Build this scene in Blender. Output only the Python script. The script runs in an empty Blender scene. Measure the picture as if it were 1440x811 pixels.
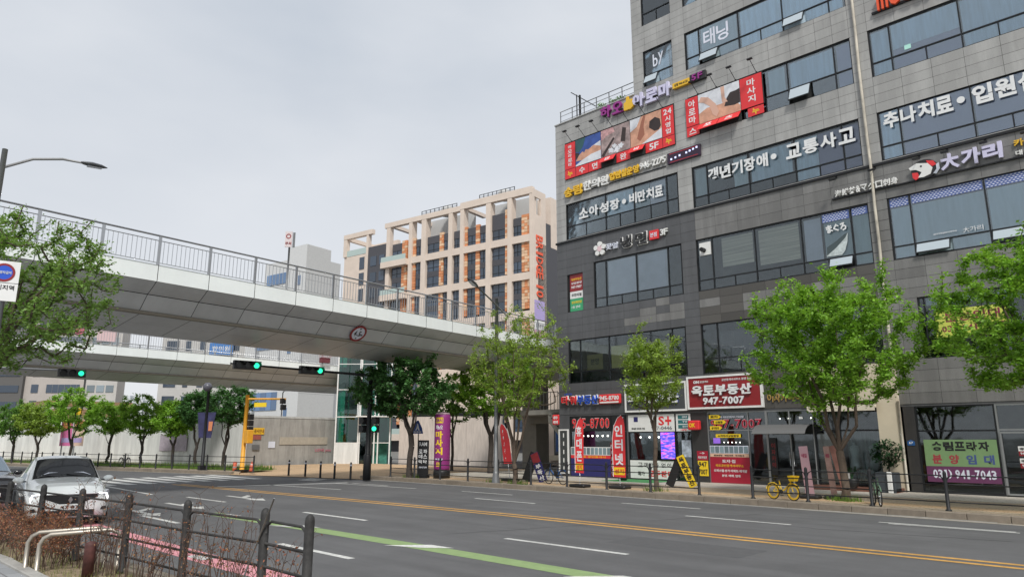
import bpy, math, random
import numpy as np
from mathutils import Vector, Matrix
R = math.radians
random.seed(7)
sc = bpy.context.scene
col = sc.collection

# ------------------------------------------------------------------ camera
cam = bpy.data.cameras.new("camera")
cam_o = bpy.data.objects.new("camera", cam); col.objects.link(cam_o)
cam.sensor_fit = 'HORIZONTAL'; cam.sensor_width = 36.0; cam.lens = 24.75
cam.clip_start = 0.05; cam.clip_end = 3000
PITCH = math.atan(213 / 990)
cam_o.location = (0, 0, 2.1)
cam_o.rotation_euler = (R(90) + PITCH, 0, R(134.2 - 90))
sc.camera = cam_o

# ------------------------------------------------------------------ world and sun (pale overcast day)
SUN_EL, SUN_AZ = R(50), R(128)          # azimuth measured clockwise from +Y
w = bpy.data.worlds.new("World"); sc.world = w; w.use_nodes = True
nt = w.node_tree; N = nt.nodes; L = nt.links; N.clear()
out = N.new('ShaderNodeOutputWorld'); bg = N.new('ShaderNodeBackground'); bg.inputs[1].default_value = 0.1
sky = N.new('ShaderNodeTexSky'); sky.sky_type = 'NISHITA'; sky.sun_disc = False
sky.sun_elevation = SUN_EL; sky.sun_rotation = SUN_AZ; sky.air_density = 1.0; sky.dust_density = 3.0
tc = N.new('ShaderNodeTexCoord'); mp = N.new('ShaderNodeMapping'); mp.inputs['Scale'].default_value = (1.0, 1.0, 2.4)
noi = N.new('ShaderNodeTexNoise'); noi.inputs['Scale'].default_value = 1.7; noi.inputs['Detail'].default_value = 5; noi.inputs['Roughness'].default_value = .5
rmp = N.new('ShaderNodeValToRGB')
rmp.color_ramp.elements[0].position = .32; rmp.color_ramp.elements[0].color = (4.35, 4.75, 5.3, 1)
rmp.color_ramp.elements[1].position = .70; rmp.color_ramp.elements[1].color = (6.0, 6.2, 6.5, 1)
sep = N.new('ShaderNodeSeparateXYZ'); hz = N.new('ShaderNodeMapRange')
hz.inputs['From Min'].default_value = 0.0; hz.inputs['From Max'].default_value = 0.5; hz.inputs['To Min'].default_value = 1.0; hz.inputs['To Max'].default_value = 0.0
hmix = N.new('ShaderNodeMix'); hmix.data_type = 'RGBA'; hmix.inputs['B'].default_value = (6.3, 6.4, 6.6, 1)
mix = N.new('ShaderNodeMix'); mix.data_type = 'RGBA'; mix.inputs['Factor'].default_value = 0.92
L.new(tc.outputs['Generated'], mp.inputs['Vector']); L.new(mp.outputs[0], noi.inputs['Vector']); L.new(noi.outputs['Fac'], rmp.inputs[0])
L.new(tc.outputs['Generated'], sep.inputs[0]); L.new(sep.outputs['Z'], hz.inputs['Value'])
L.new(rmp.outputs[0], hmix.inputs['A']); L.new(hz.outputs[0], hmix.inputs['Factor'])
L.new(sky.outputs[0], mix.inputs['A']); L.new(hmix.outputs['Result'], mix.inputs['B'])
L.new(mix.outputs['Result'], bg.inputs[0]); L.new(bg.outputs[0], out.inputs[0])
sun = bpy.data.lights.new("sun", 'SUN'); sun.energy = 2.2; sun.angle = R(10); sun.color = (1, .97, .92)
sun_o = bpy.data.objects.new("sun", sun); col.objects.link(sun_o)
sd = Vector((math.sin(SUN_AZ) * math.cos(SUN_EL), math.cos(SUN_AZ) * math.cos(SUN_EL), math.sin(SUN_EL)))
sun_o.rotation_euler = sd.to_track_quat('Z', 'Y').to_euler()
sc.view_settings.view_transform = 'Standard'; sc.view_settings.look = 'None'
sc.view_settings.exposure = 0.42; sc.view_settings.gamma = 1.0
sc.cycles.max_bounces = 7; sc.cycles.transparent_max_bounces = 12

# ------------------------------------------------------------------ materials
MATS = {}
def mat(name, c, rough=.6, metal=0.0, var=0.0, scale=4.0, det=4, isl=0.0, bump=0.0, bscale=40.0, spec=.5, emit=0.0, coat=0.0, trans=0.0, stretch=None, stain=0.0, streak=False):
    """Principled material: noise variation, per piece variation, bump, stains."""
    if name in MATS: return MATS[name]
    m = bpy.data.materials.new(name); MATS[name] = m; m.use_nodes = True
    t = m.node_tree; n = t.nodes; l = t.links
    b = n['Principled BSDF']; b.inputs['Roughness'].default_value = rough; b.inputs['Metallic'].default_value = metal
    b.inputs['Specular IOR Level'].default_value = spec; b.inputs['Coat Weight'].default_value = coat
    b.inputs['Base Color'].default_value = (*c, 1)
    cur = None
    tcn = n.new('ShaderNodeNewGeometry'); src = tcn.outputs['Position']; src0 = src
    if stretch:
        mp_ = n.new('ShaderNodeMapping'); mp_.inputs['Scale'].default_value = stretch; l.new(src, mp_.inputs[0]); src = mp_.outputs[0]
    def mul(fac_out, lo, hi):
        nonlocal cur
        mr = n.new('ShaderNodeMapRange'); mr.inputs['To Min'].default_value = lo; mr.inputs['To Max'].default_value = hi
        l.new(fac_out, mr.inputs['Value'])
        mx = n.new('ShaderNodeMix'); mx.data_type = 'RGBA'; mx.blend_type = 'MULTIPLY'; mx.inputs['Factor'].default_value = 1
        if cur is None: mx.inputs['A'].default_value = (*c, 1)
        else: l.new(cur, mx.inputs['A'])
        l.new(mr.outputs[0], mx.inputs['B']); cur = mx.outputs['Result']
    if var:
        no = n.new('ShaderNodeTexNoise'); no.inputs['Scale'].default_value = scale; no.inputs['Detail'].default_value = det; no.inputs['Roughness'].default_value = .65
        l.new(src, no.inputs['Vector']); mrr = n.new('ShaderNodeMapRange'); mrr.inputs['From Min'].default_value = .3; mrr.inputs['From Max'].default_value = .7
        l.new(no.outputs['Fac'], mrr.inputs['Value']); mul(mrr.outputs[0], 1 - var, 1 + var)
    if stain:
        no = n.new('ShaderNodeTexNoise'); no.inputs['Scale'].default_value = .35; no.inputs['Detail'].default_value = 6; no.inputs['Roughness'].default_value = .7
        mps = n.new('ShaderNodeMapping'); mps.inputs['Scale'].default_value = (4, 4, .55) if streak else (1, 1, 1); l.new(src0, mps.inputs[0]); l.new(mps.outputs[0], no.inputs['Vector']); mrr = n.new('ShaderNodeMapRange'); mrr.inputs['From Min'].default_value = .42; mrr.inputs['From Max'].default_value = .62
        l.new(no.outputs['Fac'], mrr.inputs['Value']); mul(mrr.outputs[0], 1 - stain, 1 + stain * .3)
    if isl:
        g = n.new('ShaderNodeNewGeometry'); oi = n.new('ShaderNodeObjectInfo')
        ad = n.new('ShaderNodeMath'); ad.operation = 'ADD'; l.new(g.outputs['Random Per Island'], ad.inputs[0]); l.new(oi.outputs['Random'], ad.inputs[1])
        fr = n.new('ShaderNodeMath'); fr.operation = 'FRACT'; l.new(ad.outputs[0], fr.inputs[0]); mul(fr.outputs[0], 1 - isl, 1 + isl)
    if cur is not None: l.new(cur, b.inputs['Base Color'])
    if bump:
        nb = n.new('ShaderNodeTexNoise'); nb.inputs['Scale'].default_value = bscale; nb.inputs['Detail'].default_value = 3
        l.new(src, nb.inputs['Vector']); bp = n.new('ShaderNodeBump'); bp.inputs['Strength'].default_value = bump; bp.inputs['Distance'].default_value = .02
        l.new(nb.outputs['Fac'], bp.inputs['Height']); l.new(bp.outputs[0], b.inputs['Normal'])
    if emit:
        b.inputs['Emission Color'].default_value = (*c, 1); b.inputs['Emission Strength'].default_value = emit
    if trans:
        tr = n.new('ShaderNodeBsdfTranslucent'); ms = n.new('ShaderNodeMixShader'); ms.inputs[0].default_value = trans
        tr.inputs[0].default_value = (c[0] * 1.6, c[1] * 1.5, c[2], 1)
        o = n['Material Output']; l.new(b.outputs[0], ms.inputs[1]); l.new(tr.outputs[0], ms.inputs[2]); l.new(ms.outputs[0], o.inputs[0])
    return m
def glass(name, tint=(.75, .82, .82), refl=.10):
    if name in MATS: return MATS[name]
    m = bpy.data.materials.new(name); MATS[name] = m; m.use_nodes = True
    t = m.node_tree; n = t.nodes; l = t.links; n.remove(n['Principled BSDF'])
    tr = n.new('ShaderNodeBsdfTransparent'); tr.inputs[0].default_value = (*tint, 1)
    gl = n.new('ShaderNodeBsdfGlossy'); gl.inputs['Roughness'].default_value = .03; gl.inputs[0].default_value = (.86, .92, .95, 1)
    no = n.new('ShaderNodeTexNoise'); no.inputs['Scale'].default_value = .9; tcn = n.new('ShaderNodeTexCoord'); l.new(tcn.outputs['Object'], no.inputs['Vector'])
    bp = n.new('ShaderNodeBump'); bp.inputs['Strength'].default_value = .12; bp.inputs['Distance'].default_value = .03; l.new(no.outputs['Fac'], bp.inputs['Height']); l.new(bp.outputs[0], gl.inputs['Normal'])
    fr = n.new('ShaderNodeFresnel'); fr.inputs[0].default_value = 1.5
    ad = n.new('ShaderNodeMath'); ad.operation = 'ADD'; ad.inputs[1].default_value = refl; ad.use_clamp = True; l.new(fr.outputs[0], ad.inputs[0])
    ms = n.new('ShaderNodeMixShader'); l.new(ad.outputs[0], ms.inputs[0]); l.new(tr.outputs[0], ms.inputs[1]); l.new(gl.outputs[0], ms.inputs[2])
    l.new(ms.outputs[0], n['Material Output'].inputs[0]); return m
def paver(name, c1, c2, mortar, bw, bh, rough=.85, var=.18, ms=.012):
    if name in MATS: return MATS[name]
    m = bpy.data.materials.new(name); MATS[name] = m; m.use_nodes = True
    t = m.node_tree; n = t.nodes; l = t.links; b = n['Principled BSDF']; b.inputs['Roughness'].default_value = rough
    tcn = n.new('ShaderNodeTexCoord'); br = n.new('ShaderNodeTexBrick')
    br.inputs['Color1'].default_value = (*c1, 1); br.inputs['Color2'].default_value = (*c2, 1); br.inputs['Mortar'].default_value = (*mortar, 1)
    br.inputs['Scale'].default_value = 1; br.inputs['Brick Width'].default_value = bw; br.inputs['Row Height'].default_value = bh; br.inputs['Mortar Size'].default_value = ms
    l.new(tcn.outputs['Object'], br.inputs['Vector'])
    no = n.new('ShaderNodeTexNoise'); no.inputs['Scale'].default_value = .8; no.inputs['Detail'].default_value = 8; no.inputs['Roughness'].default_value = .7; l.new(tcn.outputs['Object'], no.inputs['Vector'])
    mr = n.new('ShaderNodeMapRange'); mr.inputs['From Min'].default_value = .3; mr.inputs['From Max'].default_value = .7; mr.inputs['To Min'].default_value = 1 - var; mr.inputs['To Max'].default_value = 1 + var; l.new(no.outputs['Fac'], mr.inputs['Value'])
    mx = n.new('ShaderNodeMix'); mx.data_type = 'RGBA'; mx.blend_type = 'MULTIPLY'; mx.inputs['Factor'].default_value = 1
    l.new(br.outputs['Color'], mx.inputs['A']); l.new(mr.outputs[0], mx.inputs['B']); l.new(mx.outputs['Result'], b.inputs['Base Color'])
    bp = n.new('ShaderNodeBump'); bp.inputs['Strength'].default_value = .4; bp.inputs['Distance'].default_value = .01; bp.invert = True; l.new(br.outputs['Fac'], bp.inputs['Height']); l.new(bp.outputs[0], b.inputs['Normal'])
    return m

granite_l = mat('light grey granite', (.38, .378, .366), .55, var=.10, scale=30, isl=.07, bump=.15, bscale=180, stain=.16, streak=True)
granite_d = mat('dark grey granite', (.098, .10, .105), .42, var=.14, scale=26, isl=.08, bump=.12, bscale=180, stain=.14, streak=True)
granite_m = mat('mid grey granite', (.19, .188, .182), .5, var=.12, scale=26, isl=.12, bump=.12, bscale=180, stain=.18, streak=True)
granite_b = mat('brown granite', (.085, .080, .073), .5, var=.14, scale=26, isl=.22, bump=.12, bscale=180)
joint = mat('dark joint', (.035, .035, .036), .9)
frame_d = mat('dark window frame', (.018, .020, .022), .4, metal=.3)
frame_g = mat('grey aluminium', (.32, .33, .33), .38, metal=.6, var=.06)
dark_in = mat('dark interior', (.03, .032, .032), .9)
room_in = mat('room interior', (.12, .12, .115), .9, var=.3, scale=1.2)
glass_b = glass('blue grey window glass', (.88, .93, .96), .10)
glass_d = glass('dark shop glass', (.86, .89, .90), .03)
glass_t = glass('teal glass', (.12, .48, .40), .06)
glass_open = mat('tilted open sash glass', (.42, .48, .52), .12, spec=.8)
blind_bl = mat('blue grey roller blind', (.60, .76, .88), .75, var=.16, scale=1.5, stretch=(5, 1, .4), isl=.14)
blind_gr = mat('grey green film', (.44, .56, .60), .45, var=.12, scale=1.2, stretch=(4, 1, .4), isl=.18)
blind_na = mat('slate blue window film', (.24, .24, .38), .4, var=.06, scale=1, isl=.08)
blind_lt = mat('pale lilac screen', (.68, .71, .80), .7, var=.10, scale=1, isl=.08)
blind_wa = mat('warm slatted blind', (.62, .58, .47), .7, var=.35, scale=1.0, stretch=(.3, 1, 26), det=1)
white_p = mat('white paint', (.78, .78, .76), .5, var=.05)
white_l = mat('white letter acrylic', (.76, .77, .77), .45, var=.05)
lilac_l = mat('lilac lit letter', (.62, .60, .78), .4)
black_p = mat('black plastic', (.015, .015, .016), .45)
black_m = mat('black painted metal', (.016, .017, .019), .5, var=.15, scale=20, spec=.3)
red_s = mat('red sign vinyl', (.72, .035, .04), .42, var=.05, scale=2)
crim_s = mat('crimson sign panel', (.27, .018, .022), .38, var=.08, scale=2)
crim2 = mat('dark pink red board', (.36, .012, .035), .38, var=.06, scale=2)
yel_s = mat('yellow sign', (.85, .60, .02), .45)
yel_l = mat('amber letter acrylic', (.80, .48, .03), .4)
navy_s = mat('navy board', (.022, .022, .13), .4, var=.06)
blue_l = mat('blue letter acrylic', (.02, .09, .55), .4)
mag_l = mat('magenta letter acrylic', (.30, .03, .24), .4)
teal_s = mat('teal tag', (.03, .16, .17), .45)
green_s = mat('green vinyl', (.05, .36, .16), .45)
org_l = mat('orange letter acrylic', (.80, .10, .03), .4)
pipe_m = mat('weathered cream pipe', (.52, .48, .40), .6, var=.35, scale=3, stretch=(1, 1, .4))
asphalt = mat('asphalt', (.118, .118, .120), .82, var=.15, scale=1.0, det=12, bump=.5, bscale=120, stain=.14, stretch=(.12, 1.6, 1))
paint_w = mat('worn white road paint', (.60, .60, .57), .75, var=.26, scale=9, det=10, stain=.2)
paint_y = mat('yellow road paint', (.58, .32, .08), .75, var=.24, scale=9, det=10, stain=.2)
paint_g = mat('green guide paint', (.235, .33, .14), .8, var=.14, scale=4, det=8)
paint_k = mat('pink guide paint', (.62, .27, .30), .8, var=.14, scale=4, det=8)
kerb_m = mat('kerb granite', (.215, .18, .14), .8, var=.16, scale=5, det=7, isl=.12, bump=.3, bscale=60)
gutter_m = mat('gutter concrete', (.34, .31, .26), .85, var=.2, scale=3, det=6)
conc = mat('concrete', (.37, .36, .335), .85, var=.12, scale=1.2, det=7, stain=.22, streak=True, bump=.2, bscale=30)
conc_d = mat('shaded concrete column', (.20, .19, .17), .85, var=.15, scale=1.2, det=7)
hoard_w = mat('white hoarding sheet', (.74, .75, .73), .55, var=.07, scale=1.0, det=6, stain=.16, streak=True, stretch=(1, 1, .25))
hoard_p = mat('flaking pale hoarding', (.56, .50, .45), .7, var=.16, scale=3, det=8, stretch=(2.5, 2.5, .35))
bridge_w = mat('bridge white enamel', (.88, .92, .90), .35, var=.03, scale=.8, isl=.02, stain=.03, streak=True)
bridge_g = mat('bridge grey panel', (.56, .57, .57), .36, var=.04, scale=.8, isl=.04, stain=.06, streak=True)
bridge_b = mat('bridge tan bead', (.26, .235, .19), .5, var=.08)
bridge_s = mat('bridge seam', (.02, .02, .02), .8)
steel = mat('satin stainless rail', (.46, .47, .48), .34, metal=.85, var=.05)
steel_w = mat('warm stainless tube', (.42, .385, .33), .4, metal=.7, var=.06)
pole_g = mat('grey lamp pole', (.18, .185, .19), .45, metal=.4, var=.06)
bark = mat('zelkova bark', (.105, .078, .058), .9, var=.35, scale=12, det=6, bump=.6, bscale=25, stretch=(1, 1, .4))
bark_d = mat('dark bark', (.055, .045, .038), .9, var=.3, scale=12)
leaf_a = mat('bright spring leaves', (.20, .385, .04), .6, isl=.50, trans=.35, var=.30, scale=1.3)
leaf_b = mat('olive spring leaves', (.25, .37, .06), .6, isl=.45, trans=.35, var=.28, scale=1.5)
leaf_d = mat('dark green leaves', (.062, .165, .042), .55, isl=.45, trans=.25, var=.3, scale=1.3)
leaf_m = mat('mid green leaves', (.115, .25, .04), .6, isl=.45, trans=.32, var=.3, scale=1.3)
leaf_s = mat('glossy shrub leaves', (.02, .07, .022), .35, isl=.4)
leaf_c = mat('coppery dry leaves', (.27, .10, .055), .7, isl=.5, trans=.25)
leaf_c2 = mat('tan dry leaves', (.30, .17, .085), .7, isl=.45, trans=.25)
twig_m = mat('reddish twig', (.10, .062, .046), .8, isl=.3)
grass_m = mat('grass blades', (.12, .22, .03), .7, isl=.5, trans=.3)
soil_m = mat('dry planter soil', (.26, .20, .13), .95, var=.3, scale=6, det=8, bump=.8, bscale=20)
cream = mat('cream wall panel', (.72, .61, .52), .7, var=.04, scale=.6, stain=.05)
cream_w = mat('cream shop surround', (.66, .58, .44), .6, var=.05, scale=1.2, stain=.07)
slate = mat('slate grey wall panel', (.072, .072, .082), .6, var=.06, isl=.06)
terra = mat('terracotta tile', (.66, .27, .12), .7, isl=.13)
terra2 = mat('pale terracotta tile', (.74, .50, .32), .7, isl=.15)
win_far = mat('far window glass', (.035, .055, .085), .10, spec=.9, isl=.4)
win_bl = mat('blue mirror glass', (.11, .20, .36), .12, spec=.9, isl=.25)
tile_w = mat('pale grey wall tile', (.50, .50, .49), .6, var=.05, isl=.05)
tile_l = mat('white wall tile', (.66, .665, .66), .6, var=.04, isl=.04)
bld_b = mat('pale greige wall', (.46, .42, .385), .75, var=.06, stain=.06)
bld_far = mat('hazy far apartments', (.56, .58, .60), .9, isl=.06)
skin_p = mat('printed skin tone', (.62, .33, .22), .5, var=.25, scale=2.5)
towel_p = mat('printed white towel', (.70, .72, .76), .5, var=.15, scale=2.5)
hair_p = mat('printed dark hair', (.035, .022, .02), .5)
bluep = mat('printed blue cloth', (.04, .09, .33), .5, var=.2, scale=2)
spa_p = mat('printed spa picture', (.34, .26, .25), .5, var=.55, scale=2.6, det=6)
lav_s = mat('lavender banner', (.42, .34, .62), .5, var=.08)

# ------------------------------------------------------------------ mesh helpers
class MB:
    def __init__(s): s.v = []; s.f = []; s.sm = []
    def add(s, vs, fs, smooth=False):
        o = len(s.v); s.v += [tuple(p) for p in vs]; s.f += [tuple(i + o for i in f) for f in fs]; s.sm += [smooth] * len(fs); return s
    def box(s, x0, x1, y0, y1, z0, z1, M=None):
        vs = [(x, y, z) for z in (z0, z1) for y in (y0, y1) for x in (x0, x1)]
        if M is not None: vs = [tuple(M @ Vector(p)) for p in vs]
        return s.add(vs, [(0, 2, 3, 1), (4, 5, 7, 6), (0, 1, 5, 4), (1, 3, 7, 5), (3, 2, 6, 7), (2, 0, 4, 6)])
    def bbox(s, x0, x1, y0, y1, z0, z1, b=.01):
        """box with chamfered front/top edges (44 tris)"""
        vs = []; 
        for (dx, dy, dz) in ((b, b, 0), (b, 0, b), (0, b, b)):
            for z in (0, 1):
                for y in (0, 1):
                    for x in (0, 1):
                        vs.append((x0 + dx if x == 0 else x1 - dx, y0 + dy if y == 0 else y1 - dy, z0 + dz if z == 0 else z1 - dz))
        A = lambda x, y, z: x + 2 * y + 4 * z; B = lambda x, y, z: 8 + A(x, y, z); Cc = lambda x, y, z: 16 + A(x, y, z)
        f = [(A(0,0,0), A(0,1,0), A(1,1,0), A(1,0,0)), (A(0,0,1), A(1,0,1), A(1,1,1), A(0,1,1)),
             (B(0,0,0), B(1,0,0), B(1,0,1), B(0,0,1)), (B(0,1,0), B(0,1,1), B(1,1,1), B(1,1,0)),
             (Cc(0,0,0), Cc(0,0,1), Cc(0,1,1), Cc(0,1,0)), (Cc(1,0,0), Cc(1,1,0), Cc(1,1,1), Cc(1,0,1))]
        for x in (0, 1):
            for y in (0, 1):
                q = (B(x,y,0), Cc(x,y,0), Cc(x,y,1), B(x,y,1)); f.append(q if (x + y) % 2 == 0 else q[::-1])
        for x in (0, 1):
            for z in (0, 1):
                q = (A(x,0,z), A(x,1,z), Cc(x,1,z), Cc(x,0,z)); f.append(q)
        for y in (0, 1):
            for z in (0, 1):
                q = (A(0,y,z), A(1,y,z), B(1,y,z), B(0,y,z)); f.append(q)
        for x in (0, 1):
            for y in (0, 1):
                for z in (0, 1): f.append((A(x,y,z), B(x,y,z), Cc(x,y,z)))
        return s.add(vs, f)
    def tube(s, pts, r, n=8, caps=True, smooth=True):
        pts = [Vector(p) for p in pts]; rs = r if isinstance(r, (list, tuple)) else [r] * len(pts)
        vs = []; fs = []; up = None
        for i, p in enumerate(pts):
            d = (pts[min(i + 1, len(pts) - 1)] - pts[max(i - 1, 0)]).normalized()
            if up is None: up = Vector((0, 0, 1)) if abs(d.z) < .9 else Vector((1, 0, 0))
            a = d.cross(up).normalized(); b = d.cross(a).normalized(); up = -b if False else (a.cross(d)).normalized()
            for k in range(n):
                t = 2 * math.pi * k / n; q = p + a * (rs[i] * math.cos(t)) + b * (rs[i] * math.sin(t)); vs.append(tuple(q))
        for i in range(len(pts) - 1):
            for k in range(n):
                k2 = (k + 1) % n; fs.append((i * n + k, i * n + k2, (i + 1) * n + k2, (i + 1) * n + k))
        s.add(vs, fs, smooth)
        if caps: s.f.append(tuple(range(len(s.v) - len(vs), len(s.v) - len(vs) + n))); s.sm.append(False); s.f.append(tuple(range(len(s.v) - 1, len(s.v) - 1 - n, -1))); s.sm.append(False)
        return s
    def lathe(s, cx, cy, prof, n=16, smooth=True):
        vs = []; fs = []
        for (r, z) in prof:
            for k in range(n): t = 2 * math.pi * k / n; vs.append((cx + r * math.cos(t), cy + r * math.sin(t), z))
        for i in range(len(prof) - 1):
            for k in range(n): k2 = (k + 1) % n; fs.append((i * n + k, i * n + k2, (i + 1) * n + k2, (i + 1) * n + k))
        fs.append(tuple(range(n))[::-1]); fs.append(tuple((len(prof) - 1) * n + k for k in range(n)))
        return s.add(vs, fs, smooth)
    def prism(s, poly, y0, y1):
        """polygon in x,z extruded from y0 to y1"""
        n = len(poly); vs = [(x, y0, z) for x, z in poly] + [(x, y1, z) for x, z in poly]
        return s.add(vs, [tuple(range(n)), tuple(range(2 * n - 1, n - 1, -1))] + [(k, (k + 1) % n + 0, (k + 1) % n + n, k + n)[::-1] for k in range(n)])
    def slab(s, poly, z0, z1):
        n = len(poly); vs = [(x, y, z1) for x, y in poly] + [(x, y, z0) for x, y in poly]
        return s.add(vs, [tuple(range(n)), tuple(range(2 * n - 1, n - 1, -1))] + [(k, k + n, (k + 1) % n + n, (k + 1) % n) for k in range(n)])
    def sphere(s, c, rx, ry, rz, n=12, m=8):
        vs = []; fs = []
        for i in range(m + 1):
            ph = -math.pi / 2 + math.pi * i / m
            for k in range(n): t = 2 * math.pi * k / n; vs.append((c[0] + rx * math.cos(ph) * math.cos(t), c[1] + ry * math.cos(ph) * math.sin(t), c[2] + rz * math.sin(ph)))
        for i in range(m):
            for k in range(n): k2 = (k + 1) % n; fs.append((i * n + k, i * n + k2, (i + 1) * n + k2, (i + 1) * n + k))
        return s.add(vs, fs, True)
    def mesh(s, name, off=(0, 0, 0), M=None):
        me = bpy.data.meshes.new(name)
        V = np.array(s.v, dtype=float).reshape(-1, 3)
        if M is not None:
            Mn = np.array(M); V = V @ Mn[:3, :3].T + Mn[:3, 3]
        V = V - np.array(off, dtype=float)
        me.from_pydata(V.tolist(), [], s.f); me.polygons.foreach_set('use_smooth', s.sm); me.update(); return me

OFF = {}
def link(name, data, parent=None):
    o = bpy.data.objects.new(name, data); col.objects.link(o)
    if parent is not None: o.parent = parent
    return o
def off_of(p):
    while p is not None:
        if p.name in OFF: return OFF[p.name]
        p = p.parent
    return (0, 0, 0)
def E(name, label, cat, loc=(0, 0, 0), group=None, rz=0, local=False):
    o = link(name, None); o.location = loc; o.rotation_euler = (0, 0, rz); o['label'] = label; o['category'] = cat
    if group: o['group'] = group
    OFF[o.name] = (0, 0, 0) if local else tuple(loc); o.empty_display_size = .2
    return o
def part(name, mb, m, parent=None, label=None, kind=None, M=None):
    me = mb if isinstance(mb, bpy.types.Mesh) else mb.mesh(name, off_of(parent), M)
    if isinstance(m, (list, tuple)):
        for q in m: me.materials.append(q)
    elif m is not None and not me.materials: me.materials.append(m)
    o = link(name, me, parent)
    if label: o['label'] = label
    if kind: o['kind'] = kind
    return o
def tag(o, label, cat, group=None):
    o['label'] = label; o['category'] = cat
    if group: o['group'] = group
    return o
def struct(name, mb, m):
    o = part(name, mb, m); o['kind'] = 'structure'; return o
def copy_tree(o, parent=None):
    c = o.copy(); col.objects.link(c); c.parent = parent
    for ch in list(o.children): copy_tree(ch, c)
    return c

# ------------------------------------------------------------------ lettering
GL = {}
def glyph(s, bold, dep):
    k = (s, bold, dep)
    if k in GL: return GL[k]
    c = bpy.data.curves.new('glyph', 'FONT'); c.body = s; c.offset = bold; c.extrude = dep / 2; c.resolution_u = 2
    o = bpy.data.objects.new('glyph', c)
    me = bpy.data.meshes.new_from_object(o)
    bpy.data.objects.remove(o); bpy.data.curves.remove(c)
    V = np.empty(len(me.vertices) * 3); me.vertices.foreach_get('co', V); V = V.reshape(-1, 3)
    if len(V) == 0: GL[k] = (me, (0, 0, 1, 1)); return GL[k]
    bb = (V[:, 0].min(), V[:, 1].min(), V[:, 0].max(), V[:, 1].max()); GL[k] = (me, bb); return GL[k]
def cw(ch):
    if ch == ' ': return .35
    if ch in '.,·•-–:)(!/|': return .45
    if ord(ch) < 0x300: return .62
    return 1.0
def fr(o, xd=(1, 0, 0), up=(0, 0, 1)):
    xd = Vector(xd).normalized(); up = Vector(up).normalized(); nn = xd.cross(up)
    M = Matrix((xd, up, nn)).transposed().to_4x4(); M.translation = Vector(o); return M
def letters(parent, s, F, x0, x1, zc, h, m, dep=.04, bold=.02, name='letter', tilt=0):
    """separate letters along local x of frame F, z centre zc, between x0 and x1"""
    bold = min(bold, .045 if ord(s[0]) > 0x300 else .026); W = sum(cw(c) for c in s); x = x0; k = (x1 - x0) / W; off = Vector(off_of(parent))
    for ch in s:
        wd = cw(ch) * k
        if ch == '·' and h > .75:
            part('middle_dot', disc(F @ Matrix.Translation((x + wd / 2, zc - .06, 0)), .14, 0, dep), m, parent); x += wd; continue
        if ch != ' ':
            me, bb = glyph(ch, bold, 1.0)
            key = (me.name, m.name)
            if key not in GL:
                c = me.copy(); c.materials.clear(); c.materials.append(m); GL[key] = c
            me2 = GL[key]
            if ch in '·•-–.':
                sy = h * .95; cy = .37 if ch in '·•-–' else .37
                if ch in '·•': sy = h
            else:
                sy = h / max(bb[3] - bb[1], .3); cy = (bb[1] + bb[3]) / 2
            sx = min((wd * .90) / max(bb[2] - bb[0], .1), sy * 1.3)
            o = link(name, me2, parent)
            cx = (bb[0] + bb[2]) / 2
            Mx = F @ Matrix.Translation((x + wd / 2, zc, dep / 2)) @ Matrix.Rotation(tilt, 4, 'Z') @ Matrix.Diagonal((sx, sy, dep, 1)) @ Matrix.Translation((-cx, -cy, 0))
            o.matrix_local = Matrix.Translation(-off) @ Mx
        x += wd
def ring(F, r0, r1, z0, z1, n=28):
    m_ = MB(); vs = []
    for k in range(n):
        t = 2 * math.pi * k / n
        for r_, z_ in ((r0, z1), (r1, z1), (r1, z0), (r0, z0)): vs.append(tuple(F @ Vector((r_ * math.cos(t), r_ * math.sin(t), z_))))
    fs = []
    for k in range(n):
        a = 4 * k; b_ = 4 * ((k + 1) % n)
        for j in range(4): j2 = (j + 1) % 4; fs.append((a + j, b_ + j, b_ + j2, a + j2))
    return m_.add(vs, fs)
def disc(F, r, z0, z1, n=28):
    vs = [tuple(F @ Vector((r * math.cos(2 * math.pi * k / n), r * math.sin(2 * math.pi * k / n), z))) for z in (z1, z0) for k in range(n)]
    return MB().add(vs, [tuple(range(n)), tuple(range(2 * n - 1, n - 1, -1))] + [(k, k + n, (k + 1) % n + n, (k + 1) % n) for k in range(n)])
def line(parent, s, F, x0, x1, zc, h, m, dep=.01, bold=.015, name='lettering', z=0.0):
    """one string as one flat printed part"""
    me, bb = glyph(s, bold, 1.0)
    key = (me.name, m.name)
    if key not in GL:
        c = me.copy(); c.materials.clear(); c.materials.append(m); GL[key] = c
    o = link(name, GL[key], parent); off = Vector(off_of(parent))
    sx = (x1 - x0) / (bb[2] - bb[0]); sy = h / (bb[3] - bb[1])
    o.matrix_local = Matrix.Translation(-off) @ F @ Matrix.Translation((x0, zc, dep / 2 + z)) @ Matrix.Diagonal((sx, sy, dep, 1)) @ Matrix.Translation((-bb[0], -(bb[1] + bb[3]) / 2, 0))
    return o
def vert(parent, s, F, xc, z1, z0, wd, m, dep=.01, bold=.02, hf=.82, name='letter'):
    """letters stacked top to bottom"""
    n = len(s); k = (z1 - z0) / n
    for i, ch in enumerate(s): letters(parent, ch, F, xc - wd / 2, xc + wd / 2, z1 - (i + .5) * k, k * hf, m, dep, bold, name)


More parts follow.
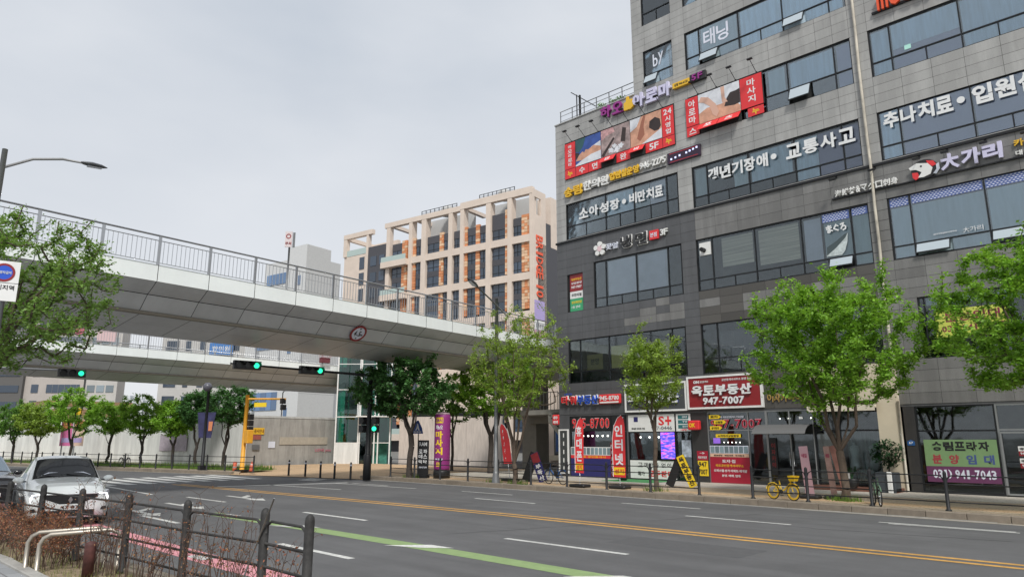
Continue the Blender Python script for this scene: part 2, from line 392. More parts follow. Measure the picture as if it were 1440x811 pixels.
# ================================================================== THE GROUND
def ipt(path, x):
    for (xa, ya), (xb, yb) in zip(path, path[1:]):
        if min(xa, xb) <= x <= max(xa, xb): return ya + (yb - ya) * (x - xa) / (xb - xa)
    return path[0][1] if abs(x - path[0][0]) < abs(x - path[-1][0]) else path[-1][1]
KF = [(30, 22.0), (-3.6, 22.45), (-12, 22.9), (-30, 23.15), (-34.0, 22.9), (-43.5, 20.3), (-57, 17.0), (-77, 13.3), (-120, 2.5)]     # far kerb
KN = [(30, 4.62), (-4, 4.6), (-14, 4.25), (-20, 3.9), (-40, 2.6), (-77, -2.0), (-120, -12)]                          # near kerb
struct('ground', MB().slab([(-1500, -1500), (1500, -1500), (1500, 1500), (-1500, 1500)], -.6, -.012), mat('far ground', (.16, .16, .15), .9, var=.1, scale=.05))
rd = MB(); top = [(x, y + .3) for x, y in KF]; bot = [(x, y - .25) for x, y in KN]
xs = [30, 10, -3.6, -12, -20, -30, -34, -43.5, -57, -77, -120]
for xa, xb in zip(xs, xs[1:]):
    rd.add([(xa, ipt(KN, xa) - .25, 0), (xa, ipt(KF, xa) + .3, 0), (xb, ipt(KF, xb) + .3, 0), (xb, ipt(KN, xb) - .25, 0)], [(0, 1, 2, 3)])
road = struct('road', rd, asphalt)
side_road = struct('side_road', MB().slab([(-33.4, 23), (-33.4, 90), (-52.5, 90), (-52.5, 20)], -.01, .004), mat('old asphalt', (.10, .10, .10), .9, var=.15, scale=.8, det=8))
def strip(path, wd, z=.004):
    m = MB()
    P = [Vector((x, y, 0)) for x, y in path]; vs = []
    for i, p in enumerate(P):
        d = (P[min(i + 1, len(P) - 1)] - P[max(i - 1, 0)]).normalized(); nn = Vector((-d.y, d.x, 0)) * wd / 2
        vs += [(p.x + nn.x, p.y + nn.y, z), (p.x - nn.x, p.y - nn.y, z)]
    m.add(vs, [(2 * i, 2 * i + 1, 2 * i + 3, 2 * i + 2) for i in range(len(P) - 1)]); return m
def mark(name, m, mt): return part(name, m, mt, road)
YL = [(30, 15.1), (-3, 15.1), (-15, 15.1), (-22, 14.85), (-31, 14.4), (-36.5, 14.1)]
for d in (.20, -.20): mark('yellow_centre_line', strip([(x, y + d) for x, y in YL], .17), paint_y)
for k in range(-2, 2): mark('lane_dash', strip([(-14.7 + 8.2 * k - .1, 20.6), (-11.8 + 8.2 * k, 20.6)], .12), paint_w)
mark('lane_dash', strip([(-6.3, 20.4), (-3.5, 20.45)], .12), paint_w); mark('lane_dash', strip([(2, 20.4), (5, 20.45)], .12), paint_w)
for k in range(-1, 2): mark('lane_dash', strip([(-11.05 + 8.8 * k, 18.45), (-8.0 + 8.8 * k, 18.4)], .12), paint_w)
mark('lane_line', strip([(-27.5, 17.6), (-33, 17.0)], .13), paint_w); mark('lane_line', strip([(-25.7, 20.3), (-31.6, 19.9)], .13), paint_w)
mark('stop_line', strip([(-33.3, 14.7), (-31.6, 20.6)], .35), paint_w)
for k in range(-1, 3): mark('lane_dash', strip([(-11.4 - 8.35 * k, 11.52 - .12 * k), (-8.2 - 8.35 * k, 11.55 - .12 * k)], .15), paint_w)
mark('lane_line', strip([(-30.3, 10.8), (-37.4, 11.2)], .15), paint_w)
for k in range(-1, 2): mark('lane_dash', strip([(-14.2 - 8 * k, 7.68), (-11.5 - 8 * k, 7.66)], .15), paint_w)
mark('green_guide_line', strip([(20, 9.35), (-7, 9.4), (-12, 9.45), (-17, 9.4), (-21.5, 9.3)], .48, .003), paint_g)
for cx, cy in ((-11.7, 9.45), (-16.6, 9.4), (-6.9, 9.42), (-20.6, 9.3)):
    mark('white_arrowhead', MB().add([(cx - .75, cy - .42, .008), (cx + .05, cy - .1, .008), (cx + .6, cy + .32, .008), (cx - .1, cy + .3, .008)], [(0, 1, 2, 3)]), paint_w)
for k, (mx_, my_) in enumerate(()):
    mark('manhole_cover', MB().lathe(mx_, my_, [(.36, .001), (.36, .006), (.3, .007)], 20), mat('iron manhole cover', (.055, .05, .046), .6, metal=.3, var=.3, scale=30))
tar = mat('tar crack filler', (.045, .045, .047), .6)
rgt = random.Random(5)
for k in range(7):
    x0_, y0_ = rgt.uniform(-26, -2), rgt.uniform(7, 20); pth = [(x0_, y0_)]
    for q in range(14): pth.append((pth[-1][0] + rgt.uniform(.25, .5) * (1 if k % 3 else .25), pth[-1][1] + rgt.uniform(-.12, .12) + (0 if k % 3 else .28)))
    mark('tar_seam', strip(pth, .035, .002), tar)
for (xa, xb, ya, yb) in ((-9.5, -6.5, 12.6, 13.8), (-22.5, -18.2, 15.9, 17.0)): mark('road_patch', MB().add([(xa, ya, .0018), (xb, ya, .0018), (xb, yb, .0018), (xa, yb, .0018)], [(0, 1, 2, 3)]), mat('newer asphalt patch', (.088, .088, .09), .85, var=.12, scale=5, det=8))
mark('pink_guide_line', strip([(-8, 6.0), (-12, 5.82), (-16.7, 5.85), (-21.5, 5.9), (-30, 5.6)], .55, .003), paint_k)
for cx in (-13.6, -18.9, -23): mark('white_patch', MB().add([(cx - .3, 5.66, .008), (cx + .35, 5.66, .008), (cx + .3, 6.06, .008), (cx - .4, 6.06, .008)], [(0, 1, 2, 3)]), paint_w)
mark('yellow_edge_line', strip([(x, ipt(KN, x) + .35) for x in (20, 5, -4, -14, -20, -40)], .12), paint_y)
for k in range(14):                                                  # turning arrows near the crossing
    if k % 3: continue
for (ax, ay) in ((-23.2, 8.0), (-24.4, 9.75), (-26, 12.6)):
    mark('turn_arrow', MB().add([(ax - 1.6, ay - .09, .004), (ax + .6, ay - .09, .004), (ax + .6, ay + .09, .004), (ax - 1.6, ay + .09, .004)], [(0, 1, 2, 3)]).add([(ax + .6, ay - .35, .004), (ax + 1.5, ay, .004), (ax + .6, ay + .35, .004)], [(0, 1, 2)]).add([(ax - .6, ay + .09, .004), (ax - .2, ay + .09, .004), (ax - .9, ay + .65, .004), (ax - 1.3, ay + .65, .004)], [(0, 1, 2, 3)]), paint_w)
for k in range(15):                                                   # zebra bars, skewed across the road
    y = 9.6 + k * .95; dx = -.25 * (y - 13)
    if y > ipt(KF, -42) - .8: break
    mark('crossing_bar', strip([(-44.2 + dx * .3, y - .05), (-37.8 + dx * .3, y + .05)], .5), paint_w)
for k in range(6): mark('crossing_bar', strip([(-36.8 + .5 * k, 21.5 + k * .0 - .55 * k - .1), (-35.2 + .5 * k, 21.5 - .55 * k)], .3, .006), paint_w) if k < 3 else None

# pavements, kerbs, gutter
pv_far = paver('tan pavers', (.43, .34, .235), (.37, .30, .22), (.22, .18, .13), .42, .21)
pv_org = paver('ochre blocks', (.52, .36, .21), (.47, .33, .20), (.30, .20, .12), .3, .3)
pv_lt = paver('pale pavers', (.46, .43, .37), (.42, .38, .33), (.26, .24, .2), .6, .3)
pv_gr = paver('grey granite pavers', (.30, .31, .32), (.26, .27, .28), (.15, .15, .15), .6, .3)
sw = struct('pavement', MB().slab([(30, ipt(KF, 30) + .2), (-3.6, 22.65), (-12, 23.1), (-30, 23.35), (-33.4, 23.1), (-33.4, 60), (-26.3, 60), (-26.3, 31.1), (30, 31.1)], -.3, .15), pv_far)
struct('pavement_strip', MB().slab([(30, 24.6), (-4, 24.9), (-12, 25.3), (-30, 25.5), (-33, 25.5), (-33, 24.6), (-12, 24.4), (-4, 24.1), (30, 23.7)], .152, .156), pv_org)
struct('shop_terrace', MB().slab([(-26.2, 27.9), (2, 27.6), (2, 31.0), (-26.2, 31.0)], .152, .158), pv_lt)
struct('plaza', MB().slab([(-33.2, 26.8), (-26.4, 26.8), (-26.4, 55), (-33.2, 55)], .152, .157), pv_lt)
struct('crossing_apron', MB().add([(-33.4, 22.7, .03), (-43.8, 20.0, .03), (-53.4, 24.5, .16), (-54.0, 36, .16), (-33.4, 36, .16)], [(0, 4, 3, 2, 1)]), pv_org)
struct('left_pavement', MB().slab([(-43.5, 20.5), (-57, 17.2), (-77, 13.5), (-120, 2.7), (-120, 14), (-90, 19.3), (-53.4, 26)], -.3, .15), pv_far)
struct('planting_strip', MB().slab([(-44.5, 21.8), (-57, 19.0), (-77, 15.4), (-110, 7), (-110, 9), (-77, 17.3), (-57, 20.9), (-45, 23.5)], .15, .20), mat('weedy verge', (.12, .16, .05), .95, var=.4, scale=2, det=8, bump=.8, bscale=12))
nw = struct('near_pavement', MB().slab([(30, 3.0), (-12.6, 3.0), (-14.8, 2.95), (-40, 1.2), (-77, -4.5), (-77, -20), (30, -20)], -.3, .15), pv_gr)
struct('planting_bed', MB().slab([(30, 4.5), (-4, 4.46), (-14, 4.1), (-20, 3.75), (-40, 2.45), (-77, -2.2), (-77, -4.5), (-40, 1.2), (-14.8, 2.95), (-12.6, 3.0), (30, 3.0)], -.3, .13), soil_m)
edge = struct('bed_edging', MB().box(-.01, .01, 0, .01, -.2, -.19), conc)
st = MB().bbox(-.495, .495, 0, .18, -.1, .19, .012).mesh('edging_stone'); st.materials.append(conc)
for k in range(-2, 24):
    x = -10.0 - k * 1.0; y = 2.9 if x > -14.8 else 2.9 - (-14.8 - x) * .07
    o = link('edging_stone', st, edge); o.location = (x, y, .0); o.rotation_euler = (0, 0, 0 if x > -14.8 else .07)
def kerb_run(name, path, x0, x1, side):
    root = struct(name, MB().slab([(x, y + .02) for x, y in ((x0, ipt(path, x0)), (x1, ipt(path, x1)))] + [(x1, ipt(path, x1) + side * .1), (x0, ipt(path, x0) + side * .1)][::1], -.2, .02), conc)
    me = MB().bbox(-.494, .494, min(0, side * .30), max(0, side * .30), -.1, .20, .016).mesh('kerb_stone'); me.materials.append(kerb_m)
    x = x0
    while x > x1 + .5:
        y = ipt(path, x - .5); a = math.atan2(ipt(path, x) - ipt(path, x - 1), 1)
        o = link('kerb_stone', me, root); o.location = (x - .5, y, random.uniform(-.004, .004)); o.rotation_euler = (0, 0, a); x -= math.cos(a)
    return root
kerb_run('far_kerb', KF, 3.0, -34.0, 1); kerb_run('left_kerb', KF, -44.0, -90, 1)
kerb_run('near_kerb', [(x, y) for x, y in KN], -2, -34, -1)
struct('gutter', strip([(x, ipt(KF, x) - .14) for x in (20, -3.6, -12, -30, -34)], .26, .003), gutter_m)
struct('left_gutter', strip([(x, ipt(KF, x) - .14) for x in (-43.5, -57, -77, -100)], .26, .003), gutter_m)
tw = MB().box(-20.9 - .9, -18.9, 28.7, 30.9, .158, .172); struct('green_mat', tw, mat('green turf mat', (.05, .22, .07), .95, var=.15, scale=20))

# ================================================================== MAIN SHOP BUILDING (street wall in the plane y = 31)
FY = 31.0; XL, XR, XT = -26.4, 1.6, -20.55; ZT, ZLOW = 31.5, 21.1
F0 = fr((0, FY, 0))
B = E('shop_building', 'tall grey granite commercial block covered in shop signs on the right', 'building', (-13, 31, 0.15))
core = MB()
core.box(XL + .02, XR - .02, 36, 46, -.2, ZLOW).box(XT + .02, XR - .02, 36, 46, ZLOW, ZT)
core.box(XL, XL + .3, 31.32, 36, -.2, ZLOW).box(XR - .3, XR, 31.32, 36, -.2, ZT).box(XT, XT + .3, 31.32, 36, ZLOW, ZT)
part('rear_mass', core, granite_l, B)
back = MB(); back.box(XL + .3, XT + .3, 33.2, 33.3, .1, ZLOW - .5).box(XT + .3, XR - .3, 33.2, 33.3, .1, ZT - .3); part('interior_wall', back, room_in, B)
fl = MB()
for z in (3.6, 8.3, 12.6, 16.6, 20.5, 24.3, 28.1): fl.box(XL + .31 if z < 21 else XT + .31, XR - .31, 31.3, 33.2, z, z + .3)
fl.box(XL + .31, XR - .31, 31.3, 36, 0, .14)
for x in (-26.0, -21.78, -17.6, -14.25, -12.15, -8.6, -3): fl.box(x - .08, x + .08, 31.3, 33.2, .14, 3.6)
for x in (-17.65, -8.65, -.5): fl.box(x - .3, x + .3, 31.3, 33.2, 3.9, 28)
part('floor_slab', fl, room_in, B)
part('roof_deck', MB().box(XL + .31, XT, 31.3, 36, ZLOW - .5, ZLOW - .2).box(XT, XR, 31.3, 46, ZT - .1, ZT), conc, B)

ROWS = [(5.22, 7.66), (9.32, 11.95), (13.65, 15.82), (17.5, 19.72), (21.33, 23.48), (25.1, 27.3)]
# windows: column edges, mullions
WIN = []
for i, (z0, z1) in enumerate(ROWS):
    if i < 4: WIN.append((i, -25.65 if i != 1 else -23.7, -18.1, z0, z1))
    else: WIN.append((i, -19.85, -18.0, z0, z1))
    WIN.append((i, -17.22, -9.04, z0, z1)); WIN.append((i, -8.28 if i else -7.62, -.9, z0, z1))
WIN.append((9, -25.58, -24.5, 9.28, 11.63))            # small poster window
GX = [-26.4, -25.65, -24.58, -23.7, -22.73, -21.73, -20.72, -19.71, -18.9, -18.05, -17.2, -16.1, -14.92, -13.8, -12.75, -11.7, -10.5, -9.75, -9.04, -8.29, -7.18, -6.04, -4.88, -3.65, -2.5, -1.4, -.3, .7, 1.6]
zb = [3.48, 3.92, 4.36, 4.8, 5.22]
def sub(a, b, h=.44):
    n = max(1, round((b - a) / h)); return [a + (b - a) * i / n for i in range(n + 1)]
ZZ = sub(3.48, 5.22) + sub(5.22, 7.66)[1:] + sub(7.66, 9.3)[1:] + sub(9.3, 11.96)[1:] + sub(11.96, 13.5)[1:] + [13.64] + sub(13.64, 15.83)[1:] + sub(15.83, 17.5)[1:] + sub(17.5, 19.73)[1:] + sub(19.73, 21.1)[1:] + [21.33] + sub(21.33, 23.49)[1:] + sub(23.49, 25.1)[1:] + sub(25.1, 27.3)[1:] + sub(27.3, ZT)[1:]
rects = []
for z0, z1 in zip(ZZ, ZZ[1:]):
    for x0, x1 in zip(GX, GX[1:]):
        spans = [(x0, x1)]
        if (z0 + z1) / 2 > ZLOW and x1 <= XT: continue
        if (z0 + z1) / 2 > ZLOW: spans = [(max(x0, XT), x1)]
        for (i, wx0, wx1, wz0, wz1) in WIN:
            if wz0 < (z0 + z1) / 2 < wz1:
                ns = []
                for a, b in spans:
                    if wx1 <= a or wx0 >= b: ns.append((a, b)); continue
                    if wx0 > a: ns.append((a, wx0))
                    if wx1 < b: ns.append((wx1, b))
                spans = ns
        for a, b in spans:
            if b - a > .08: rects.append((a, b, z0, z1))
def zone(a, b, z0, z1):
    z = (z0 + z1) / 2; x = (a + b) / 2
    if z > 13.5: return granite_l
    if x > -17.3:
        if z < 9.4 and x < -9: return granite_b if random.random() < .75 else granite_m
        return granite_m
    if -21.8 < x < -18 and 8.0 < z < 9.3: return granite_m if random.random() < .6 else granite_d
    return granite_d
shared = {}
rects.sort(key=lambda r: ((r[0] + r[1]) / 2) ** 2 + 31 ** 2 + ((r[2] + r[3]) / 2 - 2) ** 2 + (500 if r[2] > 22 else 0))
rest = {}
for n, (a, b, z0, z1) in enumerate(rects):
    m = zone(a, b, z0, z1)
    if n < 298:
        k = (round(b - a, 2), round(z1 - z0, 2), m.name)
        if k not in shared:
            me = MB().box(-(b - a) / 2 + .006, (b - a) / 2 - .006, 0, .22, -(z1 - z0) / 2 + .006, (z1 - z0) / 2 - .006).mesh('stone_panel'); me.materials.append(m); shared[k] = me
        o = link('stone_panel', shared[k], B); o.location = ((a + b) / 2 + 13, random.uniform(-.0015, .0015), (z0 + z1) / 2 - .15)
    else:
        rest.setdefault(m.name, MB()).box(a + .006, b - .006, FY, FY + .22, z0 + .006, z1 - .006)
for k, mb in rest.items(): part('stone_cladding', mb, MATS[k], B, kind='stuff')
# dark backing seen in the joints
bk = MB()
for (a, b, z0, z1) in rects: bk.box(a, b, FY + .008, FY + .3, z0, z1)
bkp = part('cladding_joint', bk, joint, B, kind='stuff')
part('string_course', MB().box(XL - .05, XR, FY - .07, FY + .05, 13.47, 13.58), black_m, B)
part('parapet_cap', MB().box(XL - .04, XT, FY - .05, FY + .4, ZLOW + .004, ZLOW + .07), granite_l, B)

def window(x0, x1, z0, z1, mull, tr, gm=glass_b, blinds=(), split=True, opens=(), label=None):
    """aluminium window: frame mesh with pane and blind sub-parts. tr = transom height; opens = bays whose lower sash is tilted out"""
    f = MB(); w_ = .045; y0, y1 = FY + .06, FY + .16
    f.box(x0, x1, y0, y1, z0, z0 + w_).box(x0, x1, y0, y1, z1 - w_, z1)
    xsx = [x0] + list(mull) + [x1]
    for i, x in enumerate(xsx):
        a, b = (x, x + w_) if i == 0 else ((x - w_, x) if i == len(xsx) - 1 else (x - w_ / 2, x + w_ / 2)); f.box(a, b, y0 - .002, y1 - .002, z0 + w_, z1 - w_)
    if tr: f.box(x0 + w_, x1 - w_, y0 + .003, y1 - .006, tr - .025, tr + .025)
    win = part('window', f, frame_d, B, label)
    for i, (a, b) in enumerate(zip(xsx, xsx[1:])):
        part('pane', MB().box(a + .03, b - .03, FY + .105, FY + .113, (tr or z0) + .02, z1 - .03), gm, win)
        if tr:
            cells = [(a, b)] if not split or b - a < 1.3 else [(a, (a + b) / 2), ((a + b) / 2, b)]
            for j, (c, d) in enumerate(cells):
                if (i, j) in opens:
                    M = Matrix.Translation((0, FY + .08, tr - .02)) @ Matrix.Rotation(R(-26), 4, 'X') @ Matrix.Translation((0, -FY - .08, -tr + .02))
                    sa = MB(); sa.box(c + .04, d - .04, FY + .07, FY + .10, z0 + .03, tr - .03)
                    q = part('open_sash', sa, frame_d, win, M=M)
                    part('sash_glass', MB().box(c + .08, d - .08, FY + .055, FY + .069, z0 + .08, tr - .07), glass_open, win, M=M)
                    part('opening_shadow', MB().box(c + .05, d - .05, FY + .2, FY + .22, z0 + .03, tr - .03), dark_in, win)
                else:
                    part('lower_pane', MB().box(c + .03, d - .03, FY + .105, FY + .113, z0 + .03, tr - .02), gm, win)
                    if len(cells) > 1 and j == 0: part('sash_bar', MB().box(d - .018, d + .018, FY + .07, FY + .14, z0 + w_, tr - .026), frame_d, win)
    for (a, b, za, zb_, bm) in blinds:
        part('blind', MB().box(a, b, FY + .15, FY + .165, za, zb_), bm, win)
    return win
ML, MM, MR_ = (-22.8, -20.86, -18.78), (-16.42, -14.2, -11.95, -9.8), (-7.47, -4.87, -2.4)
# 7F, 6F
window(-19.85, -18.0, 25.1, 27.3, (), 25.85, blinds=[(-19.8, -18.5, 25.2, 27.2, blind_bl)], opens=())
window(-17.22, -9.04, 25.1, 27.3, MM, 25.85, blinds=[(-17, -9.2, 25.2, 27.2, blind_gr)])
window(-8.28, -.9, 25.1, 27.3, MR_, 25.85, blinds=[(-8, -1, 25.2, 27.2, blind_bl)])
w6 = window(-19.85, -18.0, 21.33, 23.48, (), 22.0, blinds=[(-19.8, -18.3, 21.4, 23.4, blind_bl)], opens=[(0, 0)])
letters(w6, 'by', fr((0, FY + .1, 0)), -19.3, -18.6, 22.75, .75, blind_lt, .004, .01, 'window_lettering')
w6m = window(-17.22, -9.04, 21.33, 23.48, MM, 22.0, blinds=[(-17.1, -16.5, 21.5, 23.4, blind_bl), (-16.3, -14.3, 21.5, 23.4, blind_gr), (-14.1, -9.2, 21.4, 23.4, blind_bl)], opens=[(1, 0), (3, 0)])
letters(w6m, '태닝', fr((0, FY + .1, 0)), -16.2, -14.7, 22.75, .95, blind_lt, .004, .02, 'window_lettering')
w6r = window(-8.28, -.9, 21.33, 23.48, MR_, 22.0, blinds=[(-8, -1, 21.4, 23.4, blind_bl)])
# 5F
window(-17.22, -9.04, 17.5, 19.72, MM, 18.3, blinds=[(-11.85, -9.86, 18.3, 19.6, blind_bl), (-12.9, -12.1, 18.3, 19.6, blind_gr), (-9.7, -9.1, 17.6, 19.6, blind_na)], opens=[(3, 0)])
wr = window(-8.28, -.9, 17.5, 19.72, MR_, 18.15, blinds=[(-8.2, -7.5, 17.6, 19.6, blind_bl), (-7.4, -4.9, 18.5, 19.65, blind_bl), (-7.4, -4.9, 17.6, 18.49, blind_na), (-4.8, -1, 17.6, 19.6, blind_bl)], split=True)
part('paper_note', MB().box(-6.95, -6.7, FY + .095, FY + .1, 18.3, 18.5), mat('mint paper', (.45, .8, .7), .8), wr)
# 4F
w4 = window(-25.65, -18.1, 13.65, 15.82, ML, 14.45, glass_d, [(-25.5, -24.9, 14.5, 15.7, blind_gr), (-22.7, -20.95, 14.4, 15.7, blind_bl), (-20.8, -19.9, 14.4, 15.7, blind_gr), (-19.85, -18.9, 14.4, 15.7, blind_lt), (-24.4, -23.2, 14.4, 15.6, mat('dark green curtain', (.05, .09, .08), .8, var=.2, stretch=(8, 1, .5)))])
letters(w4, '소아성장', F0, -24.7, -21.75, 15.02, .62, white_l, .008, .035, 'window_lettering'); letters(w4, '·', F0, -21.75, -21.2, 15.1, .9, white_l, .008, .06, 'window_lettering'); letters(w4, '비만치료', F0, -21.15, -18.95, 15.08, .62, white_l, .008, .035, 'window_lettering')
w4m = window(-17.22, -9.04, 13.65, 15.82, MM, 14.2, glass_d, [(-16.3, -15.4, 14.3, 15.7, dark_in), (-14.1, -12.1, 14.2, 15.7, blind_bl), (-11.9, -10.9, 13.7, 15.7, blind_bl), (-10.88, -9.85, 13.7, 15.7, blind_na), (-9.75, -9.1, 13.7, 15.7, blind_na), (-15.0, -14.3, 14.2, 15.7, blind_gr), (-17.1, -16.5, 14.2, 15.7, blind_gr)])
letters(w4m, '갱년기장애', F0, -16.35, -13.15, 15.15, .68, white_l, .008, .035, 'window_lettering'); letters(w4m, '·', F0, -13.2, -12.6, 15.25, 1.0, white_l, .008, .06, 'window_lettering'); letters(w4m, '교통사고', F0, -12.35, -9.2, 15.2, .70, white_l, .008, .035, 'window_lettering')
w4r = window(-8.28, -.9, 13.65, 15.92, MR_, 14.27, glass_b, [(-8.2, -7.5, 13.7, 15.8, blind_bl), (-7.4, -4.9, 13.7, 15.85, blind_na), (-4.8, -1, 13.7, 15.85, blind_na)])
letters(w4r, '추나치료', F0, -8.1, -5.45, 15.35, .72, white_l, .008, .04, 'window_lettering'); letters(w4r, '·', F0, -5.45, -4.95, 15.4, 1.0, white_l, .008, .06, 'window_lettering'); letters(w4r, '입원실', F0, -4.85, -2.6, 15.35, .78, white_l, .008, .04, 'window_lettering')
# 3F
window(-23.7, -18.1, 9.32, 11.95, (-22.9, -20.88, -18.9), 9.85, glass_d, [(-22.8, -20.95, 9.9, 11.85, blind_lt), (-20.8, -19.0, 9.9, 11.85, blind_lt)])
w3 = window(-17.22, -9.04, 9.32, 11.95, (-16.38, -14.17, -11.96, -9.8), 9.85, glass_d, [(-15.9, -14.3, 10.35, 11.8, blind_wa), (-14.0, -12.1, 10.1, 11.8, blind_wa), (-11.85, -11.1, 9.9, 11.8, blind_lt), (-10.98, -9.86, 9.9, 11.8, blind_gr), (-9.75, -9.1, 9.4, 11.8, blind_gr)], opens=[(3, 1)])
w3r = window(-8.28, -.9, 9.32, 12.0, MR_, 9.87, glass_b, [(-8.2, -7.5, 9.4, 11.5, blind_gr), (-7.4, -4.92, 9.4, 11.5, blind_gr), (-4.8, -1, 9.4, 11.5, blind_gr)], opens=[(1, 0), (2, 0)])
scal = mat('navy scale pattern band', (.10, .15, .38), .5)
def lattice(win, x0, x1, z0, z1):
    part('pattern_band', MB().box(x0, x1, FY + .085, FY + .09, z0, z1), scal, win)
    m = MB(); dz = (z1 - z0) / 5; nx = int((x1 - x0) / .13)
    for r_ in range(5):
        for c in range(nx):
            x = x0 + .065 + c * .13 + (.065 if r_ % 2 else 0); z = z0 + (r_ + .5) * dz
            if x + .05 > x1: continue
            m.add([(x - .052, FY + .083, z), (x, FY + .083, z - .3 * dz), (x + .052, FY + .083, z), (x, FY + .083, z + .3 * dz)], [(0, 1, 2, 3)])
    part('scale_pattern', m, blind_lt, win, kind='stuff')
lattice(w3r, -8.22, -7.52, 11.55, 11.93); lattice(w3r, -7.4, -4.92, 11.55, 11.93); lattice(w3r, -4.82, -2.45, 11.55, 11.93); lattice(w3, -11.0, -9.86, 11.5, 11.88); lattice(w3, -9.74, -9.1, 11.55, 11.88)
letters(w3r, '大가리', F0, -5.75, -5.05, 10.05, .2, white_l, .004, .0, 'window_lettering'); line(w3r, '바다가득담은이자카야', F0, -6.75, -5.95, 10.08, .07, white_l, .004)
letters(w3, 'まぐろ', F0, -10.85, -9.98, 11.15, .36, white_l, .006, .045, 'window_lettering', R(14))
fish = MB().prism([(-10.95, 9.95), (-10.9, 10.35), (-10.5, 10.55), (-10.15, 10.78), (-9.98, 10.85), (-10.02, 10.5), (-10.15, 10.1), (-10.3, 9.93)], FY + .075, FY + .08); part('fish_print', fish, mat('silver fish belly', (.50, .56, .56), .4, var=.3, scale=6), w3)
part('fish_print_back', MB().prism([(-10.9, 10.37), (-10.5, 10.57), (-10.15, 10.8), (-9.98, 10.87), (-10.1, 10.66), (-10.5, 10.3), (-10.93, 10.0)], FY + .068, FY + .073), mat('dark fish back', (.06, .085, .09), .4), w3)
part('vent_panel', MB().box(-17.05, -16.45, FY + .03, FY + .1, 11.1, 11.75), white_p, w3)
part('exhaust_pipe', MB().tube([(-16.8, FY + .05, 11.35), (-16.8, FY - .25, 11.35)], .11, 12), black_m, w3)
# poster window
wp = window(-25.58, -24.5, 9.28, 11.63, (), None, glass_d)
part('poster', MB().box(-25.52, -24.56, FY + .09, FY + .095, 10.5, 11.57), crim_s, wp); part('poster', MB().box(-25.52, -24.56, FY + .09, FY + .095, 10.08, 10.49), white_p, wp); part('poster', MB().box(-25.52, -24.56, FY + .09, FY + .095, 9.34, 10.07), green_s, wp)
FP = fr((0, FY + .09, 0))
line(wp, '옥토부동산', FP, -25.42, -24.66, 11.2, .16, yel_l); line(wp, '상담환영', FP, -25.42, -24.66, 10.98, .13, white_l); line(wp, '947-7007', FP, -25.42, -24.66, 10.75, .15, white_l); line(wp, '무한리필', FP, -25.4, -24.68, 10.28, .18, black_p); line(wp, '생선회전문', FP, -25.42, -24.66, 9.85, .15, yel_s); line(wp, '1층 안내', FP, -25.4, -24.8, 9.58, .15, white_l)
# 2F
w2 = window(-25.65, -18.1, 5.22, 7.66, (-24.83, -22.84, -18.88), 5.85, glass_d, [(-22.75, -18.95, 5.9, 7.1, mat('pale yellow banner', (.62, .60, .22), .6, var=.06))], split=False)
line(w2, '송림프라자 분양', fr((0, FY + .2, 0)), -22.6, -19.1, 6.75, .4, black_p); line(w2, '임대문의', fr((0, FY + .2, 0)), -22.6, -20, 6.2, .35, crim_s)
part('inner_notice', MB().box(-24.7, -23.6, FY + .5, FY + .52, 5.95, 6.8), mat('faded yellow notice', (.36, .34, .14), .7), w2); line(w2, '분양', fr((0, FY + .49, 0)), -24.45, -23.85, 6.4, .35, black_p)
window(-17.22, -9.04, 5.22, 7.66, (-16.38, -14.2, -11.95, -9.8), 5.95, glass_d, [(-16.3, -14.3, 6.0, 7.2, mat('dim curtain', (.10, .105, .11), .8, var=.25, stretch=(5, 1, .4)))])
w2r = window(-7.62, -.9, 5.22, 7.66, (-7.42, -4.6, -2.4), 5.85, glass_d, [(-7.35, -1, 7.3, 7.6, blind_gr)])
part('lease_banner', MB().box(-7.1, -4.7, FY + .05, FY + .056, 5.98, 7.05), mat('yellow green banner', (.55, .60, .10), .6, var=.06), w2r)
FL = fr((0, FY + .05, 0)); letters(w2r, '분양임대', FL, -6.8, -4.9, 6.74, .36, mat('maroon print', (.22, .02, .06), .5), .004, .03); letters(w2r, '031)941-7043', FL, -6.9, -4.8, 6.3, .24, MATS['maroon print'], .004, .03)
# pipe down the wall
dp = MB(); pts = [(-8.74, FY - .09, 31)] + [(-8.74 + random.uniform(-.02, .02), FY - .09, 31 - k * 1.6) for k in range(1, 17)] + [(-8.72, FY - .09, 3.7)]; dp.tube(pts, .06, 8)
part('drain_pipe', dp, pipe_m, B)
lp_ = MB().tube([(-8.64, FY - .38, 3.6), (-8.62, FY - .38, .15)], .045, 8); part('lower_drain_pipe', lp_, pipe_m, B)

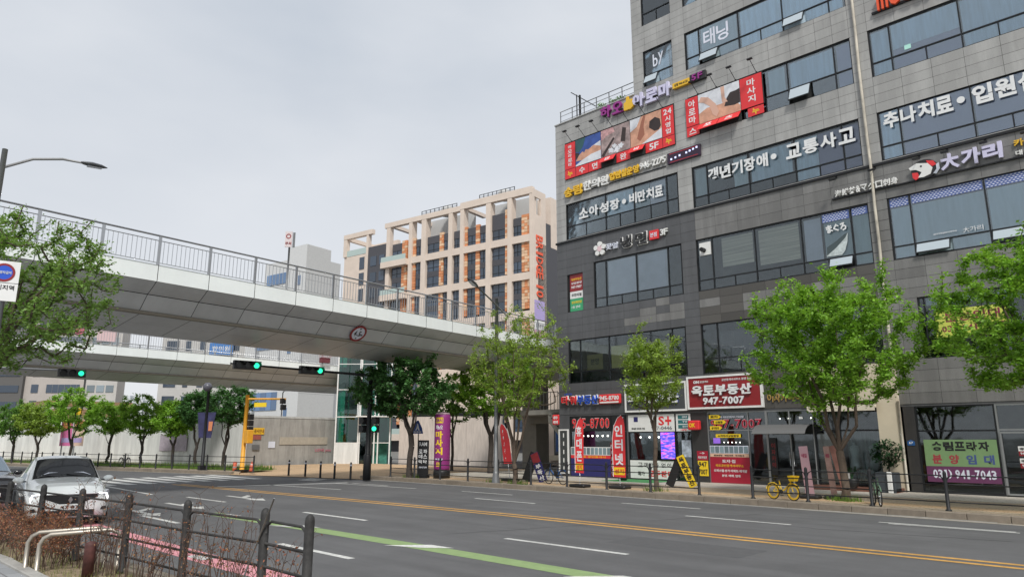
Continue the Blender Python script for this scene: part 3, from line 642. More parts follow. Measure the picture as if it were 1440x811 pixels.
# ------------------------------------------------------------------ ground floor
g = MB()
def sill(x0, x1, z0, z1, y0=FY - .02, y1=FY + .14, m=frame_d, name='frame_bar', parent=B, label=None): return part(name, MB().box(x0, x1, y0, y1, z0, z1), m, parent, label)
part('ground_soffit', MB().box(XL, XR, FY + .02, FY + .3, 3.40, 3.478), granite_d, B)
part('corner_pier', MB().box(XL, -25.66, FY + .003, FY + .3, .1, 3.40), granite_d, B)
def shop(name, label, x0, x1, z0, z1, mull, tr, gm=glass_d, fm=frame_d, wd=.06):
    f = MB(); y0, y1 = FY + .03, FY + .13
    f.box(x0, x1, y0, y1, z1 - wd, z1).box(x0, x1, y0, y1, z0, z0 + wd)
    xx = [x0] + list(mull) + [x1]
    for i, x in enumerate(xx):
        a, b = (x, x + wd) if i == 0 else ((x - wd, x) if i == len(xx) - 1 else (x - wd / 2, x + wd / 2)); f.box(a, b, y0 - .003, y1 - .003, z0 + wd, z1 - wd)
    for t in tr: f.box(x0 + wd, x1 - wd, y0 + .004, y1 - .006, t - wd / 2, t + wd / 2)
    s = part(name, f, fm, B, label)
    for a, b in zip(xx, xx[1:]):
        zz = [z0] + list(tr) + [z1]
        for c, d in zip(zz, zz[1:]): part('pane', MB().box(a + .03, b - .03, FY + .075, FY + .084, c + .03, d - .03), gm, s)
    return s
FS = fr((0, FY + .02, 0)); FSB = fr((0, FY - .012, 0))
bulb = mat('warm spot bulb', (1, .93, .8), .4, emit=5.0)
def bulbs(parent, xs, z, y=FY + .6, r=.035):
    for x in xs: part('spot_bulb', MB().sphere((x, y, z), r, r, r, 8, 6), bulb, parent)
# left estate agent
s1 = shop('shopfront', 'black estate agent front with red phone number', -25.66, -21.8, .15, 3.40, (-22.78,), (2.6,))
part('number_panel', MB().box(-25.58, -22.83, FY + .015, FY + .028, 2.62, 3.36), black_p, s1)
letters(s1, '945-8700', FS, -25.5, -22.9, 3.0, .56, white_l, .006, .035); letters(s1, '945-8700', fr((0, FY + .012, 0)), -25.5, -22.9, 3.0, .52, red_s, .006, .012)
part('logo_panel', MB().box(-22.74, -21.88, FY + .015, FY + .028, 2.62, 3.36), black_p, s1); part('logo_mark', MB().prism([(-22.5, 2.97), (-22.4, 3.25), (-22.0, 3.28), (-22.15, 3.1), (-22.2, 2.97)], FY + .008, FY + .014), blind_lt, s1); line(s1, '타워부동산', FS, -22.66, -21.95, 2.83, .13, white_l); line(s1, '공인중개사', FS, -22.6, -22.0, 2.68, .06, white_l)
bulbs(s1, [-25.1, -24.75, -24.45, -24.1, -23.75, -23.4, -23.05], 2.33, FY + .5, .05)
part('photo_strip', MB().box(-25.6, -22.83, FY + .012, FY + .026, 1.31, 1.74), white_p, s1)
for k in range(10):
    x = -25.56 + k * .272; part('photo_card', MB().box(x, x + .21, FY + .002, FY + .011, 1.35, 1.70), mat('blue grey photo card', (.20, .27, .30), .4, isl=.3), s1)
part('red_strip', MB().box(-25.6, -22.83, FY + .012, FY + .026, 1.14, 1.30), red_s, s1); line(s1, '옥토 공인중개사', FS, -25.0, -23.2, 1.22, .10, yel_s)
part('navy_board', MB().box(-25.6, -22.83, FY + .012, FY + .026, .2, 1.13), navy_s, s1); letters(s1, '아파트/오피스텔', FS, -25.4, -23.0, .88, .24, white_l, .004, .03); letters(s1, '상가/분양권/토지', FS, -25.4, -23.0, .47, .24, white_l, .004, .03)
part('door_leaf', MB().box(-22.7, -21.88, FY + .05, FY + .07, .2, 2.55), frame_d, s1)
part('stone_pier', MB().box(-21.8, -21.72, FY, FY + .3, .1, 3.40), granite_d, B)
# phone shop
s2 = shop('shopfront', 'phone shop window with white board and bright screen', -21.72, -18.0, .15, 3.40, (-18.9,), (2.5, 1.12))
part('header_board', MB().box(-21.7, -18.95, FY + .01, FY + .025, 2.53, 3.37), white_p, s2); letters(s2, 'S+', fr((0, FY + .01, 0)), -19.9, -19.1, 3.05, .45, red_s, .004, .03); line(s2, '휴대폰 인터넷 가입', fr((0, FY + .01, 0)), -21.5, -20.7, 2.68, .10, black_p); line(s2, '947-0446', fr((0, FY + .01, 0)), -20.3, -19.1, 2.7, .17, mat('grey print', (.2, .2, .22), .5))
part('blue_square', MB().box(-21.35, -21.1, FY + .004, FY + .009, 3.02, 3.27), navy_s, s2)
part('side_board', MB().box(-18.86, -18.05, FY + .01, FY + .025, 2.53, 3.37), white_p, s2)
for k, t in enumerate(('인터넷', 'TV', '정수기')):
    z = 3.21 - k * .23; part('teal_tag', MB().box(-18.74, -18.16, FY + .002, FY + .009, z - .09, z + .09), teal_s, s2); line(s2, t, fr((0, FY + .002, 0)), -18.5, -18.22, z, .1, white_l)
line(s2, '+상담', fr((0, FY + .01, 0)), -18.62, -18.28, 2.6, .09, red_s)
bulbs(s2, [-21.3, -20.75, -20.2, -19.85], 2.25, FY + .5, .05)
m = bpy.data.materials.new('led screen'); m.use_nodes = True; n = m.node_tree.nodes; l = m.node_tree.links; b = n['Principled BSDF']
tcn = n.new('ShaderNodeTexCoord'); wv = n.new('ShaderNodeTexNoise'); wv.inputs['Scale'].default_value = 4; mpn = n.new('ShaderNodeMapping'); mpn.inputs['Scale'].default_value = (1, 1, 3.5); l.new(tcn.outputs['Object'], mpn.inputs[0]); l.new(mpn.outputs[0], wv.inputs[0])
cr = n.new('ShaderNodeValToRGB'); e = cr.color_ramp.elements; e[0].position = .36; e[0].color = (.02, .05, .9, 1); e[1].position = .66; e[1].color = (.75, .02, .30, 1); k_ = e.new(.5); k_.color = (.18, .10, .85, 1); k_ = e.new(.58); k_.color = (.45, .2, .8, 1)
l.new(wv.outputs['Fac'], cr.inputs[0]); l.new(cr.outputs[0], b.inputs['Emission Color']); l.new(cr.outputs[0], b.inputs['Base Color']); b.inputs['Emission Strength'].default_value = .8
led = part('led_screen', MB().box(-19.74, -18.95, FY - .06, FY + .0, 1.2, 2.48), m, s2); part('screen_frame', MB().box(-19.78, -18.92, FY - .05, FY + .02, 1.16, 2.52), black_p, s2)
part('lower_board', MB().box(-21.66, -18.96, FY + .01, FY + .025, .22, 1.1), white_p, s2); letters(s2, '고객만족 없이', fr((0, FY + .01, 0)), -21.2, -19.2, .88, .22, black_p, .004, .015); letters(s2, '모두판매', fr((0, FY + .01, 0)), -20.6, -19.1, .47, .30, red_s, .004, .04); line(s2, '특가', fr((0, FY + .01, 0)), -21.2, -20.8, .45, .22, black_p)
part('door_poster', MB().box(-18.6, -18.1, FY + .02, FY + .03, 1.3, 2.1), mat('phone poster', (.40, .45, .52), .4, var=.5, scale=4), s2); part('door_lower', MB().box(-18.6, -18.1, FY + .02, FY + .03, .45, 1.29), mat('slate door panel', (.10, .12, .14), .5), s2)
part('dark_pier', MB().box(-18.0, -17.17, FY - .005, FY + .3, .1, 3.40), mat('charcoal cladding', (.035, .034, .034), .5, var=.1), B)
# octo estate agent
s3 = shop('shopfront', 'estate agent window with crimson lower board', -17.17, -14.25, .15, 3.40, (-15.12,), (2.55,), fm=frame_g, wd=.045)
FN = fr((0, FY + .018, 0)); letters(s3, '947-7007', FN, -17.0, -14.45, 2.84, .42, mat('pale pink outline', (.75, .45, .48), .5), .004, .055); letters(s3, '947-7007', fr((0, FY + .012, 0)), -17.0, -14.45, 2.84, .38, crim2, .004, .01)
line(s3, '1층 옥토공인중개사 무료상담', FN, -16.5, -15.3, 3.16, .09, blind_lt)
for (x, z, t) in ((-17.05, 3.18, '토지'), (-16.8, 2.93, '신월동'), (-17.02, 2.66, '상가임대')):
    part('arrow_tag', MB().prism([(x, z - .09), (x + .5, z - .09), (x + .62, z), (x + .5, z + .09), (x, z + .09)], FY - .004, FY + .008), yel_s, s3); line(s3, t, fr((0, FY - .004, 0)), x + .08, x + .45, z, .1, black_p)
part('yellow_strip', MB().box(-16.75, -15.5, FY + .006, FY + .016, 2.22, 2.38), yel_s, s3); line(s3, '소액투자상담환영', fr((0, FY + .006, 0)), -16.65, -15.6, 2.3, .09, black_p)
bulbs(s3, [-16.55, -16.35, -16.15, -15.95, -15.75], 2.0, FY + .4, .028)
part('neon_tag', MB().box(-17.0, -16.65, FY + .2, FY + .22, 1.95, 2.2), mat('open neon tag', (.35, .12, .75), .4, emit=.8), s3)
part('photo_strip', MB().box(-17.1, -15.17, FY + .012, FY + .02, 1.5, 1.85), blind_lt, s3)
for k in range(8):
    x = -17.06 + k * .238; part('photo_card', MB().box(x, x + .2, FY + .002, FY + .011, 1.53, 1.82), MATS['blue grey photo card'], s3)
part('peach_strip', MB().box(-17.1, -15.17, FY + .012, FY + .02, 1.34, 1.49), mat('peach strip', (.70, .45, .32), .5), s3); line(s3, '분양상담 · 매입의뢰 · 전세월세', fr((0, FY + .012, 0)), -16.9, -15.4, 1.41, .07, black_p)
part('crimson_board', MB().box(-17.12, -15.15, FY + .012, FY + .024, .17, 1.33), crim2, s3)
line(s3, '토지·집', fr((0, FY + .012, 0)), -16.5, -15.85, 1.15, .15, white_l); line(s3, '옥토공인중개사사무소', fr((0, FY + .012, 0)), -16.85, -15.45, .95, .12, yel_l); line(s3, '오피스텔·상가·아파트·재개발', fr((0, FY + .012, 0)), -16.95, -15.3, .72, .12, white_l); line(s3, '분양. 매매. 임대', fr((0, FY + .012, 0)), -16.55, -15.65, .5, .11, white_l)
sg = part('wall_notice', MB().box(-17.75, -17.22, FY - .03, FY - .012, .45, 1.15), yel_s, B); line(B, '947', fr((0, FY - .03, 0)), -17.7, -17.28, .98, .24, black_p); line(B, '7007', fr((0, FY - .03, 0)), -17.72, -17.26, .64, .24, black_p)
part('wall_notice', MB().box(-17.77, -17.2, FY - .03, FY - .012, 1.17, 1.6), crim2, B); line(B, '→', fr((0, FY - .03, 0)), -17.62, -17.35, 1.5, .09, white_l); line(B, '옥토부동산', fr((0, FY - .03, 0)), -17.72, -17.26, 1.3, .12, white_l)
# shop with grey door canopy
s4 = shop('shopfront', 'dark glazed double door under grey metal canopy', -14.25, -12.15, .15, 3.40, (-13.2,), (2.75,), fm=frame_g, wd=.05)
for x in (-13.26, -13.1): part('door_handle', MB().tube([(x, FY - .03, 1.0), (x, FY - .03, 1.6)], .018, 6), steel, s4)
part('door_menu', MB().box(-14.15, -13.85, FY + .01, FY + .02, .6, 2.2), black_p, s4); vert(s4, '이자카야', fr((0, FY + .01, 0)), -14.0, 2.0, .9, .2, crim_s)
bulbs(s4, [-13.9, -13.5, -12.9, -12.5], 3.05, FY + .7, .03)
part('note', MB().box(-12.75, -12.6, FY + .012, FY + .016, 3.0, 3.1), white_p, s4)
letters(B, '이자카야식당', fr((0, FY - .01, 0)), -14.1, -12.2, 3.95, .38, mat('gold letter', (.55, .36, .12), .35, metal=.5), .05, .02)
cn = E('door_canopy', 'grey curved metal canopy over the dark double door', 'canopy', (-13.3, FY, 2.5))
arc = [(.0, 2.78), (.3, 2.77), (.6, 2.70), (.85, 2.55), (.98, 2.38)]
cm = MB(); vs = []
for (d, z) in arc: vs += [(-14.5, FY - d - .01, z), (-12.15, FY - d - .01, z), (-14.5, FY - d - .01, z - .02), (-12.15, FY - d - .01, z - .02)]
fs = []
for i in range(4): a = i * 4; fs += [(a, a + 1, a + 5, a + 4), (a + 2, a + 6, a + 7, a + 3), (a, a + 4, a + 6, a + 2), (a + 1, a + 3, a + 7, a + 5)]
fs += [(0, 2, 3, 1), (16, 17, 19, 18)]
part('canopy_sheet', cm.add(vs, fs), mat('grey translucent canopy', (.15, .15, .148), .5, metal=.2), cn)
for x in (-14.45, -13.3, -12.2): part('canopy_rib', MB().tube([(x, FY - d - .01, z - .04) for d, z in arc], .02, 6), frame_d, cn)
# cream shop
cs = MB().prism([(-12.15, 3.38), (-9.45, 3.38), (-9.45, .15), (-8.68, .15), (-8.68, 5.12), (-12.15, 5.12)], FY - .35, FY - .01)
part('cream_surround', cs, cream_w, B)
s5 = shop('shopfront', 'cream framed dress shop window with pale curtain', -12.15, -9.45, .32, 3.38, (-11.1,), (2.5,))
part('curtain', MB().add([(x, FY + .55 + .04 * math.sin(x * 40), z) for x in np.arange(-11.0, -9.5, .05) for z in (.4, 2.45)], [(2 * i, 2 * i + 2, 2 * i + 3, 2 * i + 1) for i in range(29)]), mat('teal grey curtain', (.20, .27, .27), .8), s5)
for x in (-10.7, -9.95):
    d = part('dress_form', MB().lathe(x, FY + .38, [(.05, .9), (.19, 1.0), (.17, 1.25), (.13, 1.45), (.19, 1.7), (.17, 1.85), (.06, 1.9), (.05, 2.0)], 12), mat('pale blue dress', (.42, .52, .52), .7), s5); part('form_stand', MB().tube([(x, FY + .38, .35), (x, FY + .38, .95)], .02, 6), black_m, s5)
part('side_door', MB().box(-12.05, -11.2, FY + .15, FY + .2, .3, 2.4), mat('greige door', (.38, .34, .28), .6), s5)
for x in (-11.85, -11.65, -11.5): part('hung_garment', MB().box(x - .08, x + .06, FY + .2, FY + .3, .8, 1.75), mat('dark garment', (.06, .05, .05), .9, isl=.6), s5)
part('deck_step', MB().box(-12.1, -8.75, FY - 1.35, FY - .36, .152, .30), mat('red brown decking', (.17, .07, .045), .6, var=.2, scale=3, stretch=(.4, 6, 1)), B)
aw = E('rolled_awning', 'cream retractable awning rolled up over dress shop', 'awning', (-10.8, FY - .4, 3.4))
part('awning_roll', MB().tube([(-12.1, FY - .55, 3.5), (-9.42, FY - .55, 3.5)], .12, 12), mat('cream awning cloth', (.70, .64, .52), .8, var=.05), aw)
part('awning_valance', MB().box(-12.1, -9.42, FY - .68, FY - .66, 3.26, 3.5), MATS['cream awning cloth'], aw); part('awning_bracket', MB().box(-12.13, -9.38, FY - .6, FY - .36, 3.6, 3.66), frame_d, aw)
# right part
part('dark_pier', MB().box(-8.6, -8.2, FY - .01, FY + .3, .1, 3.40), mat('charcoal cladding', (.035, .034, .034), .5), B)
s6 = shop('shopfront', 'empty dark shop window behind lease banner', -8.2, -5.55, .18, 3.40, (), (2.45,), fm=frame_d)
s7 = shop('shopfront', 'dark glass entrance with light door frame on far right', -5.55, .8, .18, 3.40, (-4.2, -2.6, -1), (2.47,), fm=frame_g)
part('door_frame', MB().box(-5.5, -5.44, FY - .02, FY + .05, .2, 2.4).box(-5.44, -4.25, FY - .02, FY + .05, 2.34, 2.4), frame_g, s7)
for z in (1.72, 1.3): part('door_notice', MB().box(-5.0, -4.45, FY + .0, FY + .02, z, z + .17), white_p, s7); part('door_notice', MB().box(-5.0, -4.45, FY + .0, FY + .02, z - .17, z - .002), crim_s, s7); line(s7, '매매·임대', fr((0, FY + .0, 0)), -4.95, -4.5, z + .08, .09, black_p); line(s7, '947-7007', fr((0, FY + .0, 0)), -4.95, -4.5, z - .08, .09, white_l)
np_ = E('house_number_plate', 'small blue street number plate on the dark pier', 'number plate', (-8.43, FY - .02, 2.0)); part('plate', MB().prism([(-8.56, 1.9), (-8.3, 1.9), (-8.3, 2.05), (-8.43, 2.12), (-8.56, 2.05)], FY - .03, FY - .012), mat('enamel blue', (.02, .10, .30), .35), np_); line(np_, '67', fr((0, FY - .03, 0)), -8.5, -8.36, 2.0, .09, white_l)

# ================================================================== SIGNS ON THE MAIN BUILDING
def sign(name, label, cat, x0, x1, z0, z1, dep=.1, base=None, m=None, group=None, border=None):
    e = E(name, label, cat, ((x0 + x1) / 2, FY, z0), group)
    if m is not None: part('sign_panel', MB().bbox(x0, x1, FY - dep, FY - .012, z0, z1, .012), m, e)
    if border: 
        t = .09; f = MB().box(x0 - t, x1 + t, FY - dep - .03, FY - .01, z1, z1 + t).box(x0 - t, x1 + t, FY - dep - .03, FY - .01, z0 - t, z0).box(x0 - t, x0, FY - dep - .028, FY - .01, z0, z1).box(x1, x1 + t, FY - dep - .028, FY - .01, z0, z1)
        part('sign_frame', f, border, e)
    return e
def ff(d): return fr((0, FY - d, 0))
# big massage banner (left) in front of the fifth floor
part('banner_backing', MB().box(-25.66, -18.09, FY + .05, FY + .2, 17.49, 19.72), joint, B)
b1 = sign('billboard', 'long red edged massage billboard with three pictures, left of two', 'billboard', -25.62, -18.04, 17.36, 19.65, .07, m=black_m)
def pic(e, x0, x1, z0, z1, m, y, name='picture_panel'): return part(name, MB().box(x0, x1, FY - y, FY - y + .01, z0, z1), m, e)
y = .085
pic(b1, -25.6, -24.8, 17.98, 19.62, red_s, y, 'red_panel'); pic(b1, -25.6, -24.8, 17.38, 17.95, red_s, y, 'red_panel')
vert(b1, '하오아로마', ff(.086), -25.2, 19.5, 18.1, .42, white_l, .006, .02); letters(b1, '누', ff(.086), -25.42, -25.0, 17.66, .36, yel_l, .006, .04)
pic(b1, -18.78, -18.06, 17.95, 19.62, red_s, y, 'red_panel'); pic(b1, -18.78, -18.06, 17.38, 17.92, red_s, y, 'red_panel')
letters(b1, '24', ff(.086), -18.68, -18.16, 19.35, .32, white_l, .006, .02); vert(b1, '시영업', ff(.086), -18.42, 19.12, 18.05, .42, white_l, .006, .02); letters(b1, '누', ff(.086), -18.62, -18.22, 17.66, .34, yel_l, .006, .04)
# three pictures (plain generic shapes)
pic(b1, -24.76, -22.89, 17.98, 19.62, bluep, y); pic(b1, -22.86, -20.86, 17.98, 19.62, spa_p, y); pic(b1, -20.83, -18.81, 17.98, 19.62, skin_p, y)
def shp(e, poly, m, d): part('printed_shape', MB().prism(poly, FY - y - d, FY - y - d + .003), m, e)
shp(b1, [(-24.76, 18.05), (-24.3, 18.25), (-23.6, 18.45), (-22.89, 18.5), (-22.89, 17.98), (-24.76, 17.98)], towel_p, .009)
shp(b1, [(-24.76, 18.3), (-24.5, 18.62), (-24.25, 18.78), (-24.1, 18.7), (-24.0, 18.85), (-23.8, 18.8), (-23.4, 18.95), (-22.9, 18.75), (-22.9, 18.5), (-23.5, 18.42), (-24.2, 18.25)], skin_p, .006)
shp(b1, [(-24.76, 19.62), (-24.76, 18.9), (-24.5, 18.8), (-24.2, 19.1), (-24.0, 19.62)], mat('teal print', (.03, .10, .11), .5), .005); shp(b1, [(-24.76, 18.85), (-24.45, 18.75), (-24.6, 18.5), (-24.76, 18.4)], hair_p, .007); shp(b1, [(-23.6, 18.9), (-22.9, 19.1), (-22.9, 18.6), (-23.3, 18.6)], towel_p, .004)
for (cx, cz, rr) in ((-22.15, 18.25, .2), (-21.8, 18.2, .22), (-21.5, 18.35, .18), (-21.95, 18.45, .16)):
    shp(b1, [(cx + rr * math.cos(t) * (1 + .25 * math.cos(5 * t)), cz + rr * .8 * math.sin(t) * (1 + .25 * math.cos(5 * t))) for t in np.linspace(0, 2 * math.pi, 21)[:-1]], towel_p, .006)
shp(b1, [(-22.86, 18.1), (-22.7, 17.98), (-21.9, 18.9), (-22.0, 19.0)], hair_p, .005); shp(b1, [(-21.5, 18.6), (-21.2, 18.5), (-21.1, 19.3), (-21.35, 19.4)], hair_p, .0045); shp(b1, [(-22.86, 18.95), (-22.5, 19.2), (-21.9, 19.3), (-22.0, 19.62), (-22.86, 19.62)], mat('rosy print', (.55, .32, .32), .5, var=.4, scale=6), .004)
shp(b1, [(-20.83, 19.62), (-20.83, 18.9), (-20.4, 19.1), (-20.1, 19.62)], towel_p, .004); shp(b1, [(-20.1, 17.98), (-19.4, 18.3), (-18.81, 18.55), (-18.81, 17.98)], towel_p, .005)
shp(b1, [(-19.25, 18.5), (-19.6, 18.8), (-19.55, 19.15), (-19.2, 19.3), (-18.9, 19.1), (-18.85, 18.7), (-19.0, 18.5)], hair_p, .0065); shp(b1, [(-20.4, 18.4), (-20.1, 19.3), (-19.95, 19.6), (-19.8, 19.6), (-19.95, 19.0), (-19.9, 18.5), (-20.2, 18.2)], mat('deep skin print', (.34, .13, .08), .5), .004)
# bottom row: cells, two of them tilted sashes
for (x0, x1, t, op) in ((-24.76, -23.85, '수', 0), (-23.82, -22.9, '면', 0), (-22.87, -21.85, '완', 1), (-21.82, -20.9, '완', 0), (-20.87, -19.9, '비', 1), (-19.87, -18.81, '5F', 0)):
    if op:
        M = Matrix.Translation((0, FY - .08, 17.95)) @ Matrix.Rotation(R(-38), 4, 'X') @ Matrix.Translation((0, -FY + .08, -17.95))
        part('tilted_panel', MB().box(x0, x1, FY - .1, FY - .08, 17.45, 17.94), red_s, b1, M=M); Fx = M @ fr((0, FY - .1, 0)); letters(b1, t, Fx, x0 + .25, x1 - .25, 17.7, .3, white_l, .006, .02)
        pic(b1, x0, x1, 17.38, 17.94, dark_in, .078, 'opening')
    else:
        pic(b1, x0, x1, 17.38, 17.94, red_s, y, 'red_panel'); letters(b1, t, ff(.086), x0 + .22, x1 - .22, 17.66, .36, white_l, .006, .02)
# second banner
b2 = sign('billboard', 'red massage billboard with one picture, right of the long one', 'billboard', -17.34, -13.1, 17.98, 19.66, .07, m=black_m)
pic(b2, -17.32, -16.6, 18.05, 19.62, red_s, y, 'red_panel'); vert(b2, '아로마', ff(.086), -16.96, 19.5, 18.15, .44, white_l, .006, .02)
pic(b2, -16.57, -14.3, 18.0, 19.62, towel_p, y); pic(b2, -14.27, -13.14, 18.0, 19.62, red_s, y, 'red_panel'); vert(b2, '마사지', ff(.086), -13.7, 19.5, 18.2, .5, white_l, .006, .02)
shp(b2, [(-16.57, 18.0), (-16.57, 18.55), (-16.1, 18.75), (-15.4, 18.7), (-14.9, 18.75), (-14.5, 18.5), (-14.3, 18.3), (-14.3, 18.0)], skin_p, .006)
shp(b2, [(-16.4, 19.45), (-16.0, 19.3), (-15.6, 18.8), (-15.45, 18.35), (-15.6, 18.12), (-15.8, 18.3), (-15.95, 18.8), (-16.3, 19.1), (-16.57, 19.2)], mat('light skin print', (.68, .42, .32), .5), .009); shp(b2, [(-15.1, 19.6), (-15.1, 19.0), (-14.95, 18.7), (-15.25, 18.75), (-15.3, 19.6)], MATS['light skin print'], .008)
shp(b2, [(-15.15, 18.5), (-15.0, 18.9), (-14.8, 19.15), (-14.5, 19.15), (-14.3, 19.2), (-14.3, 18.45), (-14.6, 18.4)], hair_p, .007)
pic(b2, -17.32, -16.6, 17.5, 18.01, red_s, y, 'red_panel'); letters(b2, '스', ff(.086), -17.2, -16.75, 17.76, .32, white_l, .006, .02)
M = Matrix.Translation((0, FY - .08, 17.97)) @ Matrix.Rotation(R(-40), 4, 'X') @ Matrix.Translation((0, -FY + .08, -17.97))
for (x0, x1, t) in ((-16.57, -15.48, '포'), (-15.44, -14.3, '츠')):
    part('tilted_panel', MB().box(x0, x1, FY - .1, FY - .08, 17.42, 17.96), red_s, b2, M=M); letters(b2, t, M @ fr((0, FY - .1, 0)), x0 + .3, x1 - .3, 17.7, .3, white_l, .006, .02)
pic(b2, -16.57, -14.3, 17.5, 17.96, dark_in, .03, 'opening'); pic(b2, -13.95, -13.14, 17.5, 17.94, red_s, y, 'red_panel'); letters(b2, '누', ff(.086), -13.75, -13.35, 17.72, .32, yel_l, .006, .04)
# flood lamps above the banners and the ledge
def flood(x, z, rise=.45, out_=.65, label='', grp='small black flood lamps on arms above the billboards'):
    e = E('flood_lamp', label, 'flood lamp', (x, FY, z), grp, local=True)
    part('arm', MB().tube([(0, 0, 0), (-.02, -out_, rise)], .016, 5), black_m, e); part('lamp_head', MB().box(-.13, .13, -out_ - .1, -out_ + .03, rise - .03, rise + .03), black_m, e); part('wall_foot', MB().box(-.04, .04, -.03, 0, -.05, .05), black_m, e)
for x, q in zip((-25.1, -24.1, -23.1, -22.1, -21.0, -19.9, -18.75), ('leftmost', 'second from left', 'third from left', 'middle', 'third from right', 'second from right', 'rightmost')): flood(x, 19.7, label=q + ' of the seven arm lamps above the long billboard')
for x, q in zip((-16.6, -15.55, -14.5, -13.4), ('leftmost', 'second from left', 'third from left', 'rightmost')): flood(x, 19.72, label=q + ' of the four arm lamps above the right billboard')
for x, q in zip((-10.2, -8.6, -6.9, -5.9, -4.6, -3.3), ('leftmost', 'second from left', 'third from left', 'third from right', 'second from right', 'rightmost')): flood(x, 13.42, -.25, .5, q + ' of the six lamps under the ledge by the fish sign', 'black lamps under the ledge')
# channel letter signs
hs = sign('letter_sign', 'magenta, yellow and pale lilac letter sign just under the roof railing', 'sign', -22.85, -16.0, 20.3, 21.0)
letters(hs, '하오', ff(.02), -22.85, -21.2, 20.68, .72, mag_l, .16, .03); letters(hs, '아로마', ff(.02), -20.6, -18.05, 20.62, .82, lilac_l, .16, .05)
part('thumb_shape', MB().prism([(-21.15, 20.3), (-21.15, 20.75), (-21.0, 20.8), (-20.98, 21.08), (-20.85, 21.1), (-20.82, 20.85), (-20.55, 20.85), (-20.5, 20.4), (-20.7, 20.28)], FY - .17, FY - .03), yel_l, hs)
part('yellow_box', MB().bbox(-17.97, -16.95, FY - .2, FY - .02, 20.44, 20.75), yel_l, hs); line(hs, '상담 946-6120', ff(.2), -17.85, -17.05, 20.6, .16, black_p); part('dark_box', MB().bbox(-16.94, -16.02, FY - .18, FY - .02, 20.42, 20.86), black_p, hs); letters(hs, '5F', ff(.18), -16.85, -16.15, 20.64, .34, mag_l, .05, .03)
ks = sign('letter_sign', 'yellow and white clinic letter sign below the long billboard', 'sign', -25.7, -18.6, 16.2, 17.0)
letters(ks, '송림', ff(.03), -25.7, -24.3, 16.52, .6, yel_l, .12, .028); letters(ks, '한의원', ff(.03), -24.25, -22.4, 16.58, .56, white_p, .12, .03); letters(ks, '입원실운영', ff(.03), -22.35, -20.35, 16.66, .46, yel_l, .12, .04); letters(ks, '946-2275', ff(.03), -20.3, -18.65, 16.72, .38, white_p, .10, .02)
part('letter_rail', MB().box(-25.6, -18.7, FY - .03, FY - .012, 16.3, 16.36), black_m, ks)
ls = sign('display_board', 'dark purple LED message board beside the clinic letters', 'display board', -18.55, -16.6, 16.33, 16.95, .12, m=mat('dark purple display', (.03, .012, .035), .3))
for i, x in enumerate((-18.3, -18.05, -17.8, -17.4, -17.2, -17.0, -16.8)): part('lit_dot', MB().box(x - .05, x + .05, FY - .128, FY - .121, 16.52 + .04 * i, 16.62 + .04 * i), mat('lit dots', (.55, .6, .9), .4, emit=.8), ls)
for z in (16.4, 16.86): part('red_line', MB().box(-18.4, -16.75, FY - .128, FY - .121, z, z + .02), red_s, ls)
ns = sign('letter_sign', 'black outlined noodle shop letters with flower mark and red seal', 'sign', -23.4, -18.6, 12.3, 13.1)
for k in range(5):
    t = R(90 + 72 * k); part('petal', MB().prism([(-23.15 + .28 * math.cos(t) + .15 * math.cos(q), 12.62 + .28 * math.sin(t) + .15 * math.sin(q)) for q in np.linspace(0, 2 * math.pi, 9)[:-1]], FY - .14, FY - .03), white_p, ns)
part('flower_heart', MB().prism([(-23.15 + .16 * math.cos(q), 12.62 + .16 * math.sin(q)) for q in np.linspace(0, 2 * math.pi, 11)[:-1]], FY - .15, FY - .03), mat('pale pink', (.75, .55, .58), .5), ns)
letters(ns, '꽃잎', ff(.03), -22.75, -21.9, 12.62, .34, blind_lt, .1, .02)
for d, bb, mm in ((.03, .045, white_p), (.09, .01, black_p)): letters(ns, '냉면', ff(d), -21.85, -19.9, 12.68, .72 if d < .05 else .66, mm, .06, bb)
part('red_seal', MB().bbox(-19.85, -19.3, FY - .15, FY - .03, 12.45, 12.95), red_s, ns); line(ns, '본점', ff(.15), -19.78, -19.38, 12.7, .25, blind_lt); letters(ns, '3F', ff(.03), -19.2, -18.75, 12.74, .34, white_p, .1, .03)
ds = sign('letter_sign', 'pale lilac Japanese bar letters with round fish head emblem', 'sign', -10.4, -3.2, 12.4, 13.2)
part('letter_rail', MB().box(-10.45, -2.2, FY - .09, FY - .012, 12.40, 12.46), black_m, ds)
letters(ds, '海鮮丼&マグロ刺身', ff(.05), -10.3, -7.75, 12.63, .30, white_p, .08, .02); letters(ds, '大가리', ff(.03), -6.2, -4.05, 12.88, .66, lilac_l, .14, .05)
for z, tt in ((13.0, '카이센동'), (12.6, '대가리참치')): letters(ds, tt, ff(.03), -3.75, -2.35, z, .28 if z > 12.8 else .2, yel_l if z > 12.8 else white_p, .06, .03)
em = MB().prism([(-6.75 + .48 * math.cos(q), 12.82 + .40 * math.sin(q)) for q in np.linspace(0, 2 * math.pi, 25)[:-1]], FY - .12, FY - .03); part('emblem_disc', em, black_p, ds)
part('fish_head', MB().prism([(-7.3, 12.98), (-7.0, 13.12), (-6.6, 13.02), (-6.45, 12.8), (-6.55, 12.55), (-6.8, 12.48), (-7.0, 12.5), (-6.85, 12.7), (-7.05, 12.85), (-7.25, 12.88)], FY - .15, FY - .121), white_p, ds)
part('fish_jaw', MB().prism([(-7.2, 12.75), (-7.0, 12.72), (-6.95, 12.5), (-7.1, 12.42), (-7.2, 12.55)], FY - .145, FY - .121), red_s, ds); part('emblem_red', MB().prism([(-6.65, 13.15), (-6.4, 13.08), (-6.3, 12.9), (-6.45, 12.85), (-6.6, 13.0)], FY - .145, FY - .121), red_s, ds)
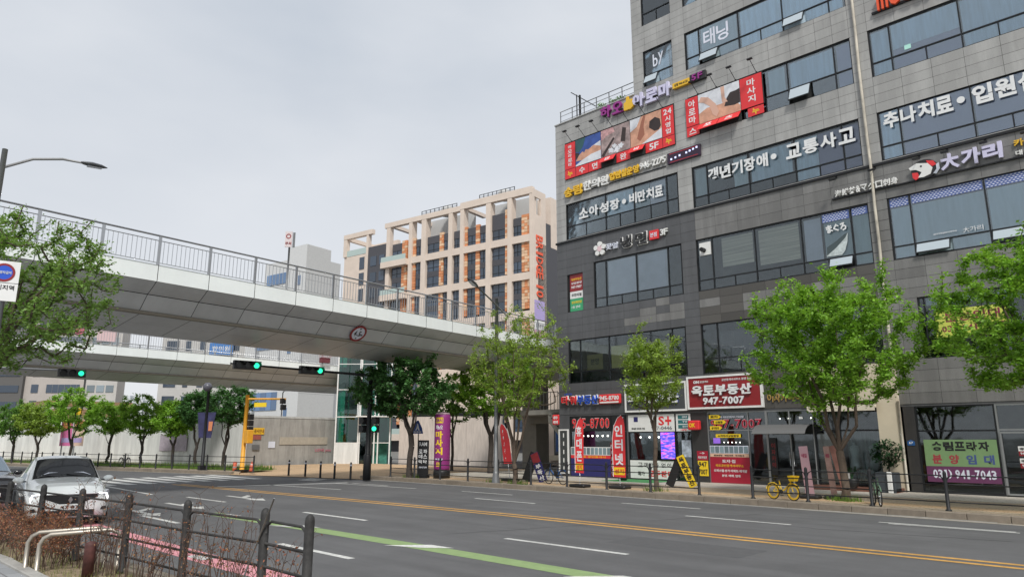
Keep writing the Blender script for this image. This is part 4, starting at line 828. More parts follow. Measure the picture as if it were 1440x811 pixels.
part('fish_eye', MB().prism([(-6.85 + .04 * math.cos(q), 12.95 + .04 * math.sin(q)) for q in np.linspace(0, 2 * math.pi, 9)[:-1]], FY - .156, FY - .149), black_p, ds); part('emblem_rim', MB().prism([(-6.35, 12.5), (-6.2, 12.7), (-6.22, 12.95), (-6.32, 12.9), (-6.32, 12.7), (-6.45, 12.55)], FY - .145, FY - .121), blind_lt, ds)
ms = sign('letter_sign', 'orange letters cut off by the top of the picture', 'sign', -7.9, -5.5, 20.3, 21.2)
letters(ms, 'modern', ff(.06), -7.75, -4.8, 20.72, .68, org_l, .16, .05); part('letter_rail', MB().box(-8.0, -4.7, FY - .09, FY - .012, 20.36, 20.46), black_m, ms)
# ground floor signs
t1 = sign('shop_sign', 'red and blue estate agent letter sign at the building corner', 'sign', -26.2, -22.05, 3.95, 4.6)
for d, bb in ((.02, .045), (.10, .012)):
    letters(t1, '타워', ff(d), -26.12, -25.0, 4.28, .54 if bb > .04 else .46, white_p if bb > .04 else red_s, .08, bb); letters(t1, '부동산', ff(d), -24.98, -23.5, 4.26, .54 if bb > .04 else .46, white_p if bb > .04 else blue_l, .08, bb)
part('red_box', MB().bbox(-23.45, -22.05, FY - .16, FY - .02, 4.0, 4.5, .03), red_s, t1); letters(t1, '945-8700', ff(.16), -23.4, -22.12, 4.3, .24, white_l, .02, .03); part('white_strip', MB().box(-23.38, -22.15, FY - .166, FY - .161, 4.04, 4.12), white_p, t1); line(t1, '(공인)', ff(.05), -25.95, -25.4, 4.62, .12, blue_l)
t2 = sign('shop_sign', 'dark sign with white frame and blocky white phone shop letters', 'sign', -21.7, -18.22, 3.6, 4.86, .1, m=mat('dark grey sign', (.07, .075, .078), .5), border=white_p)
for d, bb, mm in ((.1, .05, blue_l), (.14, .04, white_l)): letters(t2, '외국인폰', ff(d), -21.6, -18.5, 4.25, .66, mm, .05, bb)
t3 = sign('shop_sign', 'large crimson estate agent sign with white frame', 'sign', -17.98, -14.33, 3.64, 5.03, .14, m=crim_s, border=white_p)
for d, bb, mm in ((.14, .045, mat('letter return', (.35, .38, .48), .4, metal=.4)), (.19, .04, white_l)):
    letters(t3, '옥토부동산', ff(d), -17.8, -14.7, 4.42, .48, mm, .05, bb); letters(t3, '947-7007', ff(d), -17.2, -15.1, 3.92, .34, mm, .05, bb)
line(t3, 'ON', ff(.145), -17.7, -17.4, 4.84, .14, white_l, bold=.05); line(t3, '공인중개사', ff(.145), -17.36, -16.9, 4.84, .10, white_l); line(t3, '공인중개사사무소 분양 임대', ff(.145), -16.2, -14.7, 4.88, .11, white_l)
rb = E('bracket_sign', 'red lacquered box sign with yellow script on the dark pier', 'sign', (-17.75, 30.8, 2.6)); part('sign_box', MB().bbox(-18.02, -17.42, FY - .35, FY - .1, 2.58, 3.02, .04), red_s, rb); line(rb, 'OK', fr((0, FY - .35, 0)), -17.95, -17.6, 2.8, .2, yel_s, bold=.03); part('bracket', MB().box(-17.75, -17.7, FY - .1, FY - .01, 2.7, 2.9), black_m, rb)
rr = E('bracket_sign', 'small round cornered pink red blade sign at the building corner', 'sign', (-26.7, 31, 2.9)); part('sign_box', MB().bbox(-26.95, -26.42, FY + .0, FY + .15, 2.95, 3.52, .05), red_s, rr); line(rr, '대우', fr((0, FY, 0)), -26.85, -26.52, 3.35, .18, white_l, bold=.03); line(rr, '매매', fr((0, FY, 0)), -26.85, -26.52, 3.1, .18, white_l, bold=.03)
rp = E('road_board', 'tall white framed board painted like a dashed road', 'board', (-26.05, 30.9, .15)); part('board', MB().box(-26.32, -25.78, FY - .06, FY - .02, .35, 2.62), mat('road board grey', (.05, .055, .055), .6), rp)
part('board_frame', MB().box(-26.41, -26.32, FY - .08, FY - .02, .3, 2.7).box(-25.78, -25.69, FY - .08, FY - .02, .3, 2.7).box(-26.32, -25.78, FY - .08, FY - .02, 2.62, 2.7).box(-26.32, -25.78, FY - .08, FY - .02, .3, .35), white_p, rp)
for k in range(5): part('painted_dash', MB().box(-26.09, -26.02, FY - .064, FY - .061, .45 + k * .45, .68 + k * .45), white_p, rp)
bn = E('lease_banner', 'green and purple lease banner with phone number on the empty shop window', 'banner', (-6.8, 30.95, .6))
part('green_cloth', MB().box(-8.0, -5.62, FY + .0, FY + .012, 1.14, 2.12), mat('light green banner', (.19, .31, .14), .6, var=.05), bn); part('purple_cloth', MB().box(-8.0, -5.62, FY + .0, FY + .012, .56, 1.135), mat('purple banner', (.13, .035, .10), .6, var=.05), bn)
FB = fr((0, FY, 0)); letters(bn, '송림프라자', FB, -7.75, -5.85, 1.88, .34, black_p, .004, .055); letters(bn, '분', FB, -7.78, -7.42, 1.4, .34, mat('brick print', (.35, .05, .06), .5), .004, .04); letters(bn, '양', FB, -7.22, -6.86, 1.4, .34, MATS['brick print'], .004, .04); letters(bn, '임', FB, -6.66, -6.3, 1.4, .34, mat('indigo print', (.06, .09, .25), .5), .004, .04); letters(bn, '대', FB, -6.1, -5.74, 1.4, .34, MATS['indigo print'], .004, .04)
letters(bn, '031) 941-7043', FB, -7.8, -5.75, .86, .32, blind_lt, .004, .06)
# roof railing, mast and pots on the lower roof
rf = E('roof_railing', 'thin metal railing along the lower roof edge', 'railing', (-23.5, 31.3, 21.1))
for k in range(7):
    x = -26.2 + k * .93; part('post', MB().box(x - .02, x + .02, 31.28, 31.32, 21.1, 22.1), pole_g, rf)
for z in (21.45, 21.8, 22.1): part('rail', MB().tube([(-26.25, 31.3, z), (-20.6, 31.3, z)], .016 if z < 22 else .025, 6), pole_g, rf)
ma = E('roof_mast', 'dark mast with slanting stay behind the roof railing', 'mast', (-25.2, 32, 21.1)); part('mast_post', MB().box(-25.3, -25.2, 32, 32.1, 20.6, 23.2).box(-25.5, -25.45, 32, 32.05, 20.6, 23.3), black_m, ma); part('stay', MB().tube([(-25.9, 32, 23.6), (-24.0, 32, 22.0)], .03, 6), black_m, ma)
def pot_plant(x, y, z, h, lab, grp=None):
    e = E('potted_shrub', lab, 'plant', (x, y, z), grp, local=True); part('pot', MB().lathe(0, 0, [(.14, 0), (.2, .3)], 10), mat('brown pot', (.12, .06, .04), .8), e); rr = random.Random(x)
    m_ = MB()
    for k in range(160):
        a = rr.uniform(0, 6.28); q = rr.uniform(.0, .32); zz = .3 + rr.uniform(0, h); s_ = .05; c = Vector((q * math.cos(a), q * math.sin(a), zz)); u = Vector([rr.uniform(-1, 1) for _ in range(3)]).normalized() * s_; v = u.orthogonal().normalized() * s_ * .6
        m_.add([c - u, c + v, c + u, c - v], [(0, 1, 2, 3)])
    part('foliage', m_, leaf_m, e)
for q, x in zip(('left', 'middle', 'right'), (-23.4, -22.5, -22.0)): pot_plant(x, 31.8, 21.2, .35, q + ' one of three potted shrubs behind the roof railing', 'potted shrubs on the lower roof')

# ================================================================== FOOTBRIDGES
def bridge(label, o, b, s0, s1, seg, near=True, group='curved white footbridges over the road'):
    """o: point on the near railing line, b: unit direction, cross section sweeps away from the camera (local -n)"""
    bx, by = b; nx, ny = by, -bx
    e = E('footbridge', label, 'footbridge', (o[0], o[1], 0), group, local=True)
    W_ = 3.55
    half = [(0.0, 8.36), (.0, 7.80), (-.62, 7.40), (-1.13, 6.85)]; low = [(-1.13, 6.70), (-2.18, 6.52), (-W_, 6.28)]
    def pt(s, c, z): return (bx * s + nx * c, by * s + ny * c, z)
    def skin(name, prof, s_a, s_b, m, th=.03):
        mb = MB(); n = len(prof); vs = []
        for s in (s_a + .012, s_b - .012): vs += [pt(s, c, z) for c, z in prof]
        mb.add(vs, [(i, i + 1, n + i + 1, n + i) for i in range(n - 1)], False)
        return part(name, mb, m, e)
    def arcp(a, c, k, bul):
        return [(a[0] + (c[0] - a[0]) * t - bul * math.sin(math.pi * t) * .6 * -1 * (-1), a[1] + (c[1] - a[1]) * t - bul * math.sin(math.pi * t)) for t in [i / k for i in range(k + 1)]]
    mir = lambda pr: [(-2 * W_ - c, z) for c, z in pr][::-1]
    s = s0
    while s < s1 - .01:
        t = min(s + seg, s1)
        fas = [(0.02, 8.40), (0.02, 7.79)]
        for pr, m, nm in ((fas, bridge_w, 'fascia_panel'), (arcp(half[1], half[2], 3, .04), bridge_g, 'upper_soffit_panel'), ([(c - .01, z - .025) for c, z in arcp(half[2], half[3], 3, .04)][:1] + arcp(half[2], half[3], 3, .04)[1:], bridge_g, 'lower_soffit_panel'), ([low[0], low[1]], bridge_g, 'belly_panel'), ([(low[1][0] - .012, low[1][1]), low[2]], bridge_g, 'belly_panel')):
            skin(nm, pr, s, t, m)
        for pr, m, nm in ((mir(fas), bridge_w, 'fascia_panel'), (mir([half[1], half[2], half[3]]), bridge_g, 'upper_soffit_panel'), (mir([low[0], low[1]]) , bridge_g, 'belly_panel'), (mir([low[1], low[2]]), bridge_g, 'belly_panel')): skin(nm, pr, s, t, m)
        s = t
    # hidden inner core shows as the dark seams
    core = MB(); prof = [(-.03, 8.36), (-.03, 7.8), (-.66, 7.44), (-1.16, 6.88), (-1.16, 6.72), (-2.18, 6.56), (-W_, 6.32)]; full = prof + [(-2 * W_ - c, z) for c, z in prof[:-1]][::-1]; n = len(full)
    vs = [pt(s0, c, z) for c, z in full] + [pt(s1, c, z) for c, z in full]
    core.add(vs, [(i, (i + 1) % n, (i + 1) % n + n, i + n) for i in range(n)] + [tuple(range(n))[::-1], tuple(range(n, 2 * n))]); part('deck_core', core, bridge_s, e)
    for c, z in ((-1.14, 6.775), (-2 * W_ + 1.14, 6.775)): part('edge_bead', MB().tube([pt(s0, c, z), pt(s1, c, z)], .075, 8), bridge_b, e)
    part('coping', MB().add([pt(s0, .04, 8.40), pt(s0, -.3, 8.41), pt(s1, -.3, 8.41), pt(s1, .04, 8.40)], [(0, 1, 2, 3)]), bridge_w, e)
    for c0 in (-.06, -2 * W_ + .06):
        part('handrail', MB().tube([pt(s0, c0, 9.53), pt(s1, c0, 9.53)], .036, 8), steel, e)
        for z in (9.34, 8.50): part('rail_bar', MB().tube([pt(s0, c0, z), pt(s1, c0, z)], .016, 6), steel, e)
        nb = int((s1 - s0) / (seg / 12)); bal = MB(); 
        pm_ = MB().box(-.05, .05, -.03, .03, 8.41, 9.50).mesh('rail_post'); pm_.materials.append(steel); bm_ = MB().box(-.009, .009, -.009, .009, 8.50, 9.34).mesh('baluster'); bm_.materials.append(steel)
        k = 0; s = s0
        while s < s1:
            x, y, _ = pt(s, c0, 0)
            if k % 12 == 0: q = link('rail_post', pm_, e); q.location = (x, y, 0); q.rotation_euler = (0, 0, math.atan2(by, bx))
            elif near and c0 > -1: q = link('baluster', bm_, e); q.location = (x, y, 0)
            else: bal.box(x - .009, x + .009, y - .009, y + .009, 8.50, 9.34)
            s += seg / 12; k += 1
        if bal.v: part('balusters', bal, steel, e, kind='stuff')
    return e
o1 = Vector((-26.4, 3.89, 0)); bd = Vector((-.1036, .9946, 0)); st0 = 1.16 - 1.98 * 6
p0 = o1 + bd * st0
br1 = bridge('nearer white curved footbridge with steel railing spanning the road', (p0.x, p0.y), (bd.x, bd.y), 0, 1.98 * 25, 1.98)
# clearance roundel on the grey soffit, sitting on the lower panel
ru = Vector((bd.x, bd.y, 0)); nn_ = Vector((bd.y, -bd.x, 0))
c_ = o1 + bd * (15.2); tl = (Vector((0, 0, 6.87)) + nn_ * -1.10) - (Vector((0, 0, 7.40)) + nn_ * -.62); upv = (-tl).normalized()
cen = c_ + nn_ * -.80 + Vector((0, 0, 7.14))
Fr_ = fr(cen, ru, upv); Fr_ = Fr_ @ Matrix.Translation((0, 0, .035)) @ Matrix.Scale(.82, 4)
rd_ = E('clearance_sign', 'round white sign with red ring and 4.5 m height limit under the bridge edge', 'road sign', tuple(cen))
part('disc', disc(Fr_, .50, 0, .02), blind_lt, rd_); part('red_ring', ring(Fr_, .43, .55, .0, .03), crim_s, rd_)
letters(rd_, '4.5', Fr_ @ Matrix.Translation((0, 0, .022)), -.3, .18, 0, .36, black_p, .006, .03); letters(rd_, 'm', Fr_ @ Matrix.Translation((0, 0, .022)), .16, .34, -.08, .15, black_p, .006, .02)
for s_ in (1, -1): part('arrow_mark', MB().add([tuple(Fr_ @ Vector((-.08, s_ * .38, .024))), tuple(Fr_ @ Vector((.08, s_ * .38, .024))), tuple(Fr_ @ Vector((0, s_ * .26, .024)))], [(0, 1, 2)]), black_p, rd_)
bridge('farther white curved footbridge ending at the glass lift tower', (-52.45, 3.0), (-.045, .999), -12, 33.0, 2.05)
# landing: column, beam and stair beside the main building
ld = E('bridge_landing', 'concrete column, landing and stair of the nearer bridge beside the shops', 'stair', (-33.4, 36.5, .15))
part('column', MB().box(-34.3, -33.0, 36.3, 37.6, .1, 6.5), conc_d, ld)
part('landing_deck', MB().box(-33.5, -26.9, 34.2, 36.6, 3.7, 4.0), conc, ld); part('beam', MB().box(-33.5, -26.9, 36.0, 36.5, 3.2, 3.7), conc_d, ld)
stp = MB(); 
for k in range(22): part('step', MB().box(-29.3 + k * .16, -29.1 + k * .16, 33.4, 34.9, 3.62 - k * .16, 3.78 - k * .16), conc, ld)
part('stair_slab', MB().prism([(-29.3, 3.6), (-29.3, 3.2), (-26.45, .35), (-26.45, .75)], 33.35, 34.95), conc, ld)
for k in range(14): part('baluster', MB().box(-33.2 + k * .3, -33.17 + k * .3, 34.25, 34.28, 4.0, 5.1), steel, ld)
part('handrail', MB().tube([(-33.3, 34.26, 5.1), (-29.3, 34.26, 5.1), (-26.5, 34.26, 2.2)], .03, 6), steel, ld)
part('upper_slab', MB().box(-31.5, -27.0, 37, 44, 4.9, 6.1), cream, ld)

# glass lift tower
lt = E('lift_tower', 'glass lift tower with white frame at the end of the far bridge', 'lift tower', (-51.3, 34.5, .1))
ex, ey = (.707, .707); Pt = lambda u, v, z: (-53.3 + u * .70 - v * .71, 33.3 + u * .71 + v * .70, z)
def obx(u0, u1, v0, v1, z0, z1):
    m_ = MB(); vs = [Pt(u, v, z) for z in (z0, z1) for v in (v0, v1) for u in (u0, u1)]; return m_.add(vs, [(0, 2, 3, 1), (4, 5, 7, 6), (0, 1, 5, 4), (1, 3, 7, 5), (3, 2, 6, 7), (2, 0, 4, 6)])
part('shaft_core', obx(.5, 4.3, .8, 3.2, .1, 10.5), mat('dim teal shaft', (.06, .24, .18), .8, var=.5, scale=1.2), lt)
for (u0, u1) in ((.06, .94), (1.0, 1.88), (2.2, 3.05), (3.7, 4.6)):
    for (z0, z1) in ((1.9, 4.0), (4.08, 6.3), (6.38, 8.5), (8.58, 10.9)):
        if (u0, z0) in ((2.2, 1.9),): continue
        part('glass_panel', obx(u0, u1, 0, .03, z0, z1), glass_t, lt)
part('base_panel', obx(.05, 1.9, -.02, .05, .1, 1.86), hoard_w, lt)
for u in (0, 1.92, 2.05, 3.3, 3.62, 4.62): part('white_mullion', obx(u - .05, u + .05, -.06, .08, .1, 11.0), white_p, lt)
for z in (1.88, 4.04, 6.34, 8.54, 10.95): part('transom', obx(-.03, 4.65, -.03, .06, z - .03, z + .03), white_p, lt)
part('door_frame', obx(2.1, 3.2, -.12, -.06, 3.85, 3.98), white_p, lt); part('dark_door', obx(2.15, 3.15, -.05, 0, .15, 3.85), dark_in, lt); part('door_glass', obx(2.15, 2.6, -.1, -.06, .2, 3.4), glass_t, lt)
part('roof', obx(-.15, 4.8, -.2, 3.6, 11.0, 11.2), white_p, lt); part('porch_canopy', obx(1.9, 5.3, -1.2, -.06, 4.0, 4.1), white_p, lt)
for u in (2.0, 5.2): part('canopy_stay', MB().tube([Pt(u, -1.1, 4.1), Pt(u - .2, -.05, 5.2)], .03, 6), white_p, lt)

# ================================================================== FAR BUILDINGS
def rotbox(name, label, cat, o, rz): return E(name, label, cat, (o[0], o[1], 0), None, rz, True)
# cream framed apartment block with terracotta panels: local x = -u (u runs left along the front), y = depth
ap = rotbox('apartment_block', 'cream framed apartment block with orange tile strips and tall red lettering', 'building', (-79.56, 87.23), R(9.1))
def ub(u0, u1, y0, y1, z0, z1, mb=None): return (mb or MB()).box(-u1, -u0, y0, y1, z0, z1)
part('body', ub(.35, 36, 1.2, 16, -.5, 40.4).box(-29.5, -.0, 1.3, 16, -.5, 36), slate, ap)
part('side_wall', ub(0, .3, .0, 4.0, -.5, 41.0).box(-.3, 0, 0, .35, 41.0, 45.6).box(-.3, 0, 2.4, 4.0, 41.0, 45.6).box(-.3, 0, .35, 2.4, 44.2, 45.6), cream, ap)
part('rear_side_wall', ub(.6, 1.0, 4.0, 6.2, -.5, 40.5), slate, ap); part('rear_tower', MB().box(-9, -.3, 6.2, 14, -.5, 45.8), cream, ap)
for k in range(12): part('side_window', MB().box(-.62, -.56, 4.4, 5.5, 36.9 - 3.4 * k, 39.2 - 3.4 * k), win_far, ap)
PI_ = [(0.31, .9), (4.7, 5.65), (9.4, 10.5), (15.75, 16.6), (18.5, 19.5), (25.2, 26.4), (28.9, 29.8)]
for (a, b_) in PI_: part('pier', ub(a, b_, 0, 1.4, -.5, 44.8 if a < 16 or a > 17 else 44.8), cream, ap)
part('pier', ub(35.0, 36.0, 0, 1.0, -.5, 44.6), cream, ap)
part('top_beam', ub(.31, 16.6, -.05, .9, 44.82, 46.1), cream, ap); part('top_beam', ub(16.62, 36.6, -.04, .9, 44.6, 45.6), cream, ap)
for (u) in (16.6, 29.0, 36.0): part('roof_cross_beam', ub(u - .8, u, .9, 7, 44.9, 45.6), cream, ap)
part('penthouse_wall', ub(2.6, 9.3, 5.0, 5.3, 40.4, 46.2), tile_w, ap); part('penthouse_wall', ub(9.6, 13.2, 5.5, 5.8, 40.4, 46.3), tile_w, ap); part('penthouse_wall', ub(17, 28.6, 5, 5.3, 40.4, 45.9), tile_w, ap)
for j, (zt) in enumerate([37.42 - 6.8 * k for k in range(6)]):
    for (a, b_) in zip([q[1] for q in PI_[:-1]], [q[0] for q in PI_[1:]]): part('floor_beam', ub(a, b_, .05, 1.3, zt - 1.3, zt), cream, ap)
    part('balcony_slab', ub(29.8, 36.8, -.7, 1.0, zt - 1.4, zt - .2), cream, ap)
    part('balcony_glass', ub(29.9, 36.7, -.68, -.64, zt - .2, zt + .8), mat('pale balcony glass', (.45, .55, .52), .2), ap)
WC = [(2.85, 4.65), (6.45, 9.35), (10.55, 12.15), (13.15, 15.05), (16.65, 18.4), (19.55, 20.9), (22.0, 25.1), (26.45, 28.1), (31.9, 34.6)]
OC = [(.95, 2.8), (5.7, 6.4), (12.2, 13.1), (15.1, 15.7), (20.95, 21.95), (28.15, 28.85), (30.5, 31.85)]
levels = [(37.42, 39.4)] + [z for k in range(5) for z in ((33.9 - 6.8 * k, 36.1 - 6.8 * k), (30.62 - 6.8 * k, 32.8 - 6.8 * k))]
for (a, b_) in WC:
    for (z0, z1) in levels:
        f = part('window', ub(a, b_, .55, .75, z0, z1), win_far, ap)
        mid = (a + b_) / 2; part('glazing_bar', ub(mid - .05, mid + .05, .5, .56, z0, z1).box(-b_, -a, .5, .56, z0 + .7, z0 + .78), frame_d, f)
    for k in range(5): part('spandrel', ub(a, b_, .5, .8, 32.82 - 6.8 * k, 33.88 - 6.8 * k), slate, ap)
    part('spandrel', ub(a, b_, .45, .8, 39.42, 40.9 if a != 6.45 else 42.4), slate, ap)
for (a, b_) in OC:                                                     # terracotta tiles as pieces: one tile course each
    zt = 41.0 if a != 5.7 else 42.6
    t = MB(); t2 = MB(); z = 5.0; r_ = random.Random(int(a * 10)); k = 0
    while z < zt:
        inb = any(abs(((37.42 - z) % 6.8)) < 1.3 for _ in (0,)) and z < 37.42
        nx = max(1, round((b_ - a) / .62)); wq = (b_ - a) / nx
        for i in range(nx):
            if not inb: (t2 if r_.random() < .45 else t).add(ub(a + i * wq + .015, a + (i + 1) * wq - .015, .35, .8, z + .02, z + .52).v, [(0, 2, 3, 1), (4, 5, 7, 6), (0, 1, 5, 4), (1, 3, 7, 5), (3, 2, 6, 7), (2, 0, 4, 6)])
        z += .55
    part('terracotta_tiles', t, terra, ap, kind='stuff'); part('pale_tiles', t2, terra2, ap, kind='stuff')
Fap = fr((.02, 0, 0), (0, 1, 0), (0, 0, 1))
FT = fr((.03, 1.35, 37.0), (0, 0, -1), (0, 1, 0))
letters(ap, 'BRIDGE 10', FT, -.3, 10.9, .4, 2.1, org_l, .10, .012)
part('hung_banner', MB().box(.0, .05, .1, 3.3, 22.2, 25.6), lav_s, ap); part('hung_banner', MB().box(.0, .05, .1, 3.3, 20.5, 22.1), white_p, ap); part('hung_banner', MB().box(.0, .05, .1, 3.3, 18.4, 20.4), mat('pink violet banner', (.6, .3, .42), .5), ap); line(ap, '입주분양', fr((.06, .5, 0), (0, 1, 0), (0, 0, 1)), 0, 2.3, 21.2, .7, slate)
for (u0, u1, z) in ((4.5, 12.5, 46.1), (18, 27, 45.6)):                # roof services
    part('roof_rail', ub(u0, u1, .6, .66, z + .9, z + 1.0).box(-u1, -u0, .6, .66, z + .45, z + .5), black_m, ap)
    for k in range(9): uu = u0 + (u1 - u0) * k / 8; part('roof_rail_post', ub(uu - .05, uu + .05, .58, .68, z, z + 1.0), black_m, ap)
    part('water_tank', MB().lathe(-(u0 + u1) / 2, 3.2, [(1.3, z), (1.3, z + 1.3), (.9, z + 1.8), (.1, z + 2.0)], 14), tile_w, ap)
# dark wing and left pergola of the same block
part('wing_body', ub(41.0, 48.8, .35, 15, -.5, 40.3), cream, ap); part('wing_dark', ub(36.1, 41.4, .2, 15, -.5, 41.4), slate, ap)
for k in range(10):
    for (a, b_) in ((36.6, 38.0), (38.9, 40.6)): part('wing_window', ub(a, b_, .12, .22, 37.2 - 3.4 * k, 39.2 - 3.4 * k), win_far, ap)
    part('wing_window', ub(42.6, 44.0, .25, .37, 37.0 - 3.4 * k, 39.6 - 3.4 * k), win_far, ap)
part('wing_pier', ub(41.4, 42.0, .1, 1, -.5, 44.2), cream, ap); part('wing_pier', ub(48.0, 49.0, .1, 1, 40.3, 44.2), cream, ap); part('wing_beam', ub(40.3, 49.0, .05, .9, 44.2, 45.2), cream, ap); part('wing_beam', ub(40.6, 49.0, 8, 8.8, 43.8, 44.8), cream, ap); part('wing_beam', ub(48.2, 48.98, .9, 8, 44.1, 44.9), cream, ap); part('wing_glass', ub(42, 48, .3, .36, 40.3, 41.6), MATS['pale balcony glass'], ap)
# white tiled block with blue windows
wb = rotbox('office_block', 'pale grey tiled block with blue glass strips behind the bridges', 'building', (-77.61, 43.09), R(9.1))
part('tower', ub(.03, 3.7, 0, 3.8, -.5, 26.1), tile_l, wb); part('side_facing', MB().box(-.2, .0, .02, 5.5, -.5, 24.6).box(-.2, .0, .02, 3.82, 24.6, 26.05), tile_w, wb); part('low_block', ub(.2, 8.4, .1, 5.5, -.5, 24.6), tile_l, wb); part('left_block', ub(8.4, 12.5, .8, 14, -.5, 16.5), tile_l, wb)
for (a, b_, z0, z1) in ((3.9, 7.8, 21.6, 23.0), (4.0, 9.2, 13.3, 15.4), (4.1, 9.3, 9.6, 11.3), (4.1, 9.4, 5.7, 7.9), (4.2, 9.2, 2.4, 4.4), (1.9, 2.6, 12.5, 14.5), (1.9, 2.6, 8, 9.6), (1.9, 2.6, 4.4, 5.9), (.9, 1.4, 21, 22.2)):
    n_ = max(1, int((b_ - a) / .9))
    for i in range(n_): part('window', ub(a + (b_ - a) * i / n_ + .03, a + (b_ - a) * (i + 1) / n_ - .03, -.06 if a < 3.7 else .02, .0 if a < 3.7 else .09, z0, z1), win_bl, wb)
for k in range(8): part('wall_groove', MB().box(.0, .008, .05, 5.45, 2 + k * 2.8, 2.03 + k * 2.8), mat('pale groove', (.3, .3, .3), .8), wb)
# greige office (left) and pale block in the middle distance
oa = rotbox('office_block', 'greige office with long window bands at the left edge', 'building', (-127.5, 33.5), R(45))
oa_w = 12.2
part('wall', MB().box(-9.5, 0, 0, 4, -.5, 22), bld_b, oa); part('right_wall', MB().box(0.01, 5, .15, 2.5, -.5, 21.5), mat('light greige panels', (.52, .50, .47), .75, stain=.06), oa); part('dark_wing', MB().box(-24, -9.5, -.6, 4, -.5, 22), mat('dim grey wing', (.13, .125, .12), .7, isl=.1), oa)
for k in range(8):
    z = 1.8 + 2.55 * k
    f = part('window', MB().box(-6.0, -.8, -.08, .02, z, z + 1.3), win_far, oa)
    for i in range(6): part('window_bar', MB().box(-6.0 + i * .95, -5.95 + i * .95, -.12, -.08, z, z + 1.3), frame_g, f)
    part('window', MB().box(-8.4, -7.3, -.08, .02, z, z + 1.3), win_far, oa)
    for i in range(3): part('window', MB().box(.3 + i * 1.5, 1.5 + i * 1.5, .07, .17, z + .1, z + 1.2), mat('pale far glass', (.25, .30, .33), .2, isl=.3), oa)
    f = part('window_band', MB().box(-23, -10, -.7, -.6, z, z + 1.1), win_far, oa)
part('red_banner', MB().box(-2.5, -.9, -.2, -.1, 18.8, 19.8), mat('rosy banner', (.6, .12, .2), .6), oa); part('faded_banner', MB().box(1.0, 4.0, -.05, .05, 17.6, 19.6), mat('faded pink banner', (.62, .45, .45), .6), oa)
rsg = E('wall_sign', 'bright red sign box above the trees at left', 'sign', (-111.5, 28.5, 5.5)); Mr = Matrix.Translation((-115.7, 27.3, 0)) @ Matrix.Rotation(R(45), 4, 'Z'); part('sign_box', MB().box(0, 2.3, 0, .3, 5.3, 6.7), mat('bright red panel', (.75, .04, .03), .5), rsg, M=Mr); part('dark_side', MB().box(-.3, 0, -.1, .4, 5.2, 6.8).box(2.3, 2.6, -.1, .4, 5.2, 6.8), black_p, rsg, M=Mr); part('sign_post', MB().box(1.0, 1.2, .1, .3, 0, 5.3), black_m, rsg, M=Mr)
lo = E('low_building', 'low white and tan building behind the left street trees', 'building', (-112, 22, 0)); part('wall', MB().box(-118, -106, 24, 34, -.5, 6.4), white_p, lo); part('fascia', MB().box(-118.2, -105.8, 23.8, 34, 6.42, 7.1), mat('tan brown fascia', (.30, .18, .11), .7), lo); part('side', MB().box(-105.9, -103.2, 24.2, 32, -.5, 6.0), mat('tan brown fascia', (.3, .18, .11), .7), lo)
ob = rotbox('office_block', 'pale block with small dark windows between the two far towers', 'building', (-105.6, 36.9), R(45))
part('wall', MB().box(0, 13.5, 0, 12, -.5, 17.6), mat('pale grey render', (.50, .49, .47), .75, stain=.06), ob); part('roof_box', MB().box(2, 8, 3, 9, 17.6, 20), tile_w, ob)
for k in range(6):
    z = 1.6 + 2.6 * k
    for (a, b_) in ((.7, 2.4), (3.4, 4.1), (5.4, 6.2), (7.3, 8.9), (10.2, 11.0), (12, 12.8)): part('window', MB().box(a, b_, -.07, .02, z, z + 1.35), win_far, ob)
bsg = E('wall_sign', 'blue and yellow sign board behind the far bridge railing', 'sign', (-99.5, 42.2, 14)); Mx = Matrix.Translation((-100.4, 41.6, 0)) @ Matrix.Rotation(R(45), 4, 'Z')
part('blue_board', MB().box(0, 3.3, -.3, -.1, 13.9, 15.6), mat('blue board', (.06, .20, .50), .5), bsg, M=Mx); part('yellow_board', MB().box(.9, 3.3, -.32, -.12, 15.62, 16.2), yel_s, bsg, M=Mx); line(bsg, '한의원', Mx @ fr((0, -.31, 0)), .4, 2.9, 14.8, .7, white_l)
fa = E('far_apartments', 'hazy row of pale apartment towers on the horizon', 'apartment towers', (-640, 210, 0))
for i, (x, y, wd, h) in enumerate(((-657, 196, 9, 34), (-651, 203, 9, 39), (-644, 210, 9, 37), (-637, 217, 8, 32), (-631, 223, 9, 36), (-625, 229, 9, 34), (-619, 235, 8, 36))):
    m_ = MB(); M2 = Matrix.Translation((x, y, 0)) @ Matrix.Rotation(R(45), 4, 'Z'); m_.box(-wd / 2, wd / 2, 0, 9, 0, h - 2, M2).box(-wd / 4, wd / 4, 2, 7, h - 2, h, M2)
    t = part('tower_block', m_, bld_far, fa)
    for kx in (-.28, .22): part('window_column', MB().box(wd * kx - .6, wd * kx + .6, -.15, 0, 2, h - 4, M2), mat('hazy window column', (.42, .44, .46), .8), t)

